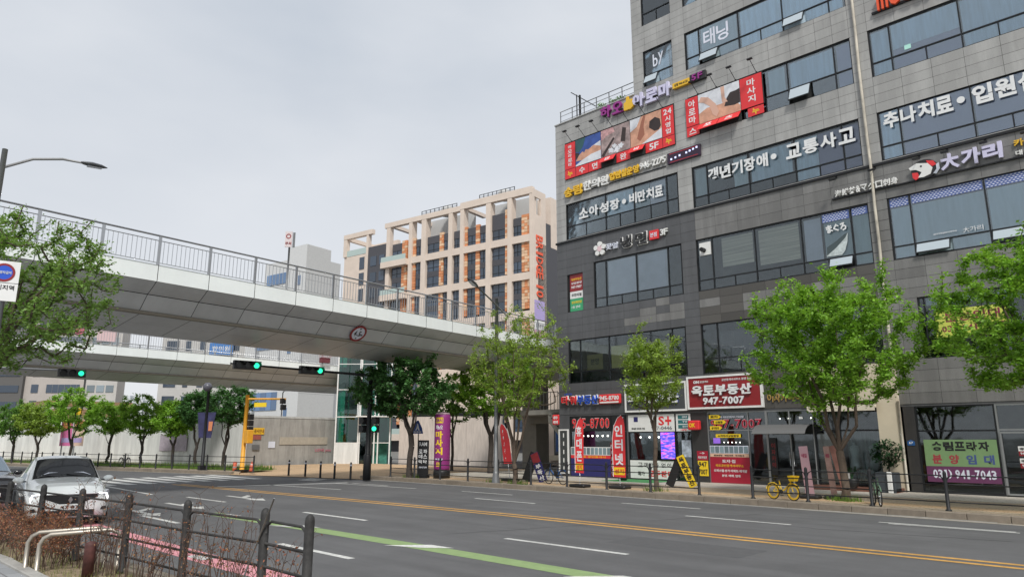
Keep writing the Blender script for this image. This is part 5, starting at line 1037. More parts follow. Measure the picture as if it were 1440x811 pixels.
# ================================================================== HOARDINGS AND WALLS
hw = E('hoarding', 'long white sheet metal hoarding behind the left street trees', 'hoarding', (-70, 23, .15))
HP = [(-53.6, 25.6), (-60, 24.9), (-70, 23.0), (-82, 20.0), (-100, 14.0), (-118, 7)]
x = -53.6
def hp(path, x): return ipt(path, x)
while x > -112:
    wd = 1.0; x2 = x - wd; ya, yb = hp(HP, x), hp(HP, x2); dy = random.uniform(-.02, .02)
    part('hoarding_sheet', MB().add([(x - .01, ya + dy, .1), (x2 + .01, yb + dy, .1), (x2 + .01, yb + dy, 4.2), (x - .01, ya + dy, 4.2), (x - .01, ya + .08, .1), (x2 + .01, yb + .08, .1), (x2 + .01, yb + .08, 4.2), (x - .01, ya + .08, 4.2)], [(0, 3, 2, 1), (4, 5, 6, 7), (3, 7, 6, 2), (0, 1, 5, 4), (0, 4, 7, 3), (1, 2, 6, 5)]), hoard_w, hw); x = x2
part('faded_poster', MB().add([(-62, 24.44, 1.2), (-66, 23.7, 1.2), (-66, 23.7, 2.6), (-62, 24.44, 2.6)], [(0, 3, 2, 1)]), mat('faded mauve print', (.46, .40, .46), .7, var=.2, scale=2), hw)
cwall = E('concrete_wall', 'stained grey concrete wall with posters facing the apron', 'wall', (-54, 30, .1)); wdir = Vector((-.9, 8.6, 0)).normalized()
k = 0
for a in np.arange(0, 8.7, 1.45):
    P0 = Vector((-53.7, 25.7, 0)) + wdir * a; P1 = P0 + wdir * 1.44; q = Vector((-.3, -.03, 0))
    part('wall_panel', MB().add([(P0.x, P0.y, .05), (P1.x, P1.y, .05), (P1.x, P1.y, 3.8), (P0.x, P0.y, 3.8), (P0.x + q.x, P0.y, .05), (P1.x + q.x, P1.y, .05), (P1.x + q.x, P1.y, 3.8), (P0.x + q.x, P0.y, 3.8)], [(0, 1, 2, 3), (4, 7, 6, 5), (3, 2, 6, 7), (0, 3, 7, 4), (1, 5, 6, 2)]), conc, cwall)
part('wall_coping', MB().tube([(-53.85, 25.7, 3.85), (-54.75, 34.3, 3.85)], .16, 4, smooth=False), conc, cwall)
Fw = fr((-53.66, 25.7, 0), (wdir.x, wdir.y, 0), (0, 0, 1))
def onw(a, b_, z0, z1, m, d=.02, name='wall_poster'): return part(name, MB().add([tuple(Fw @ Vector(p)) for p in ((a, z0, d), (b_, z0, d), (b_, z1, d), (a, z1, d), (a, z0, 0), (b_, z0, 0), (b_, z1, 0), (a, z1, 0))], [(0, 1, 2, 3), (3, 2, 6, 7), (0, 3, 7, 4), (1, 5, 6, 2), (0, 4, 5, 1)]), m, cwall)
onw(.5, 1.45, 2.55, 3.05, yel_l); onw(.45, 1.2, 2.15, 2.5, mat('brown red poster', (.34, .09, .07), .6)); line(cwall, '공사안내', Fw @ Matrix.Translation((0, 0, .024)), .55, 1.4, 2.8, .3, mat('brown print', (.18, .06, .02), .6))
onw(2.9, 7.6, 1.75, 2.35, mat('painted over patch', (.42, .38, .31), .8, var=.1), .012); line(cwall, 'LOVE you', Fw @ Matrix.Translation((0, 0, .01)), 6.4, 8.0, 1.25, .3, mat('pink graffiti', (.55, .16, .22), .8)); onw(1.9, 2.5, 1.5, 2.0, blind_lt, .012, 'meter_box'); onw(.5, 1.1, 1.35, 1.75, pole_g, .05, 'meter_box')
rh = E('hoarding', 'flaking cream hoarding right of the lift tower', 'hoarding', (-45, 37, .1))
a0 = Vector((-49.0, 36.8, 0)); a1 = Vector((-40.6, 40.6, 0)); n_ = 9
for k in range(n_):
    P0 = a0.lerp(a1, k / n_); P1 = a0.lerp(a1, (k + .985) / n_); dy = random.uniform(0, .03)
    part('hoarding_sheet', MB().add([(P0.x, P0.y - dy, .05), (P1.x, P1.y - dy, .05), (P1.x, P1.y - dy, 4.0), (P0.x, P0.y - dy, 4.0), (P0.x, P0.y + .1, .05), (P1.x, P1.y + .1, .05), (P1.x, P1.y + .1, 4.0), (P0.x, P0.y + .1, 4.0)], [(0, 1, 2, 3), (4, 7, 6, 5), (3, 2, 6, 7), (0, 3, 7, 4), (1, 5, 6, 2)]), hoard_p, rh)
cb = E('corner_building', 'cream building with dark shop window behind the plaza trees', 'building', (-40, 44, .1))
Mc = Matrix.Translation((-49.5, 39.6, 0)) @ Matrix.Rotation(R(24), 4, 'Z')
part('upper_wall', MB().box(0, 22, 0, 9, 4.4, 8.2), cream, cb, M=Mc); part('lower_wall', MB().box(9.6, 22, .3, 9, .1, 4.4), cream, cb, M=Mc); part('dark_beam', MB().box(-.5, 10, -.6, -.1, 4.1, 4.5), frame_d, cb, M=Mc)
fw_ = part('shop_window', MB().box(12.0, 18.6, .18, .28, .9, 4.3), frame_d, cb, M=Mc)
for k in range(3): part('pane', MB().box(12.1 + k * 2.2, 14.2 + k * 2.2, .1, .17, 1.0, 4.2), win_far, fw_, M=Mc)
part('blue_poster', MB().box(12.2, 13.1, .04, .09, 1.2, 2.8), mat('royal blue poster', (.03, .10, .30), .5), cb, M=Mc); part('white_notice', MB().box(13.5, 14.2, .04, .09, 1.4, 2.2), white_p, cb, M=Mc); part('white_notice', MB().box(14.6, 15.2, .04, .09, 1.4, 2.1), white_p, cb, M=Mc)
part('window_sill', MB().box(11.6, 19, -.1, .3, .5, .9), cream_w, cb, M=Mc)
bf = E('back_fence', 'low metal fence behind the stair', 'fence', (-29, 44, .1))
for k in range(16): part('paling', MB().box(-34 + k * .45, -33.96 + k * .45, 44, 44.04, .1, 1.6), black_m, bf)
part('rail', MB().box(-34, -26.9, 43.98, 44.0, 1.5, 1.56), black_m, bf)
bw = E('boundary_wall', 'plain rear wall of the passage behind the stair', 'wall', (-29, 55, 0)); part('wall', MB().box(-40, -20, 56, 56.5, 0, 8), mat('dim cream wall', (.38, .34, .29), .8), bw)

# ================================================================== TREES
def tree(label, x, y, c, rad, nt, nl, lm, fork=1.6, stems=3, seed=1, trunk_r=.14, leaf=.085, barkm=bark, z0=.15, bare=0, group='street trees along the pavements', spike=.45, shell=.35, cat='tree', spread=.26):
    """tree grown from the fork towards tips spread through the crown ellipsoid; c = crown centre (dx, dy, z), rad = (rx, ry, rz)"""
    rg = np.random.default_rng(seed)
    e = E('street_tree', label, cat, (x, y, z0), group, local=True)
    c = np.array(c, float); rad = np.array(rad, float)
    P = [np.zeros(3)]; par = [-1]
    k = 4
    for i in range(1, k + 1): P.append(np.array([rg.normal(0, .03), rg.normal(0, .03), fork * i / k])); par.append(len(P) - 2)
    fk = len(P) - 1
    for s in range(stems):
        a = 2 * math.pi * (s + rg.uniform(-.2, .2)) / stems; last = fk
        for i in range(1, 6):
            t = i / 5; q = np.array([math.cos(a) * rad[0] * .42 * t ** .8, math.sin(a) * rad[1] * .42 * t ** .8, fork + (c[2] + rad[2] * .35 - fork) * t]) + rg.normal(0, .06, 3) + np.array([c[0], c[1], 0]) * t * .6
            P.append(q); par.append(last); last = len(P) - 1
    tips = []
    while len(tips) < nt:
        u = rg.normal(size=3); u /= np.linalg.norm(u); r = (shell + (1 - shell) * rg.random() ** .6) if rg.random() < .75 else rg.random()
        p = c + u * rad * r; 
        if p[2] < fork * .8: continue
        p[2] += abs(rg.normal(0, spike)) * (1 if u[2] > 0 else .3); tips.append(p)
    tips.sort(key=lambda p: np.linalg.norm(p - P[fk])); ends = []
    for p in tips:
        A = np.array(P[fk:]); d = np.linalg.norm(A - p, axis=1) + .55 * np.maximum(0, A[:, 2] - p[2]); j = int(np.argmin(d)) + fk
        a = P[j]; dist = np.linalg.norm(p - a)
        if dist < .12: continue
        n = max(2, int(dist / .28)); last = j
        for i in range(1, n + 1):
            t = i / n; q = a + (p - a) * t; q[2] -= .16 * dist * math.sin(math.pi * t) * .5; q = q + rg.normal(0, .02, 3) * (i < n); P.append(q); par.append(last); last = len(P) - 1
        ends.append((last, n))
    P = np.array(P); N_ = len(P); w_ = np.zeros(N_); ch = np.zeros(N_, int)
    for i in range(N_ - 1, 0, -1):
        if ch[i] == 0: w_[i] = .006 ** 2
        w_[par[i]] += w_[i]; ch[par[i]] += 1
    r = np.sqrt(w_); r = r / r[0] * trunk_r; r = np.maximum(r, .006)
    r[:fk + 1] = np.maximum(r[:fk + 1], trunk_r * .8); r[0] = trunk_r * 1.35
    def seg(mask, name, n):
        vs = []; fs = []
        for i in range(1, N_):
            if not mask(i): continue
            a, b = P[par[i]], P[i]; d = b - a; L_ = np.linalg.norm(d)
            if L_ < 1e-4: continue
            d /= L_; u = np.cross(d, [0, 0, 1.0]) if abs(d[2]) < .9 else np.cross(d, [1.0, 0, 0]); u /= np.linalg.norm(u); v = np.cross(d, u); o = len(vs)
            for (p, rr) in ((a, min(r[par[i]], r[i] * 1.35) if i > fk else r[par[i]]), (b, r[i])):
                for kk in range(n): t = 2 * math.pi * kk / n; vs.append(p + (u * math.cos(t) + v * math.sin(t)) * rr)
            fs += [(o + kk, o + (kk + 1) % n, o + n + (kk + 1) % n, o + n + kk) for kk in range(n)]
        m_ = MB(); m_.v = [tuple(q) for q in vs]; m_.f = fs; m_.sm = [True] * len(fs)
        return part(name, m_, barkm, e)
    seg(lambda i: r[i] >= trunk_r * .38, 'trunk', 8); seg(lambda i: r[i] < trunk_r * .38, 'branches', 4)['kind'] = 'stuff'
    # leaves
    idx = [i for (i, n) in ends if rg.random() > bare]
    base = P[idx]; pb = P[[par[i] for i in idx]]; pb2 = P[[par[par[i]] for i in idx]]
    k = rg.integers(0, len(idx), nl); t = rg.random((nl, 1)) * 1.15; bs = base[k] + (pb2[k] - base[k]) * np.clip(t, 0, 1.1)
    bs += rg.normal(0, spread * .5, (nl, 3)) * np.array([1, 1, .75]) * (.4 + .8 * rg.random((nl, 1)))
    d1 = rg.normal(size=(nl, 3)); d1[:, 2] *= .45; d1 /= np.linalg.norm(d1, axis=1)[:, None]
    up = rg.normal(size=(nl, 3)) * .6 + np.array([0, 0, 1.0]); d2 = np.cross(up, d1); d2 /= np.linalg.norm(d2, axis=1)[:, None]
    sz = leaf * (.6 + .8 * rg.random((nl, 1))); a = d1 * sz; b = d2 * sz * .52; dr = np.array([0, 0, -1.0]) * sz * .25
    V = np.empty((nl * 4, 3)); V[0::4] = bs - a * .9; V[1::4] = bs + b; V[2::4] = bs + a + dr; V[3::4] = bs - b
    me = bpy.data.meshes.new('foliage'); me.vertices.add(nl * 4); me.vertices.foreach_set('co', V.ravel()); me.loops.add(nl * 4); me.loops.foreach_set('vertex_index', np.arange(nl * 4)); me.polygons.add(nl); me.polygons.foreach_set('loop_start', np.arange(nl) * 4); me.polygons.foreach_set('loop_total', np.full(nl, 4)); me.update(); me.validate()
    me.materials.append(lm); part('crown', me, None, e)
    return e
tree('largest bright green tree, standing before the cream dress shop', -8.9, 24.88, (-.1, 0, 5.0), (3.1, 2.6, 2.25), 480, 52000, leaf_a, fork=1.6, stems=6, seed=3, trunk_r=.13, leaf=.060, spike=.5, spread=.24)
tree('bright green tree cut off by the right edge of the picture', -2.7, 24.0, (0, .2, 5.1), (3.1, 2.6, 2.3), 480, 48000, leaf_a, fork=2.0, stems=5, seed=5, trunk_r=.15, leaf=.060, spike=.5, spread=.24)
tree('slim olive green tree in front of the phone shop', -15.91, 24.52, (0, 0, 4.35), (1.35, 1.3, 1.35), 240, 16000, leaf_b, fork=2.2, stems=4, seed=9, trunk_r=.085, leaf=.050, spike=.5, spread=.2)
tree('thinly leaved multi stemmed tree with bare upper twigs beside the lamp post', -22.73, 23.56, (.3, 0, 5.3), (2.7, 2.4, 2.2), 420, 19000, leaf_b, fork=.9, stems=6, seed=12, trunk_r=.11, leaf=.050, bare=.4, spike=.6, barkm=bark, spread=.2)
tree('fresh green tree behind the lamp post on the plaza', -31.5, 30.54, (0, 0, 5.2), (3.3, 2.6, 2.0), 260, 20000, leaf_a, fork=2.2, stems=4, seed=15, trunk_r=.15, leaf=.10, barkm=bark_d)
tree('small tree at the plaza edge right of the purple column', -35.6, 31.0, (0, 0, 4.2), (2.0, 2.0, 1.6), 100, 5000, leaf_m, fork=2.0, stems=3, seed=16, trunk_r=.09, leaf=.10, barkm=bark_d)
tree('dark green tree between the signal pole and the purple column', -30.46, 23.62, (-1.0, 0, 4.7), (3.4, 2.6, 1.6), 300, 24000, leaf_d, fork=2.2, stems=4, seed=18, trunk_r=.15, leaf=.095, barkm=bark_d, spike=.3)
tree('leafy tree leaning into the left edge of the picture', -21.6, 3.0, (1.5, .7, 5.2), (2.8, 2.1, 1.8), 380, 26000, mat('soft green leaves', (.16, .28, .06), .6, isl=.45, trans=.35), fork=2.4, stems=5, seed=21, trunk_r=.15, leaf=.045, spike=.35, spread=.2)
T2 = [('dark crowned tree directly left of the yellow signal pole', -48.3, 21.6, 4.9, (2.3, 2.2, 1.6), leaf_d, 22), ('dark crowned tree growing behind the hanging street banners', -52.0, 21.2, 4.7, (1.9, 1.9, 1.4), leaf_d, 23),
      ('thin green street tree just left of the hanging banners', -54.6, 20.6, 3.9, (2.1, 1.9, 1.4), leaf_a, 24), ('round bright green tree in the middle of the hoarding', -59.2, 20.0, 4.3, (2.7, 2.3, 1.7), leaf_a, 25),
      ('thin pale green tree left of the round bright one', -64.3, 19.2, 4.2, (2.4, 2.1, 1.6), leaf_a, 26), ('full bright green tree right of the pink banner stand', -67.5, 17.3, 4.9, (3.1, 2.6, 2.1), leaf_a, 27),
      ('grey green tree behind the white car roof', -74.0, 16.4, 4.3, (2.9, 2.4, 1.7), leaf_b, 28), ('dark green rounded tree above the cars at left', -77.0, 15.2, 4.2, (2.9, 2.4, 1.8), leaf_m, 29),
      ('small olive tree near the left edge beyond the cars', -84, 14.0, 3.6, (2.2, 2.0, 1.3), leaf_b, 30), ('green tree at the far left edge along the hoarding', -86, 11.0, 3.9, (3.0, 2.6, 1.7), leaf_m, 31)]
for (lb, x, y, zc, rad, lm, sd_) in T2: tree(lb, x, y, (0, 0, zc * .86), tuple(q * .88 for q in rad), 150, 13000, lm, fork=1.5, stems=3, seed=sd_, trunk_r=.11, leaf=.085, barkm=bark_d, spike=.3, spread=.28)

# ================================================================== FENCES
def fence(name, label, pts, h, rails, pr, rr, m, base=.15, cap=True, grp=None, bend=False):
    e = E(name, label, 'fence', (pts[0][0], pts[0][1], base), grp, local=True); o = Vector((pts[0][0], pts[0][1], 0))
    pm_ = MB().lathe(0, 0, [(pr * 1.7, 0), (pr * 1.7, .03), (pr, .06), (pr, h - .04), (pr * .9, h), (pr * .5, h + .03), (.002, h + .04)], 12).mesh('post'); pm_.materials.append(m)
    for p in pts: q = link('post', pm_, e); q.location = (p[0] - o.x, p[1] - o.y, 0)
    for a, b in zip(pts, pts[1:]):
        A = Vector((a[0] - o.x, a[1] - o.y, 0)); B_ = Vector((b[0] - o.x, b[1] - o.y, 0)); d = (B_ - A).normalized(); Lh = (B_ - A).length
        for i, z in enumerate(rails):
            s0_ = A + d * pr * .9; s1_ = B_ - d * pr * .9
            if i == 0 and bend:
                pl = [s0_ + Vector((0, 0, z - .14)), s0_ + d * .03 + Vector((0, 0, z - .05)), s0_ + d * .12 + Vector((0, 0, z)), s1_ - d * .12 + Vector((0, 0, z)), s1_ - d * .03 + Vector((0, 0, z - .05)), s1_ + Vector((0, 0, z - .14))]
            else: pl = [s0_ + Vector((0, 0, z)), s1_ + Vector((0, 0, z))]
            part('rail', MB().tube(pl, rr, 7), m, e)
    return e
FX1 = [-.9, -3.35, -5.6, -7.64, -9.6, -11.5]
fence('pedestrian_fence', 'black pedestrian railing in front of the dress shop and lease banner', [(x, 23.15 + (-x) * .04) for x in FX1], 1.06, (.97, .73, .49, .25), .05, .018, black_m, bend=True)
FX2 = [-13.5 - 2.06 * k for k in range(10)]
fence('pedestrian_fence', 'long black pedestrian railing from the phone shop to the signal pole', [(x, 23.55 + min(0, (x + 26) * -.0)) for x in FX2], 1.06, (.97, .73, .49, .25), .05, .018, black_m, bend=True)
LFx = [-42.65, -45.2]; xx_ = -45.2
while xx_ > -92: xx_ -= 1.75; LFx.append(xx_)
fence('pedestrian_fence', 'distant black railing along the verge before the white hoarding', [(x, ipt(KF, x) + .45) for x in LFx], 1.0, (.92, .6, .3), .05, .02, black_m)
near_m = mat('black paint gone dusty', (.036, .035, .034), .6, var=.4, scale=14, spec=.35, stain=.3)
NF = [(-7.31, 4.30), (-8.38, 4.32), (-10.26, 4.14), (-12.2, 4.02), (-13.95, 3.84), (-15.75, 3.68), (-17.5, 3.5), (-19.3, 3.3), (-21.2, 3.2), (-23.2, 3.05), (-25.2, 2.9)]
fence('pedestrian_fence', 'weathered black railing in the foreground planting bed', NF, 1.13, (1.02, .76, .50, .24), .054, .017, near_m, base=.13, bend=True)

# ================================================================== STREET FURNITURE
for k, (x, y) in enumerate(((-39.4, 21.59), (-37.7, 21.7), (-35.9, 21.6), (-34.3, 21.5), (-32.9, 21.6))):
    lab = ['leftmost black bollard on the ochre apron', 'second black bollard from the left on the ochre apron', 'middle black bollard on the ochre apron', 'fourth black bollard from the left on the ochre apron', 'black bollard nearest the signal pole on the apron'][k]
    e = E('bollard', lab, 'bollard', (x, y, .06), 'black bollards across the apron', local=True)
    part('bollard_post', MB().lathe(0, 0, [(.075, 0), (.06, .04), (.055, .80), (.05, .86), (.02, .90)], 10), black_m, e); part('reflective_band', MB().lathe(0, 0, [(.058, .70), (.058, .78)], 10), blind_lt, e)
def sig_head(e, F, green=True, n=3):
    """horizontal signal head, lens towards local +Z of F"""
    part('signal_housing', MB().add([tuple(F @ Vector(p)) for p in [(x, y, z) for z in (-.12, .12) for y in (-.2, .2) for x in (-.62, .62)]], [(0, 2, 3, 1), (4, 5, 7, 6), (0, 1, 5, 4), (1, 3, 7, 5), (3, 2, 6, 7), (2, 0, 4, 6)]), black_p, e)
    for i in range(n):
        xx = -.4 + .8 * i / (n - 1); lit = green and i == n - 1
        part('lens', disc(F @ Matrix.Translation((xx, 0, .121)), .125, 0, .02, 16), mat('green light', (.02, .80, .36), .4, emit=1.5) if lit else mat('dark lens', (.02, .02, .02), .3), e)
        vs = []; nn = 9
        for k in range(nn):
            t = math.pi * k / (nn - 1)
            for z in (.12, .36): vs.append(tuple(F @ Vector((xx + .165 * math.cos(t), .165 * math.sin(t), z))))
        part('visor', MB().add(vs, [(2 * k, 2 * k + 2, 2 * k + 3, 2 * k + 1) for k in range(nn - 1)]), black_p, e)
sp = E('signal_mast', 'dark signal mast with arm carrying two green traffic lights', 'traffic light', (-32.0, 22.0, .1))
part('pole', MB().tube([(-32.0, 22.0, .1), (-32.0, 22.0, 6.0)], [.14, .10], 12), black_m, sp); part('pole_base', MB().lathe(-32, 22, [(.21, .05), (.2, 1.3), (.15, 1.4)], 12), black_m, sp)
part('mast_arm', MB().tube([(-32.0, 22.0, 5.5), (-31.9, 14.2, 5.55)], [.07, .04], 8), black_m, sp)
Fs = lambda x, y, z, hd: fr((x, y, z), (math.cos(hd), math.sin(hd), 0))
for (x, y, z) in ((-31.8, 14.9, 5.5), (-31.9, 18.3, 5.5)): sig_head(sp, fr((x + .12, y, z), (.12, .99, 0)))
for dz in (2.75,): 
    for (dx, dy, lit) in ((-.42, -.1, False), (.38, .15, True)):
        for i in range(2):
            part('walk_signal', MB().box(-32 + dx - .16, -32 + dx + .16, 22 + dy - .15, 22 + dy + .15, 2.5 + i * .42, 2.88 + i * .42), black_p, sp)
            part('walk_lens', disc(fr((-32 + dx + .12, 22 + dy - .16, 2.69 + i * .42), (.8, .6, 0)), .12, 0, .02, 14), MATS['green light'] if lit and i == 0 else MATS['dark lens'], sp)
s2p = E('signal_mast', 'signal arm entering from the left edge with one green traffic light', 'traffic light', (-43.0, 1.6, .1))
part('pole', MB().tube([(-43.0, 1.6, 0), (-43.0, 1.6, 6)], [.14, .1], 10), black_m, s2p); part('mast_arm', MB().tube([(-43.0, 1.6, 5.5), (-41.4, 10.8, 5.6)], [.08, .04], 8), pole_g, s2p); sig_head(s2p, fr((-41.35, 10.2, 5.45), (.1, .99, 0)))
part('camera_dome', MB().sphere((-40.8, 8.9, 7.2), .22, .22, .28), black_p, s2p); part('camera_drop', MB().tube([(-41.9, 8.0, 5.5), (-41.0, 8.8, 7.0)], .03, 6), black_m, s2p)
ysp = E('signal_pole', 'yellow traffic signal pole with short arm and yellow plate', 'signal pole', (-45.16, 21.44, .15)); yel_p = mat('yellow orange pole paint', (.75, .36, .03), .5, var=.08)
part('pole', MB().tube([(-45.16, 21.44, .1), (-45.16, 21.44, 5.0)], [.15, .12], 10), yel_p, ysp); part('arm', MB().tube([(-45.16, 21.44, 4.75), (-42.6, 22.8, 4.7)], .06, 8), yel_p, ysp)
part('yellow_plate', MB().add([tuple(fr((-44.2, 21.9, 4.35), (.88, .47, 0)) @ Vector(p)) for p in [(x, y, z) for z in (-.03, .03) for y in (-.14, .14) for x in (-.45, .45)]], [(0, 2, 3, 1), (4, 5, 7, 6), (0, 1, 5, 4), (1, 3, 7, 5), (3, 2, 6, 7), (2, 0, 4, 6)]), yel_s, ysp)
for (x, y, z) in ((-42.75, 22.7, 4.4), (-42.7, 22.72, 4.0)): part('signal_box', MB().box(x - .14, x + .14, y - .14, y + .14, z, z + .34), black_p, ysp)
for z in (2.6, 3.0, 3.4): part('side_signal', MB().box(-45.05, -44.75, 21.5, 21.8, z, z + .36), black_p, ysp)
part('control_box', MB().bbox(-44.98, -44.45, 21.3, 21.7, 1.9, 2.75, .03), yel_p, ysp); part('base_plate', MB().box(-45.5, -44.8, 21.1, 21.8, .15, .25), black_m, ysp)
cone = E('traffic_cone', 'orange traffic cone beside the fence end', 'cone', (-43.55, 21.3, .15), local=True); cone.scale = (.75,) * 3
part('cone_body', MB().lathe(0, 0, [(.22, .04), (.17, .2), (.15, .55), (.09, .62), (.05, .85)], 14), mat('orange plastic', (.60, .12, .06), .5), cone); part('base', MB().box(-.25, .25, -.25, .25, 0, .05), black_p, cone); part('white_band', MB().lathe(0, 0, [(.135, .56), (.10, .625)], 14), white_p, cone)
rd2 = E('barrier_tank', 'orange red marker drum at the foot of the yellow pole', 'barrier', (-45.9, 21.3, .15), local=True); rd2.scale = (.65,) * 3; part('drum', MB().lathe(0, 0, [(.2, 0), (.22, .3), (.17, .45), (.2, .8), (.1, .9)], 12), MATS['orange plastic'], rd2); part('band', MB().lathe(0, 0, [(.225, .3), (.19, .42)], 12), white_p, rd2)
# lamp posts
def lamp(label, x, y, h, arm, head, r0=.09, z0=.15, m=pole_g):
    e = E('street_lamp', label, 'street lamp', (x, y, z0), 'tall grey street lamps')
    part('pole', MB().tube([(x, y, z0), (x, y, h)], [r0 * 1.15, r0 * .8], 12), m, e); part('pole_foot', MB().lathe(x, y, [(r0 * 2.4, z0), (r0 * 2.2, z0 + .08), (r0 * 1.5, z0 + .45), (r0 * 1.2, z0 + .6)], 12), m, e)
    part('arm', MB().tube(arm, [.038] * (len(arm) - 1) + [.03], 8), m, e)
    a = Vector(head[0]); b = Vector(head[1]); d = (b - a).normalized(); pr = [(0, .05), (.12, .10), (.4, .15), (.75, .12), (1.0, .02)]
    F = Matrix.Translation(a) @ d.to_track_quat('X', 'Z').to_matrix().to_4x4(); vs = []; n = 10; Lh = (b - a).length
    for (t, r) in pr:
        for k in range(n): q = 2 * math.pi * k / n; vs.append(tuple(F @ Vector((t * Lh, r * math.cos(q), r * .45 * math.sin(q)))))
    part('lamp_head', MB().add(vs, [(i * n + k, i * n + (k + 1) % n, (i + 1) * n + (k + 1) % n, (i + 1) * n + k) for i in range(len(pr) - 1) for k in range(n)], True), mat('lamp head grey', (.11, .115, .125), .4, metal=.3), e)
    part('lens_glass', MB().add([tuple(F @ Vector(p)) for p in ((.25 * Lh, -.1, -.075), (.8 * Lh, -.08, -.06), (.8 * Lh, .08, -.06), (.25 * Lh, .1, -.075))], [(0, 1, 2, 3)]), blind_lt, e)
    return e
lamp('grey street lamp rising in front of the footbridge beside the sparse tree', -23.72, 23.33, 8.75, [(-23.55, 23.8, 8.0), (-23.3, 22.6, 8.5), (-22.95, 21.3, 8.92)], [(-22.95, 21.35, 8.9), (-22.7, 20.5, 9.15)])
L2 = lamp('grey street lamp at the left edge with long curved arm', -22.45, 3.25, 9.85, [(-22.45, 3.3, 9.35), (-22.43, 3.9, 9.75), (-22.4, 4.6, 9.95), (-22.4, 5.1, 9.98)], [(-22.4, 5.05, 9.99), (-22.38, 5.75, 10.0)], .085, m=mat('light grey lamp pole', (.30, .30, .30), .5, metal=.2))
bpn = E('banner_pole', 'dark lamp pole with two tapered blue event banners', 'banner pole', (-46.96 - 3.2, 19.6, .15)); bx_, by_ = -47.4, 19.8
part('pole', MB().tube([(bx_, by_, .1), (bx_, by_, 5.6)], [.12, .08], 10), black_m, bpn); part('base', MB().box(bx_ - .2, bx_ + .2, by_ - .2, by_ + .2, .1, .5), black_m, bpn)
part('round_lamp', MB().sphere((bx_, by_ - .1, 5.55), .30, .30, .30, 14, 10), mat('lamp ball', (.10, .10, .12), .3), bpn)
for s_ in (-1, 1):
    px = lambda u, z: (bx_ + s_ * (.08 + u * .50), by_ + s_ * (.06 + u * .30), z)
    part('banner', MB().add([px(0, 2.25), px(.6, 2.25), px(1, 3.9), px(0, 3.9)] + [(a, b + .02, c_) for a, b, c_ in (px(0, 2.25), px(.6, 2.25), px(1, 3.9), px(0, 3.9))], [(0, 1, 2, 3), (4, 7, 6, 5)]), mat('dark blue purple banner', (.035, .035, .095), .6, var=.5, scale=2), bpn)
part('banner_print', MB().add([(bx_ + .2, by_ + .1, 2.7), (bx_ + .42, by_ + .24, 2.7), (bx_ + .45, by_ + .26, 3.3), (bx_ + .2, by_ + .1, 3.3)], [(0, 1, 2, 3)]), mat('orange print', (.6, .22, .1), .6), bpn)
pbn = E('banner_stand', 'pair of pink and cream banners on posts before the hoarding', 'banner stand', (-72, 17.5, .15))
Mp = Matrix.Translation((-73.6, 17.9, 0)) @ Matrix.Rotation(R(40), 4, 'Z')
for k, mm in enumerate((mat('hot pink banner', (.62, .16, .36), .6), mat('peach cream banner', (.70, .50, .42), .6))):
    part('banner', MB().box(k * 1.15, k * 1.15 + 1.05, 0, .03, 1.6, 4.0), mm, pbn, M=Mp); part('print_block', MB().box(k * 1.15 + .15, k * 1.15 + .9, -.01, -.002, 3.1, 3.8), mat('orange print', (.6, .22, .1), .6), pbn, M=Mp); part('print_block', MB().box(k * 1.15 + .15, k * 1.15 + .9, -.01, -.002, 1.9, 2.3), lav_s, pbn, M=Mp); part('post', MB().tube([(k * 1.15 + .2, .05, 0), (k * 1.15 + .2, .05, 4.3)], .06, 8), pole_g, pbn, M=Mp)
part('yellow_lamp', MB().box(1.0, 1.7, -.1, .1, 4.3, 4.9), yel_l, pbn, M=Mp)
tnp = E('lamp_pole', 'thin distant lamp pole with curved arm behind the concrete wall', 'lamp pole', (-58, 31, .1)); part('pole', MB().tube([(-58.5, 31.0, 0), (-58.5, 31.0, 6.2), (-58.2, 31.6, 7.2), (-57.6, 33.0, 7.7), (-57.2, 34, 7.75)], .05, 6), pole_g, tnp)
lpf = E('lamp_pole', 'distant grey pole rising before the greige office', 'lamp pole', (-100, 23, .1)); part('pole', MB().tube([(-101, 26.5, 0), (-101, 26.5, 11)], .12, 6), pole_g, lpf); part('arm', MB().tube([(-101, 26.5, 10.8), (-99.5, 28, 11.2)], .07, 6), pole_g, lpf)
# board on the left lamp post
nps = E('parking_sign', 'square white no parking board with blue disc at the left edge', 'road sign', (-17.0, 2.8, .15))
Fn = fr((-21.95, 3.36, 6.1), (.16, .987, 0)); 
def onf(F, e, name, x0, x1, z0, z1, d0, d1, m): return part(name, MB().add([tuple(F @ Vector(p)) for p in [(x, z, d) for d in (d0, d1) for z in (z0, z1) for x in (x0, x1)]], [(0, 2, 3, 1), (4, 5, 7, 6), (0, 1, 5, 4), (1, 3, 7, 5), (3, 2, 6, 7), (2, 0, 4, 6)]), m, e)
Fn = fr((-16.95, 2.85, 5.28), (.26, .966, 0)) @ Matrix.Translation((-.09, .12, 0)) @ Matrix.Scale(.72, 4) @ Matrix.Translation((0, -.12, 0))
onf(Fn, nps, 'board', -.36, .36, -.68, .45, -.02, .02, white_p); part('blue_disc', disc(Fn @ Matrix.Translation((0, .12, .021)), .22, 0, .006), blue_l, nps); part('red_ring', ring(Fn @ Matrix.Translation((0, .12, .021)), .20, .26, 0, .01), crim_s, nps)
line(nps, '주정차금지', Fn @ Matrix.Translation((0, 0, .029)), -.17, .17, .12, .08, white_l); line(nps, '견인지역', Fn @ Matrix.Translation((0, 0, .022)), -.28, .28, -.3, .14, black_p); part('divider', MB().add([tuple(Fn @ Vector(p)) for p in ((-.36, -.18, .022), (.36, -.18, .022), (.36, -.165, .022), (-.36, -.165, .022))], [(0, 1, 2, 3)]), black_p, nps)
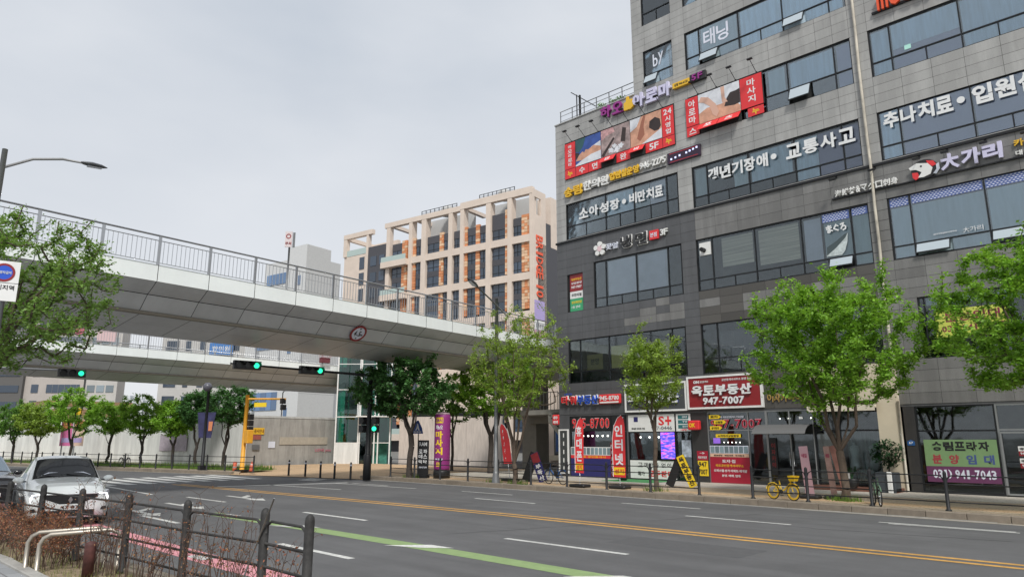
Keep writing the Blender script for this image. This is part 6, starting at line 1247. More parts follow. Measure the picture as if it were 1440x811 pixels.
part('pole', MB().tube([(-17.02, 2.82, .15), (-17.02, 2.82, 5.7)], .035, 8), pole_g, nps)
bsn = E('bridge_sign', 'small white sign with red circle standing on a pole beside the bridge railing', 'road sign', (-29.5, 13.2, 8.4))
Fb = fr((-28.9, 12.62, 10.95), (.93, .36, 0)); Fb.translation = Vector((-31.2, 15.0, 11.6)); Fb = fr((-30.05, 15.75, 11.4), (.70, .714, 0))
part('pole', MB().tube([(-30.05, 15.75, 8.42), (-30.05, 15.75, 11.5)], .045, 8), pole_g, bsn); onf(Fb, bsn, 'board', -.2, .13, -.38, .38, .05, .09, mat('pale pinkish board', (.66, .58, .58), .5)); onf(Fb, bsn, 'board', .15, .25, -.38, .35, .0, .04, pole_g)
part('red_ring', ring(Fb @ Matrix.Translation((-.04, .15, .09)), .08, .12, 0, .01, 16), crim_s, bsn); line(bsn, '주의', Fb @ Matrix.Translation((0, 0, .091)), -.18, .1, -.2, .14, crim_s)
# purple inflatable column
pc = E('inflatable_column', 'tall purple inflatable advertising column with yellow letters', 'advert column', (-29.26, 24.79, .15)); px_, py_ = -29.26, 24.79; pr_ = .42
part('column', MB().lathe(px_, py_, [(.40, .55), (pr_, .7), (pr_, 3.25), (.40, 3.42), (.3, 3.50), (.05, 3.53)], 28), mat('magenta purple cloth', (.27, .03, .19), .55, var=.06), pc); part('top_cap', MB().lathe(px_, py_, [(.41, 3.44), (.33, 3.52), (.1, 3.56)], 28), mat('pale pink cap', (.55, .38, .42), .6), pc)
part('black_base', MB().lathe(px_, py_, [(.44, .15), (.44, .5), (.41, .56)], 24), black_p, pc)
def wrap(parent, s, az, zc, h, wd, m, r=pr_ + .006, bold=.03):
    me, bb = glyph(s, min(bold, .045), 1.0); me = me.copy(); me.materials.clear(); me.materials.append(m); off = Vector(off_of(parent))
    V = np.empty(len(me.vertices) * 3); me.vertices.foreach_get('co', V); V = V.reshape(-1, 3); u = (V[:, 0] - (bb[0] + bb[2]) / 2) / (bb[2] - bb[0]) * wd; z = (V[:, 1] - (bb[1] + bb[3]) / 2) / (bb[3] - bb[1]) * h + zc; t = az + u / r; rr = r + V[:, 2] * .006
    W_ = np.stack([px_ + rr * np.cos(t), py_ + rr * np.sin(t), z], 1) - np.array(off); me.vertices.foreach_set('co', W_.ravel()); me.update(); return link('printed_letter', me, parent)
AZ = R(-66)
part('yellow_tag', MB().add([(px_ + (pr_ + .004) * math.cos(AZ + (i - 4) * .13), py_ + (pr_ + .004) * math.sin(AZ + (i - 4) * .13), z) for i in range(9) for z in (2.98, 3.28)], [(2 * i, 2 * i + 2, 2 * i + 3, 2 * i + 1) for i in range(8)]), yel_s, pc)
wrap(pc, '24시', AZ, 3.13, .22, .38, mag_l, pr_ + .012); wrap(pc, '하b오', AZ, 2.76, .24, .42, white_l)
for i, ch in enumerate('마사지'): wrap(pc, ch, AZ, 2.38 - i * .42, .38, .42, yel_s, bold=.045)
wrap(pc, '946-0120', AZ, 1.12, .12, .45, blind_lt); wrap(pc, '5F', AZ, .86, .22, .26, yel_s)
# black street menu board and crossing sign
rm = E('sign_board', 'narrow black standing board with white text beside the dark tree', 'sign board', (-29.87 - .35, 24.2, .15)); Fr2 = fr((-30.15, 24.25, .15), (.9, .43, 0))
onf(Fr2, rm, 'board', -.3, .3, .15, 1.95, -.04, .04, black_p); line(rm, 'RAM', Fr2 @ Matrix.Translation((0, 0, .042)), -.22, .22, 1.75, .2, white_l)
for i, t in enumerate(('로데락', '파스타')): vert(rm, t, Fr2 @ Matrix.Translation((0, 0, .042)), -.14 + i * .27, 1.5, .72, .24, white_l, .004, .02)
line(rm, '영업시간 안내', Fr2 @ Matrix.Translation((0, 0, .042)), -.22, .22, .55, .09, blind_lt); onf(Fr2, rm, 'foot', -.3, .3, 0, .15, -.2, .2, black_m)
cs_ = E('crossing_sign', 'blue triangular pedestrian crossing sign on thin pole', 'road sign', (-31.5, 24.9, .15)); Fc = fr((-31.5, 24.9, 2.75), (.8, .6, 0))
part('pole', MB().tube([(-31.5, 24.95, .15), (-31.5, 24.95, 2.9)], .03, 8), pole_g, cs_); part('triangle', MB().add([tuple(Fc @ Vector(p)) for p in ((-.32, -.3, .05), (.32, -.3, .05), (.26, 0, .05), (.05, .42, .05), (-.05, .42, .05), (-.26, 0, .05))], [(0, 1, 2, 3, 4, 5)]), mat('sign blue', (.03, .08, .30), .4), cs_)
part('white_figure', MB().add([tuple(Fc @ Vector(p)) for p in ((-.02, .25, .055), (.03, .25, .055), (.06, .05, .055), (.12, -.12, .055), (.05, -.12, .055), (0, .0, .055), (-.08, -.12, .055), (-.13, -.12, .055), (-.05, .05, .055))], [tuple(range(9))]), white_p, cs_)
for k in range(5): part('white_bar', MB().add([tuple(Fc @ Vector(p)) for p in ((-.2 + k * .09, -.26, .055), (-.16 + k * .09, -.26, .055), (-.16 + k * .09, -.15, .055), (-.2 + k * .09, -.15, .055))], [(0, 1, 2, 3)]), white_p, cs_)
# feather flags
def flag(label, x, y, z0, z1, wd, text, extra, lean=0.0, left=False):
    e = E('feather_flag', label, 'flag', (x, y, .15), 'red feather flags on the pavement'); F = fr((x, y, 0), (1, .12, 0), (math.sin(lean), 0, math.cos(lean)))
    H_ = z1 - z0; prof = [(0, z0), (wd, z0 - .02), (wd + .02, z0 + H_ * .8), (wd - .02, z0 + H_ * .93), (wd * .75, z1), (wd * .45, z0 + H_ * .95), (wd * .15, z0 + H_ * .82), (0, z0 + H_ * .62)]
    if left: prof = [(wd - a, b) for a, b in prof][::-1]
    part('flag_cloth', MB().prism(prof, -.006, .006), red_s, e, M=Matrix.Translation((0, 0, 0)) @ F @ Matrix(((1, 0, 0, 0), (0, 0, 1, 0), (0, -1, 0, 0), (0, 0, 0, 1))))
    ed = [(a, b) for a, b in prof if True]; part('flag_edge', MB().tube([tuple(F @ Vector((a, b, 0))) for a, b in (ed[4:] + ed[:1] if not left else ed[:4])], .014, 6), white_p, e)
    part('flag_pole', MB().tube([tuple(F @ Vector((wd * .5, .15, -.02))), tuple(F @ Vector((wd * .5, z1 - .05, -.02)))], .015, 6), steel, e)
    part('flag_base', MB().bbox(x + wd / 2 - .42, x + wd / 2 + .42, y - .25, y + .3, .15, .28, .05), black_p, e)
    vert(e, text, F @ Matrix.Translation((0, 0, .008)), wd * .52, z0 + H_ * .86, z0 + (.42 if extra else .1), wd * .72, white_l, .003, .03)
    if extra: onf(F, e, 'yellow_patch', .04, wd - .04, z0 + .08, z0 + .38, .007, .010, yel_s); line(e, extra, F @ Matrix.Translation((0, 0, .011)), .08, wd - .08, z0 + .23, .18, red_s)
    return e
flag('red feather flag with three letters before the navy board', -19.75, 24.2, .75, 3.05, .42, '휴대폰', '성지')
flag('wide red feather flag in front of the phone shop entrance', -18.05, 24.6, .62, 3.12, .58, '인터넷', '성지')
flag('leaning red feather flag beside the sparse tree', -25.0, 25.3, 1.0, 2.95, .50, '단막부동산', None, -.16, True)
vb = E('door_banner', 'tall white cloth strip with red outlined letters by the agent door', 'banner', (-19.0, 25.2, .2)); onf(fr((-18.75, 25.6, 0), (1, .1, 0)), vb, 'cloth', -.14, .14, .55, 2.0, 0, .01, crim_s); vert(vb, '타워부동산', fr((-18.75, 25.59, 0), (1, .1, 0)) @ Matrix.Translation((0, 0, .012)), 0, 1.95, .6, .24, white_l, .004, .01)
# A frames
def aframe(label, x, y, h, wd, m, texts, base=.15, az=0, back=black_p, thin=False):
    e = E('a_frame_sign', label, 'sign board', (x, y, base)); F0_ = fr((x, y, base), (math.cos(az), math.sin(az), 0)); 
    t = .30; Ff = F0_ @ Matrix.Translation((.28, 0, 0)) @ Matrix.Rotation(0, 4, 'X'); 
    xd = Vector((math.cos(az), math.sin(az), 0)); upv = (Vector((0, 0, 1)) * math.cos(t) - xd * math.sin(t)).normalized()
    nv = Vector((math.sin(az), -math.cos(az), 0))
    # two leaves hinged at the top; seen obliquely so each leaf leans sideways
    for s_, mm, nm in ((1, m, 'front_leaf'), (-1, back, 'rear_leaf')):
        u2 = (Vector((0, 0, 1)) * math.cos(t) - xd * s_ * math.sin(t)).normalized(); o_ = Vector((x, y, base)) + xd * s_ * h * math.sin(t)
        side = (xd * .35 * s_ + nv * -.94).normalized() if False else nv
        Fl = fr(o_, -nv if s_ > 0 else nv, u2)
        onf(Fl, e, nm, -wd / 2, wd / 2, .06, h, -.015, .015, mm)
        if s_ > 0:
            for (tx, zc, hh, mc) in texts: line(e, tx, Fl @ Matrix.Translation((0, 0, .017)), -wd * .4, wd * .4, zc, hh, mc)
        for q in (-wd / 2, wd / 2): part('leg', MB().tube([tuple(Fl @ Vector((q, 0, 0))), tuple(Fl @ Vector((q, h, 0)))], .012, 6), black_m, e)
    return e
def leanboard(label, x, y, h, wd, m, letters_, lean, base=.15, xd=(1, .15, 0), second=None):
    e = E('a_frame_sign', label, 'sign board', (x, y, base)); xv = Vector(xd).normalized(); up = (Vector((0, 0, 1)) * math.cos(lean) - xv * math.sin(lean)).normalized()
    F = Matrix((xv, up, Vector((0, 0, 0)))).transposed().to_4x4(); nn = Vector((xv.y, -xv.x, 0)); xr = (xv * math.cos(lean) + Vector((0, 0, 1)) * math.sin(lean)); F = fr((x, y, base), tuple(xr), tuple(up))
    onf(F, e, 'front_leaf', -wd / 2, wd / 2, .05, h, 0, .03, m); 
    if second: onf(F, e, 'top_panel', -wd / 2 + .01, wd / 2 - .01, h * .66, h - .02, .031, .036, second)
    up2 = (Vector((0, 0, 1)) * math.cos(lean) + xv * math.sin(lean)).normalized(); xr2 = (xv * math.cos(lean) - Vector((0, 0, 1)) * math.sin(lean)); top = Vector((x, y, base)) + up * h; o2 = top - up2 * h
    F2 = fr(o2 + Vector((0, .05, 0)), tuple(xr2), tuple(up2)); onf(F2, e, 'rear_leaf', -wd / 2, wd / 2, .05, h, -.03, 0, black_p)
    for Fx in (F, F2):
        for q in (-wd / 2, wd / 2): part('leg', MB().tube([tuple(Fx @ Vector((q, -.03, 0))), tuple(Fx @ Vector((q, h, 0)))], .012, 6), black_m, e)
    for (tx, zt, zb_, ww, mc) in letters_: vert(e, tx, F @ Matrix.Translation((0, 0, .037)), 0, zt, zb_, ww, mc, .004, .03)
    return e
leanboard('yellow and black folding board leaning before the phone shop door', -15.75, 27.1, 1.42, .34, yel_s, [('옥토부동산', 1.38, .10, .26, black_p)], R(24))
leanboard('red over navy folding board beside the blue bicycle', -22.9, 25.7, 1.45, .45, navy_s, [('부동산', .92, .08, .34, white_l)], R(22), second=crim_s)
# pink standing boards
for (lb, x, y, wd, h, ln, mm) in (('pale pink banner board on black base by the canopy door', -10.1, 25.0, .30, 1.75, R(4), mat('pale pink board', (.62, .38, .42), .6)), ('washed out pink folding board left of the big tree trunk', -9.4, 25.3, .2, 1.75, R(5), mat('faded pink board', (.42, .27, .23), .7, var=.25))):
    e = E('standing_board', lb, 'sign board', (x, y, .15)); up = (-math.sin(ln), 0, math.cos(ln)); F = fr((x, y, .15), (math.cos(ln), 0, math.sin(ln)), up)
    onf(F, e, 'board', -wd / 2, wd / 2, .1, h, 0, .02, mm); line(e, '네일', F @ Matrix.Translation((0, 0, .022)), -wd * .3, wd * .3, h * .82, .14, mat('deep pink print', (.45, .05, .12), .5)); part('base', MB().bbox(x - .32, x + .32, y - .22, y + .22, .15, .27, .04), black_p, e)
    if 'washed' in lb:
        F2 = fr((x + .25, y + .02, .15), (math.cos(R(-14)), 0, math.sin(R(-14))), (math.sin(R(14)) * -1 * -1 * -1, 0, math.cos(R(14)))); onf(fr((x + .42, y, .15), (math.cos(R(12)), 0, math.sin(R(12))), (-math.sin(R(12)), 0, math.cos(R(12)))), e, 'second_leaf', -wd / 2, wd / 2, .1, 1.8, 0, .02, mat('faded salmon board', (.38, .18, .14), .7, var=.35, scale=2))
        part('white_tag', MB().box(x + .42, x + .56, y - .05, y - .03, .85, 1.05), white_p, e)
# planters
pt = E('planter_tree', 'bushy glossy shrub in dark grey and white planter by the cream column', 'plant', (-9.05, 30.0, .15), local=True)
part('planter', MB().bbox(-.4, .3, -.4, .3, 0, .75, .03), mat('slate planter', (.05, .06, .07), .5), pt); part('white_planter', MB().bbox(.05, .22, -.5, -.42, 0, .78, .02), white_p, pt); part('stem', MB().tube([(0, 0, .6), (.05, 0, 1.3)], .03, 6), bark_d, pt)
rg_ = random.Random(4); m_ = MB()
for k in range(900):
    u = Vector([rg_.gauss(0, 1) for _ in range(3)]).normalized() * rg_.uniform(.45, 1.0); c0 = Vector((u.x * .62, u.y * .55, 1.45 + u.z * .58)); a = Vector([rg_.uniform(-1, 1), rg_.uniform(-1, 1), rg_.uniform(-.6, .3)]).normalized() * .10; b = a.cross(Vector((0, 0, 1))).normalized() * .04
    m_.add([c0 - a, c0 + b, c0 + a, c0 - b], [(0, 1, 2, 3)])
part('foliage', m_, leaf_s, pt)
for i, (x, y) in enumerate(((-10.3, 29.6), (-21.0, 29.4))):
    e = E('potted_plant', ['dark pot with thin plant before the curtained window', 'small dark pot plant on the green mat'][i], 'plant', (x, y, .3 if i == 0 else .17), local=True); part('pot', MB().lathe(0, 0, [(.15, 0), (.24, .1), (.27, .32), (.23, .33)], 12), black_p, e); m_ = MB()
    for k in range(40): a = rg_.uniform(0, 6.28); m_.tube([(0, 0, .3), (math.cos(a) * .08, math.sin(a) * .08, .5), (math.cos(a) * .2, math.sin(a) * .2, .55 + rg_.uniform(0, .3))], .008, 3)
    part('leaves', m_, leaf_s, e)
# grass at tree feet
for (x, y, n) in ((-8.9, 24.8, 160), (-15.9, 24.45, 70), (-22.7, 23.7, 160), (-30.6, 23.8, 220), (-24.6, 24.0, 60)):
    m_ = MB()
    for k in range(n):
        a = rg_.uniform(0, 6.28); r = rg_.uniform(.1, .6); bx0, by0 = x + r * math.cos(a), y + r * math.sin(a) * .6; h = rg_.uniform(.08, .28); dx, dy = rg_.uniform(-.08, .08), rg_.uniform(-.08, .08)
        m_.add([(bx0 - .012, by0, .15), (bx0 + .012, by0, .15), (bx0 + dx, by0 + dy, .15 + h)], [(0, 1, 2)])
    o = part('grass_tuft', m_, grass_m); o['kind'] = 'stuff'
m_ = MB()
for k in range(5000):
    x = -45 - 50 * rg_.random() ** 1.2; y = ipt(KF, x) + rg_.uniform(1.6, 3.8); h = rg_.uniform(.1, .45); m_.add([(x - .04, y, .19), (x + .04, y, .19), (x + rg_.uniform(-.15, .15), y, .19 + h)], [(0, 1, 2)])
o = part('verge_grass', m_, grass_m); o['kind'] = 'stuff'
# stainless hoops in the near bed and red post
for i, dx in enumerate((0, .33)):
    e = E('steel_hoop', ['stainless steel hoop barrier, farther of the two at lower left', 'stainless steel hoop barrier, nearer of the two at lower left'][i], 'hoop barrier', (-13.42 + dx * .5, 3.05, .13), local=True); 
    part('hoop_tube', MB().tube([(0, 0, 0), (0, 0, .42), (.02, .04, .51), (.06, .12, .56), (.42, .85, .60), (.47, .95, .55), (.48, .97, .48), (.48, .97, 0)], .034, 10), steel_w, e); e.location = (-13.42 + i * .42, 3.02 + i * .06, .13)
rp2 = E('marker_post', 'short round dark red post in the planting bed', 'post', (-12.2, 3.55, .13), local=True); part('post', MB().lathe(0, 0, [(.08, 0), (.08, .44), (.07, .48), (.02, .50)], 12), mat('faded red paint', (.085, .03, .026), .7, var=.5, scale=8), rp2)
wr_ = E('leaning_rod', 'thin grey metal rod leaning on the near fence', 'rod', (-8.3, 4.2, .13)); part('rod', MB().tube([(-8.75, 4.15, .1), (-8.15, 4.3, 1.42)], .012, 6), steel, wr_)
# shrubs with coppery leaves
def shrub(seed, h, nlv, dense):
    rg = random.Random(seed); e = E('dry_shrub', 'x', 'shrub', (0, 0, 0), 'coppery dry shrubs in the near planting bed', local=True); st_ = MB(); lv = MB(); lv2 = MB()
    for k in range(7):
        a = rg.uniform(0, 6.28); ln = rg.uniform(.05, .38); hh = h * rg.uniform(.65, 1.1); pts = [(rg.uniform(-.12, .12), rg.uniform(-.12, .12), 0)]
        for i in range(1, 6): t = i / 5; pts.append((pts[0][0] + math.cos(a) * ln * t ** 1.5 + rg.uniform(-.015, .015), pts[0][1] + math.sin(a) * ln * t ** 1.5, hh * t))
        st_.tube(pts, [.008, .007, .006, .005, .004, .002], 4, caps=False)
        for i in range(2, 6):
            for q in range(2):
                b0 = Vector(pts[i]); d = Vector((rg.uniform(-1, 1), rg.uniform(-1, 1), rg.uniform(.2, 1.3))).normalized() * rg.uniform(.08, .22); st_.tube([b0, b0 + d * .5 + Vector((0, 0, .01)), b0 + d], [.003, .0025, .0015], 3, caps=False)
                for z in range(int(nlv / 12)):
                    c0 = b0 + d * rg.uniform(.2, 1.1) + Vector((rg.gauss(0, .03), rg.gauss(0, .03), rg.gauss(0, .03))); s_ = rg.uniform(.010, .022); u = Vector([rg.gauss(0, 1) for _ in range(3)]).normalized() * s_; v = u.orthogonal().normalized() * s_ * .6
                    (lv if rg.random() < .6 else lv2).add([c0 - u, c0 + v, c0 + u, c0 - v], [(0, 1, 2, 3)])
    part('stems', st_, twig_m, e); part('dry_leaves', lv, leaf_c, e); part('tan_leaves', lv2, leaf_c2, e); return e
protos = [shrub(s_, hh, nl_, 0) for s_, hh, nl_ in ((1, 1.2, 13), (2, .75, 26), (3, .74, 90), (4, 1.25, 16), (5, .80, 120))]
used = [False] * 5; rgs = random.Random(11); X = -7.9; cnt = 0
while X > -21.5:
    for row in range(2):
        dense = X < -12.6; pi_ = rgs.choice((2, 4, 1)) if dense else rgs.choice((0, 3, 0, 1))
        y = ipt([(p[0], p[1]) for p in NF], X) - .18 - .45 * row + rgs.uniform(-.12, .12)
        if (row and rgs.random() < (.8 if not dense else .35)): continue
        if used[pi_]: o = copy_tree(protos[pi_])
        else: o = protos[pi_]; used[pi_] = True
        sc_ = rgs.uniform(.85, 1.12) * (.93 if dense else 1.0); o.location = (X + rgs.uniform(-.12, .12), y, .12); o.rotation_euler = (0, 0, rgs.uniform(0, 6.28)); o.scale = (sc_,) * 3
        o['label'] = 'leafy coppery shrub in the dense clump by the cars' if dense else 'thin red stemmed shrub with few dry leaves behind the near fence'; cnt += 1
    X -= .36 if X < -12.6 else .38
m_ = MB()
for k in range(2600):                                                 # low weeds in the bed
    x = rgs.uniform(-20, -6.5); y = rgs.uniform(3.02, 4.3) - (.0 if x > -14 else (-14 - x) * .1); h = rgs.uniform(.03, .16); dx = rgs.uniform(-.06, .06)
    m_.add([(x - .012, y, .125), (x + .012, y, .125), (x + dx, y + rgs.uniform(-.05, .05), .125 + h)], [(0, 1, 2)])
o = part('bed_weeds', m_, mat('dry and green weeds', (.20, .22, .06), .8, isl=.6)); o['kind'] = 'stuff'
fl_ = E('flower_trough', 'red flower trough hanging on the far bridge railing', 'planter', (-54, 32.3, 8.5)); part('trough', MB().bbox(-53.72, -53.4, 31.6, 32.5, 8.55, 9.0, .03), mat('dim maroon trough', (.16, .04, .05), .7), fl_)
m_ = MB()
for k in range(120): c0 = Vector((-53.5 + rgs.uniform(-.2, .25), rgs.uniform(31.5, 32.7), rgs.uniform(8.95, 9.35))); m_.add([c0 + Vector((-.05, 0, 0)), c0 + Vector((0, .05, .02)), c0 + Vector((.05, 0, 0)), c0 + Vector((0, -.05, -.03))], [(0, 1, 2, 3)])
part('flowers', m_, mat('red petals', (.45, .05, .06), .7, isl=.5), fl_)

# ================================================================== VEHICLES
rub = mat('tyre rubber', (.018, .018, .019), .8); chrome = mat('chrome trim', (.6, .6, .62), .15, metal=1.0)
def loft_car(label, loc, rz, paint, dark=False, L_=4.6, W_=1.84, H_=1.66):
    e = E('parked_car', label, 'car', loc, 'cars waiting in the near lane', rz, True)
    # stations: x, zbottom, zbelt, ztop, half width at bottom, belt, top
    hw = W_ / 2
    ST = [(2.30, .42, .62, .70, .60, .70, .55), (2.26, .26, .66, .84, .74, .80, .62), (2.12, .22, .74, .95, .84, .875, .70), (1.8, .22, .80, 1.02, .88, .905, .74), (1.3, .22, .88, 1.08, .90, .92, .76), (.98, .22, .93, 1.13, .90, .92, .76), (.55, .22, .95, 1.38, .90, .92, .70), (.15, .22, .96, 1.60, .90, .92, .64), (-.4, .22, .97, H_, .90, .92, .63), (-1.1, .22, .99, H_ - .02, .90, .92, .62), (-1.7, .24, 1.01, 1.50, .88, .91, .60), (-2.05, .26, 1.02, 1.30, .84, .88, .60), (-2.25, .32, .98, 1.08, .78, .83, .62), (-2.3, .45, .85, .95, .70, .76, .60)]
    ST = [(a * L_ / 4.6,) + tuple(r) for a, *r in ST]; xs_ = [q[0] for q in ST][::-1]; A = np.array(ST[::-1])
    def par_(x): return [np.interp(x, xs_, A[:, j]) for j in range(1, 7)]
    def ring_(x):
        zb, zt_, z1, wb, w_, wt = par_(x)
        return [(0, z1 + .02), (wt * .55, z1 + .012), (wt * .92, z1 - .015), (wt + .015, z1 - .05), (w_ - .035, zt_ + .01), (w_, zt_ - .05), (w_ + .005, (zb + zt_) * .55), (w_ - .01, zb + .16), (wb, zb + .02), (wb * .85, zb - .01), (0, zb - .01)]
    def S(x, t, o=0.0):
        r = ring_(x); i = min(int(t), 9); f = t - i; y = r[i][0] * (1 - f) + r[i + 1][0] * f; z = r[i][1] * (1 - f) + r[i + 1][1] * f
        dy, dz = r[i + 1][0] - r[i][0], r[i + 1][1] - r[i][1]; q = math.hypot(dy, dz) or 1; return (x, y - dz / q * o, z + dy / q * o)
    X_ = sorted(set(list(np.linspace(-2.3 * L_ / 4.6, 2.3 * L_ / 4.6, 56)) + xs_)); mb = MB(); vs = []; nr = 20
    for x in X_:
        r = ring_(x); full = r + [(-y, z) for y, z in r[1:-1]][::-1]; vs += [(x, y, z) for y, z in full]
    fs = [(i * nr + k, i * nr + (k + 1) % nr, (i + 1) * nr + (k + 1) % nr, (i + 1) * nr + k) for i in range(len(X_) - 1) for k in range(nr)]
    mb.add(vs, fs, True); mb.f += [tuple(range(nr))[::-1], tuple(range(len(vs) - nr, len(vs)))]; mb.sm += [False, False]
    body = part('body', mb, paint, e)
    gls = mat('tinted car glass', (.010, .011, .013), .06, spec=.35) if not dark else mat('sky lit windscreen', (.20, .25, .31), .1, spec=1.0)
    def patch(name, xa, xb, ta, tb, m, o=.012, both=True, nx=8, ntt=6, both_one=False, skew=0.0):
        for s_ in ((1, -1) if both else (1,)):
            m_ = MB(); v = []
            for i in range(nx + 1):
                for j in range(ntt + 1):
                    u_ = j / ntt; x = xa + (xb - xa) * i / nx + skew * u_ * (1 - i / nx); t = ta + (tb - ta) * u_; p = S(x, t, -o); v.append((p[0], p[1] * s_, p[2] + (o * .0)))
            m_.add(v, [(i * (ntt + 1) + j, i * (ntt + 1) + j + 1, (i + 1) * (ntt + 1) + j + 1, (i + 1) * (ntt + 1) + j) for i in range(nx) for j in range(ntt)], True); part(name, m_, m, e)
    # windscreen: single patch across both halves
    def wrapx(name, xa, xb, tmax, m, o=.012):
        m_ = MB(); v = []; nx, ntt = 8, 12
        for i in range(nx + 1):
            x = xa + (xb - xa) * i / nx
            for j in range(-ntt, ntt + 1):
                t = abs(j) / ntt * tmax; p = S(x, t, 0); v.append((p[0] + o * .5, (p[1]) * (1 if j >= 0 else -1), p[2] + o))
        q = 2 * ntt + 1; m_.add(v, [(i * q + j, i * q + j + 1, (i + 1) * q + j + 1, (i + 1) * q + j) for i in range(nx) for j in range(2 * ntt)], True); return part(name, m_, m, e)
    k = L_ / 4.6
    ws = wrapx('windscreen', 1.0 * k, .17 * k, 2.75, gls); wrapx('rear_window', -1.72 * k, -2.1 * k, 2.5, mat('tinted car glass', (.010, .011, .013), .06, spec=.35))
    part('dashboard_shade', MB().add([(S(.90 * k, t, 0)[0], S(.90 * k, t, 0)[1] * s_, S(.90 * k, t, 0)[2] + .018) for s_, t in ((-1, 1.6), (1, 1.6))] + [(S(.80 * k, t, 0)[0], S(.80 * k, t, 0)[1] * s_, S(.80 * k, t, 0)[2] + .02) for s_, t in ((1, 1.0), (-1, 1.0))], [(0, 1, 2, 3)]), blind_lt, e) if not dark else None
    for s_ in (-1, 1): part('wiper', MB().tube([(1.0 * k, s_ * .3 + .15, 1.15), (.92 * k, s_ * .3 - .3, 1.22)], .012, 5), black_p, e)
    tg = mat('tinted car glass', (.010, .011, .013), .06, spec=.35)
    patch('side_window', -.45 * k, .62 * k, 3.25, 3.95, tg, skew=-.0); patch('side_window', -1.35 * k, -.5 * k, 3.25, 3.95, tg); patch('quarter_window', -1.8 * k, -1.4 * k, 3.4, 3.95, tg)
    patch('sill_cladding', -1.5, 1.5, 7.2, 8.3, black_p, .02); patch('door_seam', .1, .115, 4.2, 7.2, black_p, .006, nx=1); patch('door_seam', -.98, -.965, 4.2, 7.2, black_p, .006, nx=1)
    for s_ in (-1, 1):
        part('mirror', MB().sphere((.72 * k, s_ * 1.03, 1.08), .08, .13, .085, 12, 8), paint, e); part('mirror_arm', MB().box(.70 * k, .76 * k, s_ * .92 - .06, s_ * .92 + .06, 1.03, 1.06), black_p, e)
        part('door_handle', MB().box(-.35, -.15, s_ * .93 - .015, s_ * .93 + .015, .84, .87), paint, e)
    # nose: grille, lamps, plate, bumper
    fx = 2.31 * k
    part('grille', MB().prism([(-.60, .70), (-.22, .55), (.22, .55), (.60, .70), (.58, .77), (-.58, .77)], -.0, .05), black_p, e, M=Matrix.Translation((fx - .035, 0, 0)) @ Matrix.Rotation(R(90), 4, 'Z') @ Matrix.Translation((0, -.03, 0)))
    for z in (.77,): part('grille_bar', MB().box(fx - .03, fx + .012, -.60, .60, z, z + .014), chrome, e)
    part('badge', MB().prism([(0, .56), (.05, .65), (0, .74), (-.05, .65)], 0, .02), chrome, e, M=Matrix.Translation((fx + .035, 0, 0)) @ Matrix.Rotation(R(90), 4, 'Z'))
    drl = mat('white running light', (.95, .97, 1.0), .3, emit=2.0)
    for s_ in (-1, 1):
        part('headlight', MB().add([(fx - .01, s_ * .56, .70), (fx - .09, s_ * .78, .72), (fx - .26, s_ * .885, .78), (fx - .26, s_ * .87, .86), (fx - .10, s_ * .77, .81), (fx - .02, s_ * .58, .77)] + [(fx - .15, s_ * .5, .70), (fx - .3, s_ * .7, .72), (fx - .4, s_ * .8, .78), (fx - .4, s_ * .8, .86), (fx - .3, s_ * .7, .81), (fx - .15, s_ * .5, .77)], [(0, 1, 4, 5), (1, 2, 3, 4), (5, 4, 10, 11), (4, 3, 9, 10), (0, 6, 7, 1), (1, 7, 8, 2)]), mat('clear lamp glass', (.45, .47, .5), .1, spec=1.0), e)
        part('running_light', MB().tube([(fx - .05, s_ * .62, .79), (fx - .12, s_ * .80, .775), (fx - .12, s_ * .835, .68), (fx - .09, s_ * .80, .57), (fx - .04, s_ * .72, .54)], .018, 6), drl, e)
        part('fog_recess', MB().box(fx - .12, fx - .03, s_ * .74 - .07, s_ * .74 + .07, .38, .46), black_p, e)
    part('lower_intake', MB().box(fx - .1, fx - .01, -.55, .55, .26, .40), black_p, e); part('skid_plate', MB().box(fx - .1, fx + .0, -.5, .5, .22, .255), chrome, e)
    part('number_plate', MB().box(fx - .01, fx + .018, -.26, .26, .42, .535), white_p, e); line(e, '47 87', fr((fx + .02, 0, 0), (0, 1, 0)), -.2, .2, .478, .07, black_p)
    for sx in (1.40 * k, -1.32 * k):
        for s_ in (-1, 1):
            wv_ = part('wheel_arch', MB().lathe(0, 0, [(.39, -.02), (.39, .12)], 24), black_p, e, M=Matrix.Translation((sx, s_ * .86 - .05, .34)) @ Matrix.Rotation(R(90), 4, 'X') @ Matrix.Translation((0, 0, -.05)))
            M_ = Matrix.Translation((sx, s_ * .84, .34)) @ Matrix.Rotation(R(90), 4, 'X')
            wh = part('wheel', MB().lathe(0, 0, [(.2, -.105), (.31, -.11), (.34, -.07), (.34, .07), (.31, .11), (.2, .105)], 24), rub, e, M=M_)
            sp_ = MB().lathe(0, 0, [(.06, -.1), (.06, .1)], 10)
            for q in range(5): t = 2 * math.pi * q / 5; sp_.box(.0, .21, -.03, .03, -.095, .095, Matrix.Rotation(t, 4, 'Z'))
            part('rim', sp_, mat('alloy rim', (.4, .41, .42), .3, metal=.8), wh, M=M_)
    return e
pearl = mat('white silver car paint', (.84, .87, .86), .28, coat=1.0, metal=.05); blk = mat('black car paint', (.02, .021, .024), .2, coat=1.0)
loft_car('white silver crossover facing the camera behind the near railing', (-22.95, 5.75, 0), R(-8), pearl)
loft_car('black car mostly hidden behind the white one at the left edge', (-28.9, 4.75, 0), R(2), blk, True)

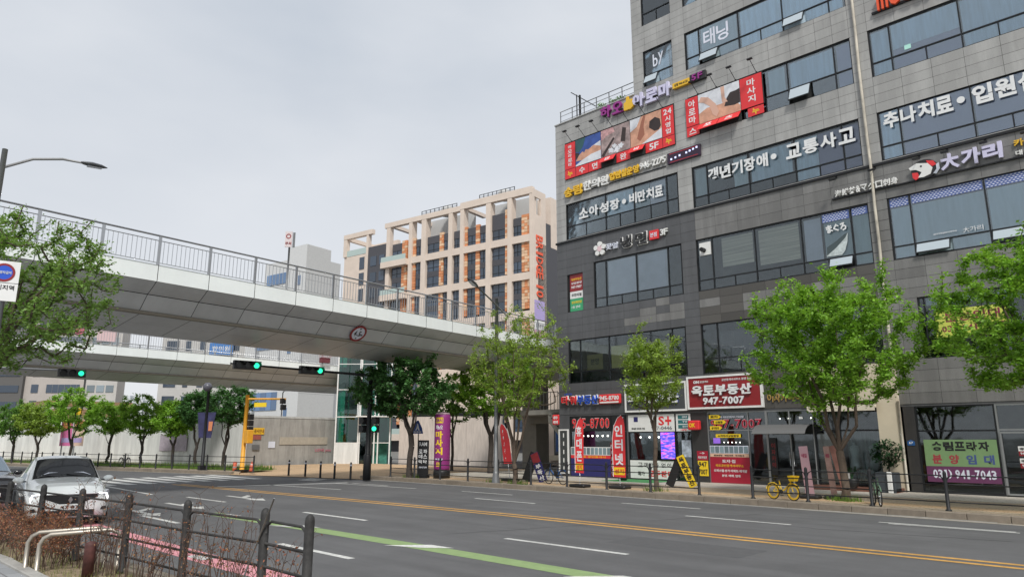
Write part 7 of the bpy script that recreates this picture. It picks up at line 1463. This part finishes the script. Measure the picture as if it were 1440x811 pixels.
# ================================================================== BICYCLES
def bike(label, loc, rz, fm, basket=True, battery=False, sc_=.92, cat='bicycle', fill=None):
    e = E('bicycle', label, cat, loc, None, rz, True); e.scale = (sc_,) * 3
    r = .31
    for x, nm in ((-.50, 'wheel'), (.52, 'wheel')):
        m_ = MB(); n = 28
        vs = []
        for k in range(n):
            t = 2 * math.pi * k / n
            for q in range(6): u = 2 * math.pi * q / 6; rr = r + .022 * math.cos(u); vs.append((x + rr * math.cos(t), .022 * math.sin(u), r + .02 + rr * math.sin(t)))
        m_.add(vs, [(k * 6 + q, k * 6 + (q + 1) % 6, ((k + 1) % n) * 6 + (q + 1) % 6, ((k + 1) % n) * 6 + q) for k in range(n) for q in range(6)], True); wv_ = part('wheel', m_, rub, e)
        if fill: part('coloured_rim', ring(Matrix.Translation((x, 0, r + .02)) @ Matrix.Rotation(R(90), 4, 'X'), .225, .292, -.018, .018), fill, wv_)
        sp_ = MB()
        for k in range(14): t = 2 * math.pi * k / 14; sp_.tube([(x, 0, r + .02), (x + r * math.cos(t), 0, r + .02 + r * math.sin(t))], .004, 3, caps=False)
        part('spokes', sp_, steel, wv_); part('hub', MB().tube([(x, -.05, r + .02), (x, .05, r + .02)], .03, 8), steel, wv_)
    z = r + .02
    fr_ = MB().tube([(.52, 0, z), (.44, 0, .62), (.38, 0, .92)], .022, 8).tube([(.41, 0, .70), (.1, 0, .42), (-.05, 0, .36)], .032, 8).tube([(-.05, 0, .34), (-.16, 0, .78)], .024, 8).tube([(-.5, 0, z), (-.05, 0, .34)], .018, 8).tube([(-.5, 0, z), (-.14, 0, .66)], .016, 8)
    part('frame', fr_, fm, e); part('seat', MB().sphere((-.18, 0, .82), .13, .075, .035, 12, 6), black_p, e); part('seat_post', MB().tube([(-.15, 0, .7), (-.17, 0, .8)], .014, 6), steel, e)
    part('handlebar', MB().tube([(.28, -.27, .98), (.36, -.18, .98), (.38, 0, .96), (.36, .18, .98), (.28, .27, .98)], .013, 6), black_p, e)
    part('crank', MB().lathe(0, 0, [(.085, -.012), (.085, .012)], 16), black_p, e, M=Matrix.Translation((-.05, -.04, .34)) @ Matrix.Rotation(R(90), 4, 'X')); part('pedal', MB().box(-.02, .08, -.16, -.06, .18, .2).box(-.16, -.06, .06, .16, .48, .5), black_p, e)
    part('kickstand', MB().tube([(-.15, .03, .3), (-.22, .14, .02)], .01, 6), steel, e)
    def arc_(x, r_, a0, a1): return [(x + r_ * math.cos(t), 0, z + r_ * math.sin(t)) for t in np.linspace(a0, a1, 9)]
    part('mudguard', MB().tube(arc_(-.5, .355, R(20), R(165)), .022, 6), fm, e); part('mudguard', MB().tube(arc_(.52, .355, R(30), R(130)), .022, 6), fm, e)
    if basket:
        b = MB(); b.add([(.46, -.13, .78), (.68, -.11, .78), (.68, .11, .78), (.46, .13, .78), (.42, -.18, 1.0), (.76, -.16, 1.0), (.76, .16, 1.0), (.42, .18, 1.0)], [(0, 3, 2, 1), (0, 1, 5, 4), (1, 2, 6, 5), (2, 3, 7, 6), (3, 0, 4, 7)]); part('basket', b, fm if basket == 1 else black_p, e)
    if battery: part('battery_box', MB().bbox(-.14, .1, -.05, .05, .38, .62, .02), black_p, e)
    return e
ybp = mat('bright yellow bike paint', (.85, .55, .02), .35)
bike('yellow shared bicycle with yellow basket behind the railing', (-10.55, 23.85, .15), R(-16), ybp, 1, sc_=.80, fill=mat('yellow rim', (.75, .48, .03), .4))
bb_ = mat('deep blue bike paint', (.025, .09, .25), .35)
bike('blue electric bicycle parked beside the folding board', (-21.5, 24.95, .15), R(172), bb_, 2, True, sc_=.95)
bike('grey green bicycle seen head on behind the fence post', (-7.62, 23.85, .15), R(-62), mat('grey green bike paint', (.12, .20, .13), .4), 0, sc_=.9)
bike('small distant bicycle parked on the verge by the hoarding', (-58.4, 18.6, .15), R(10), black_m, 0, sc_=1.0)
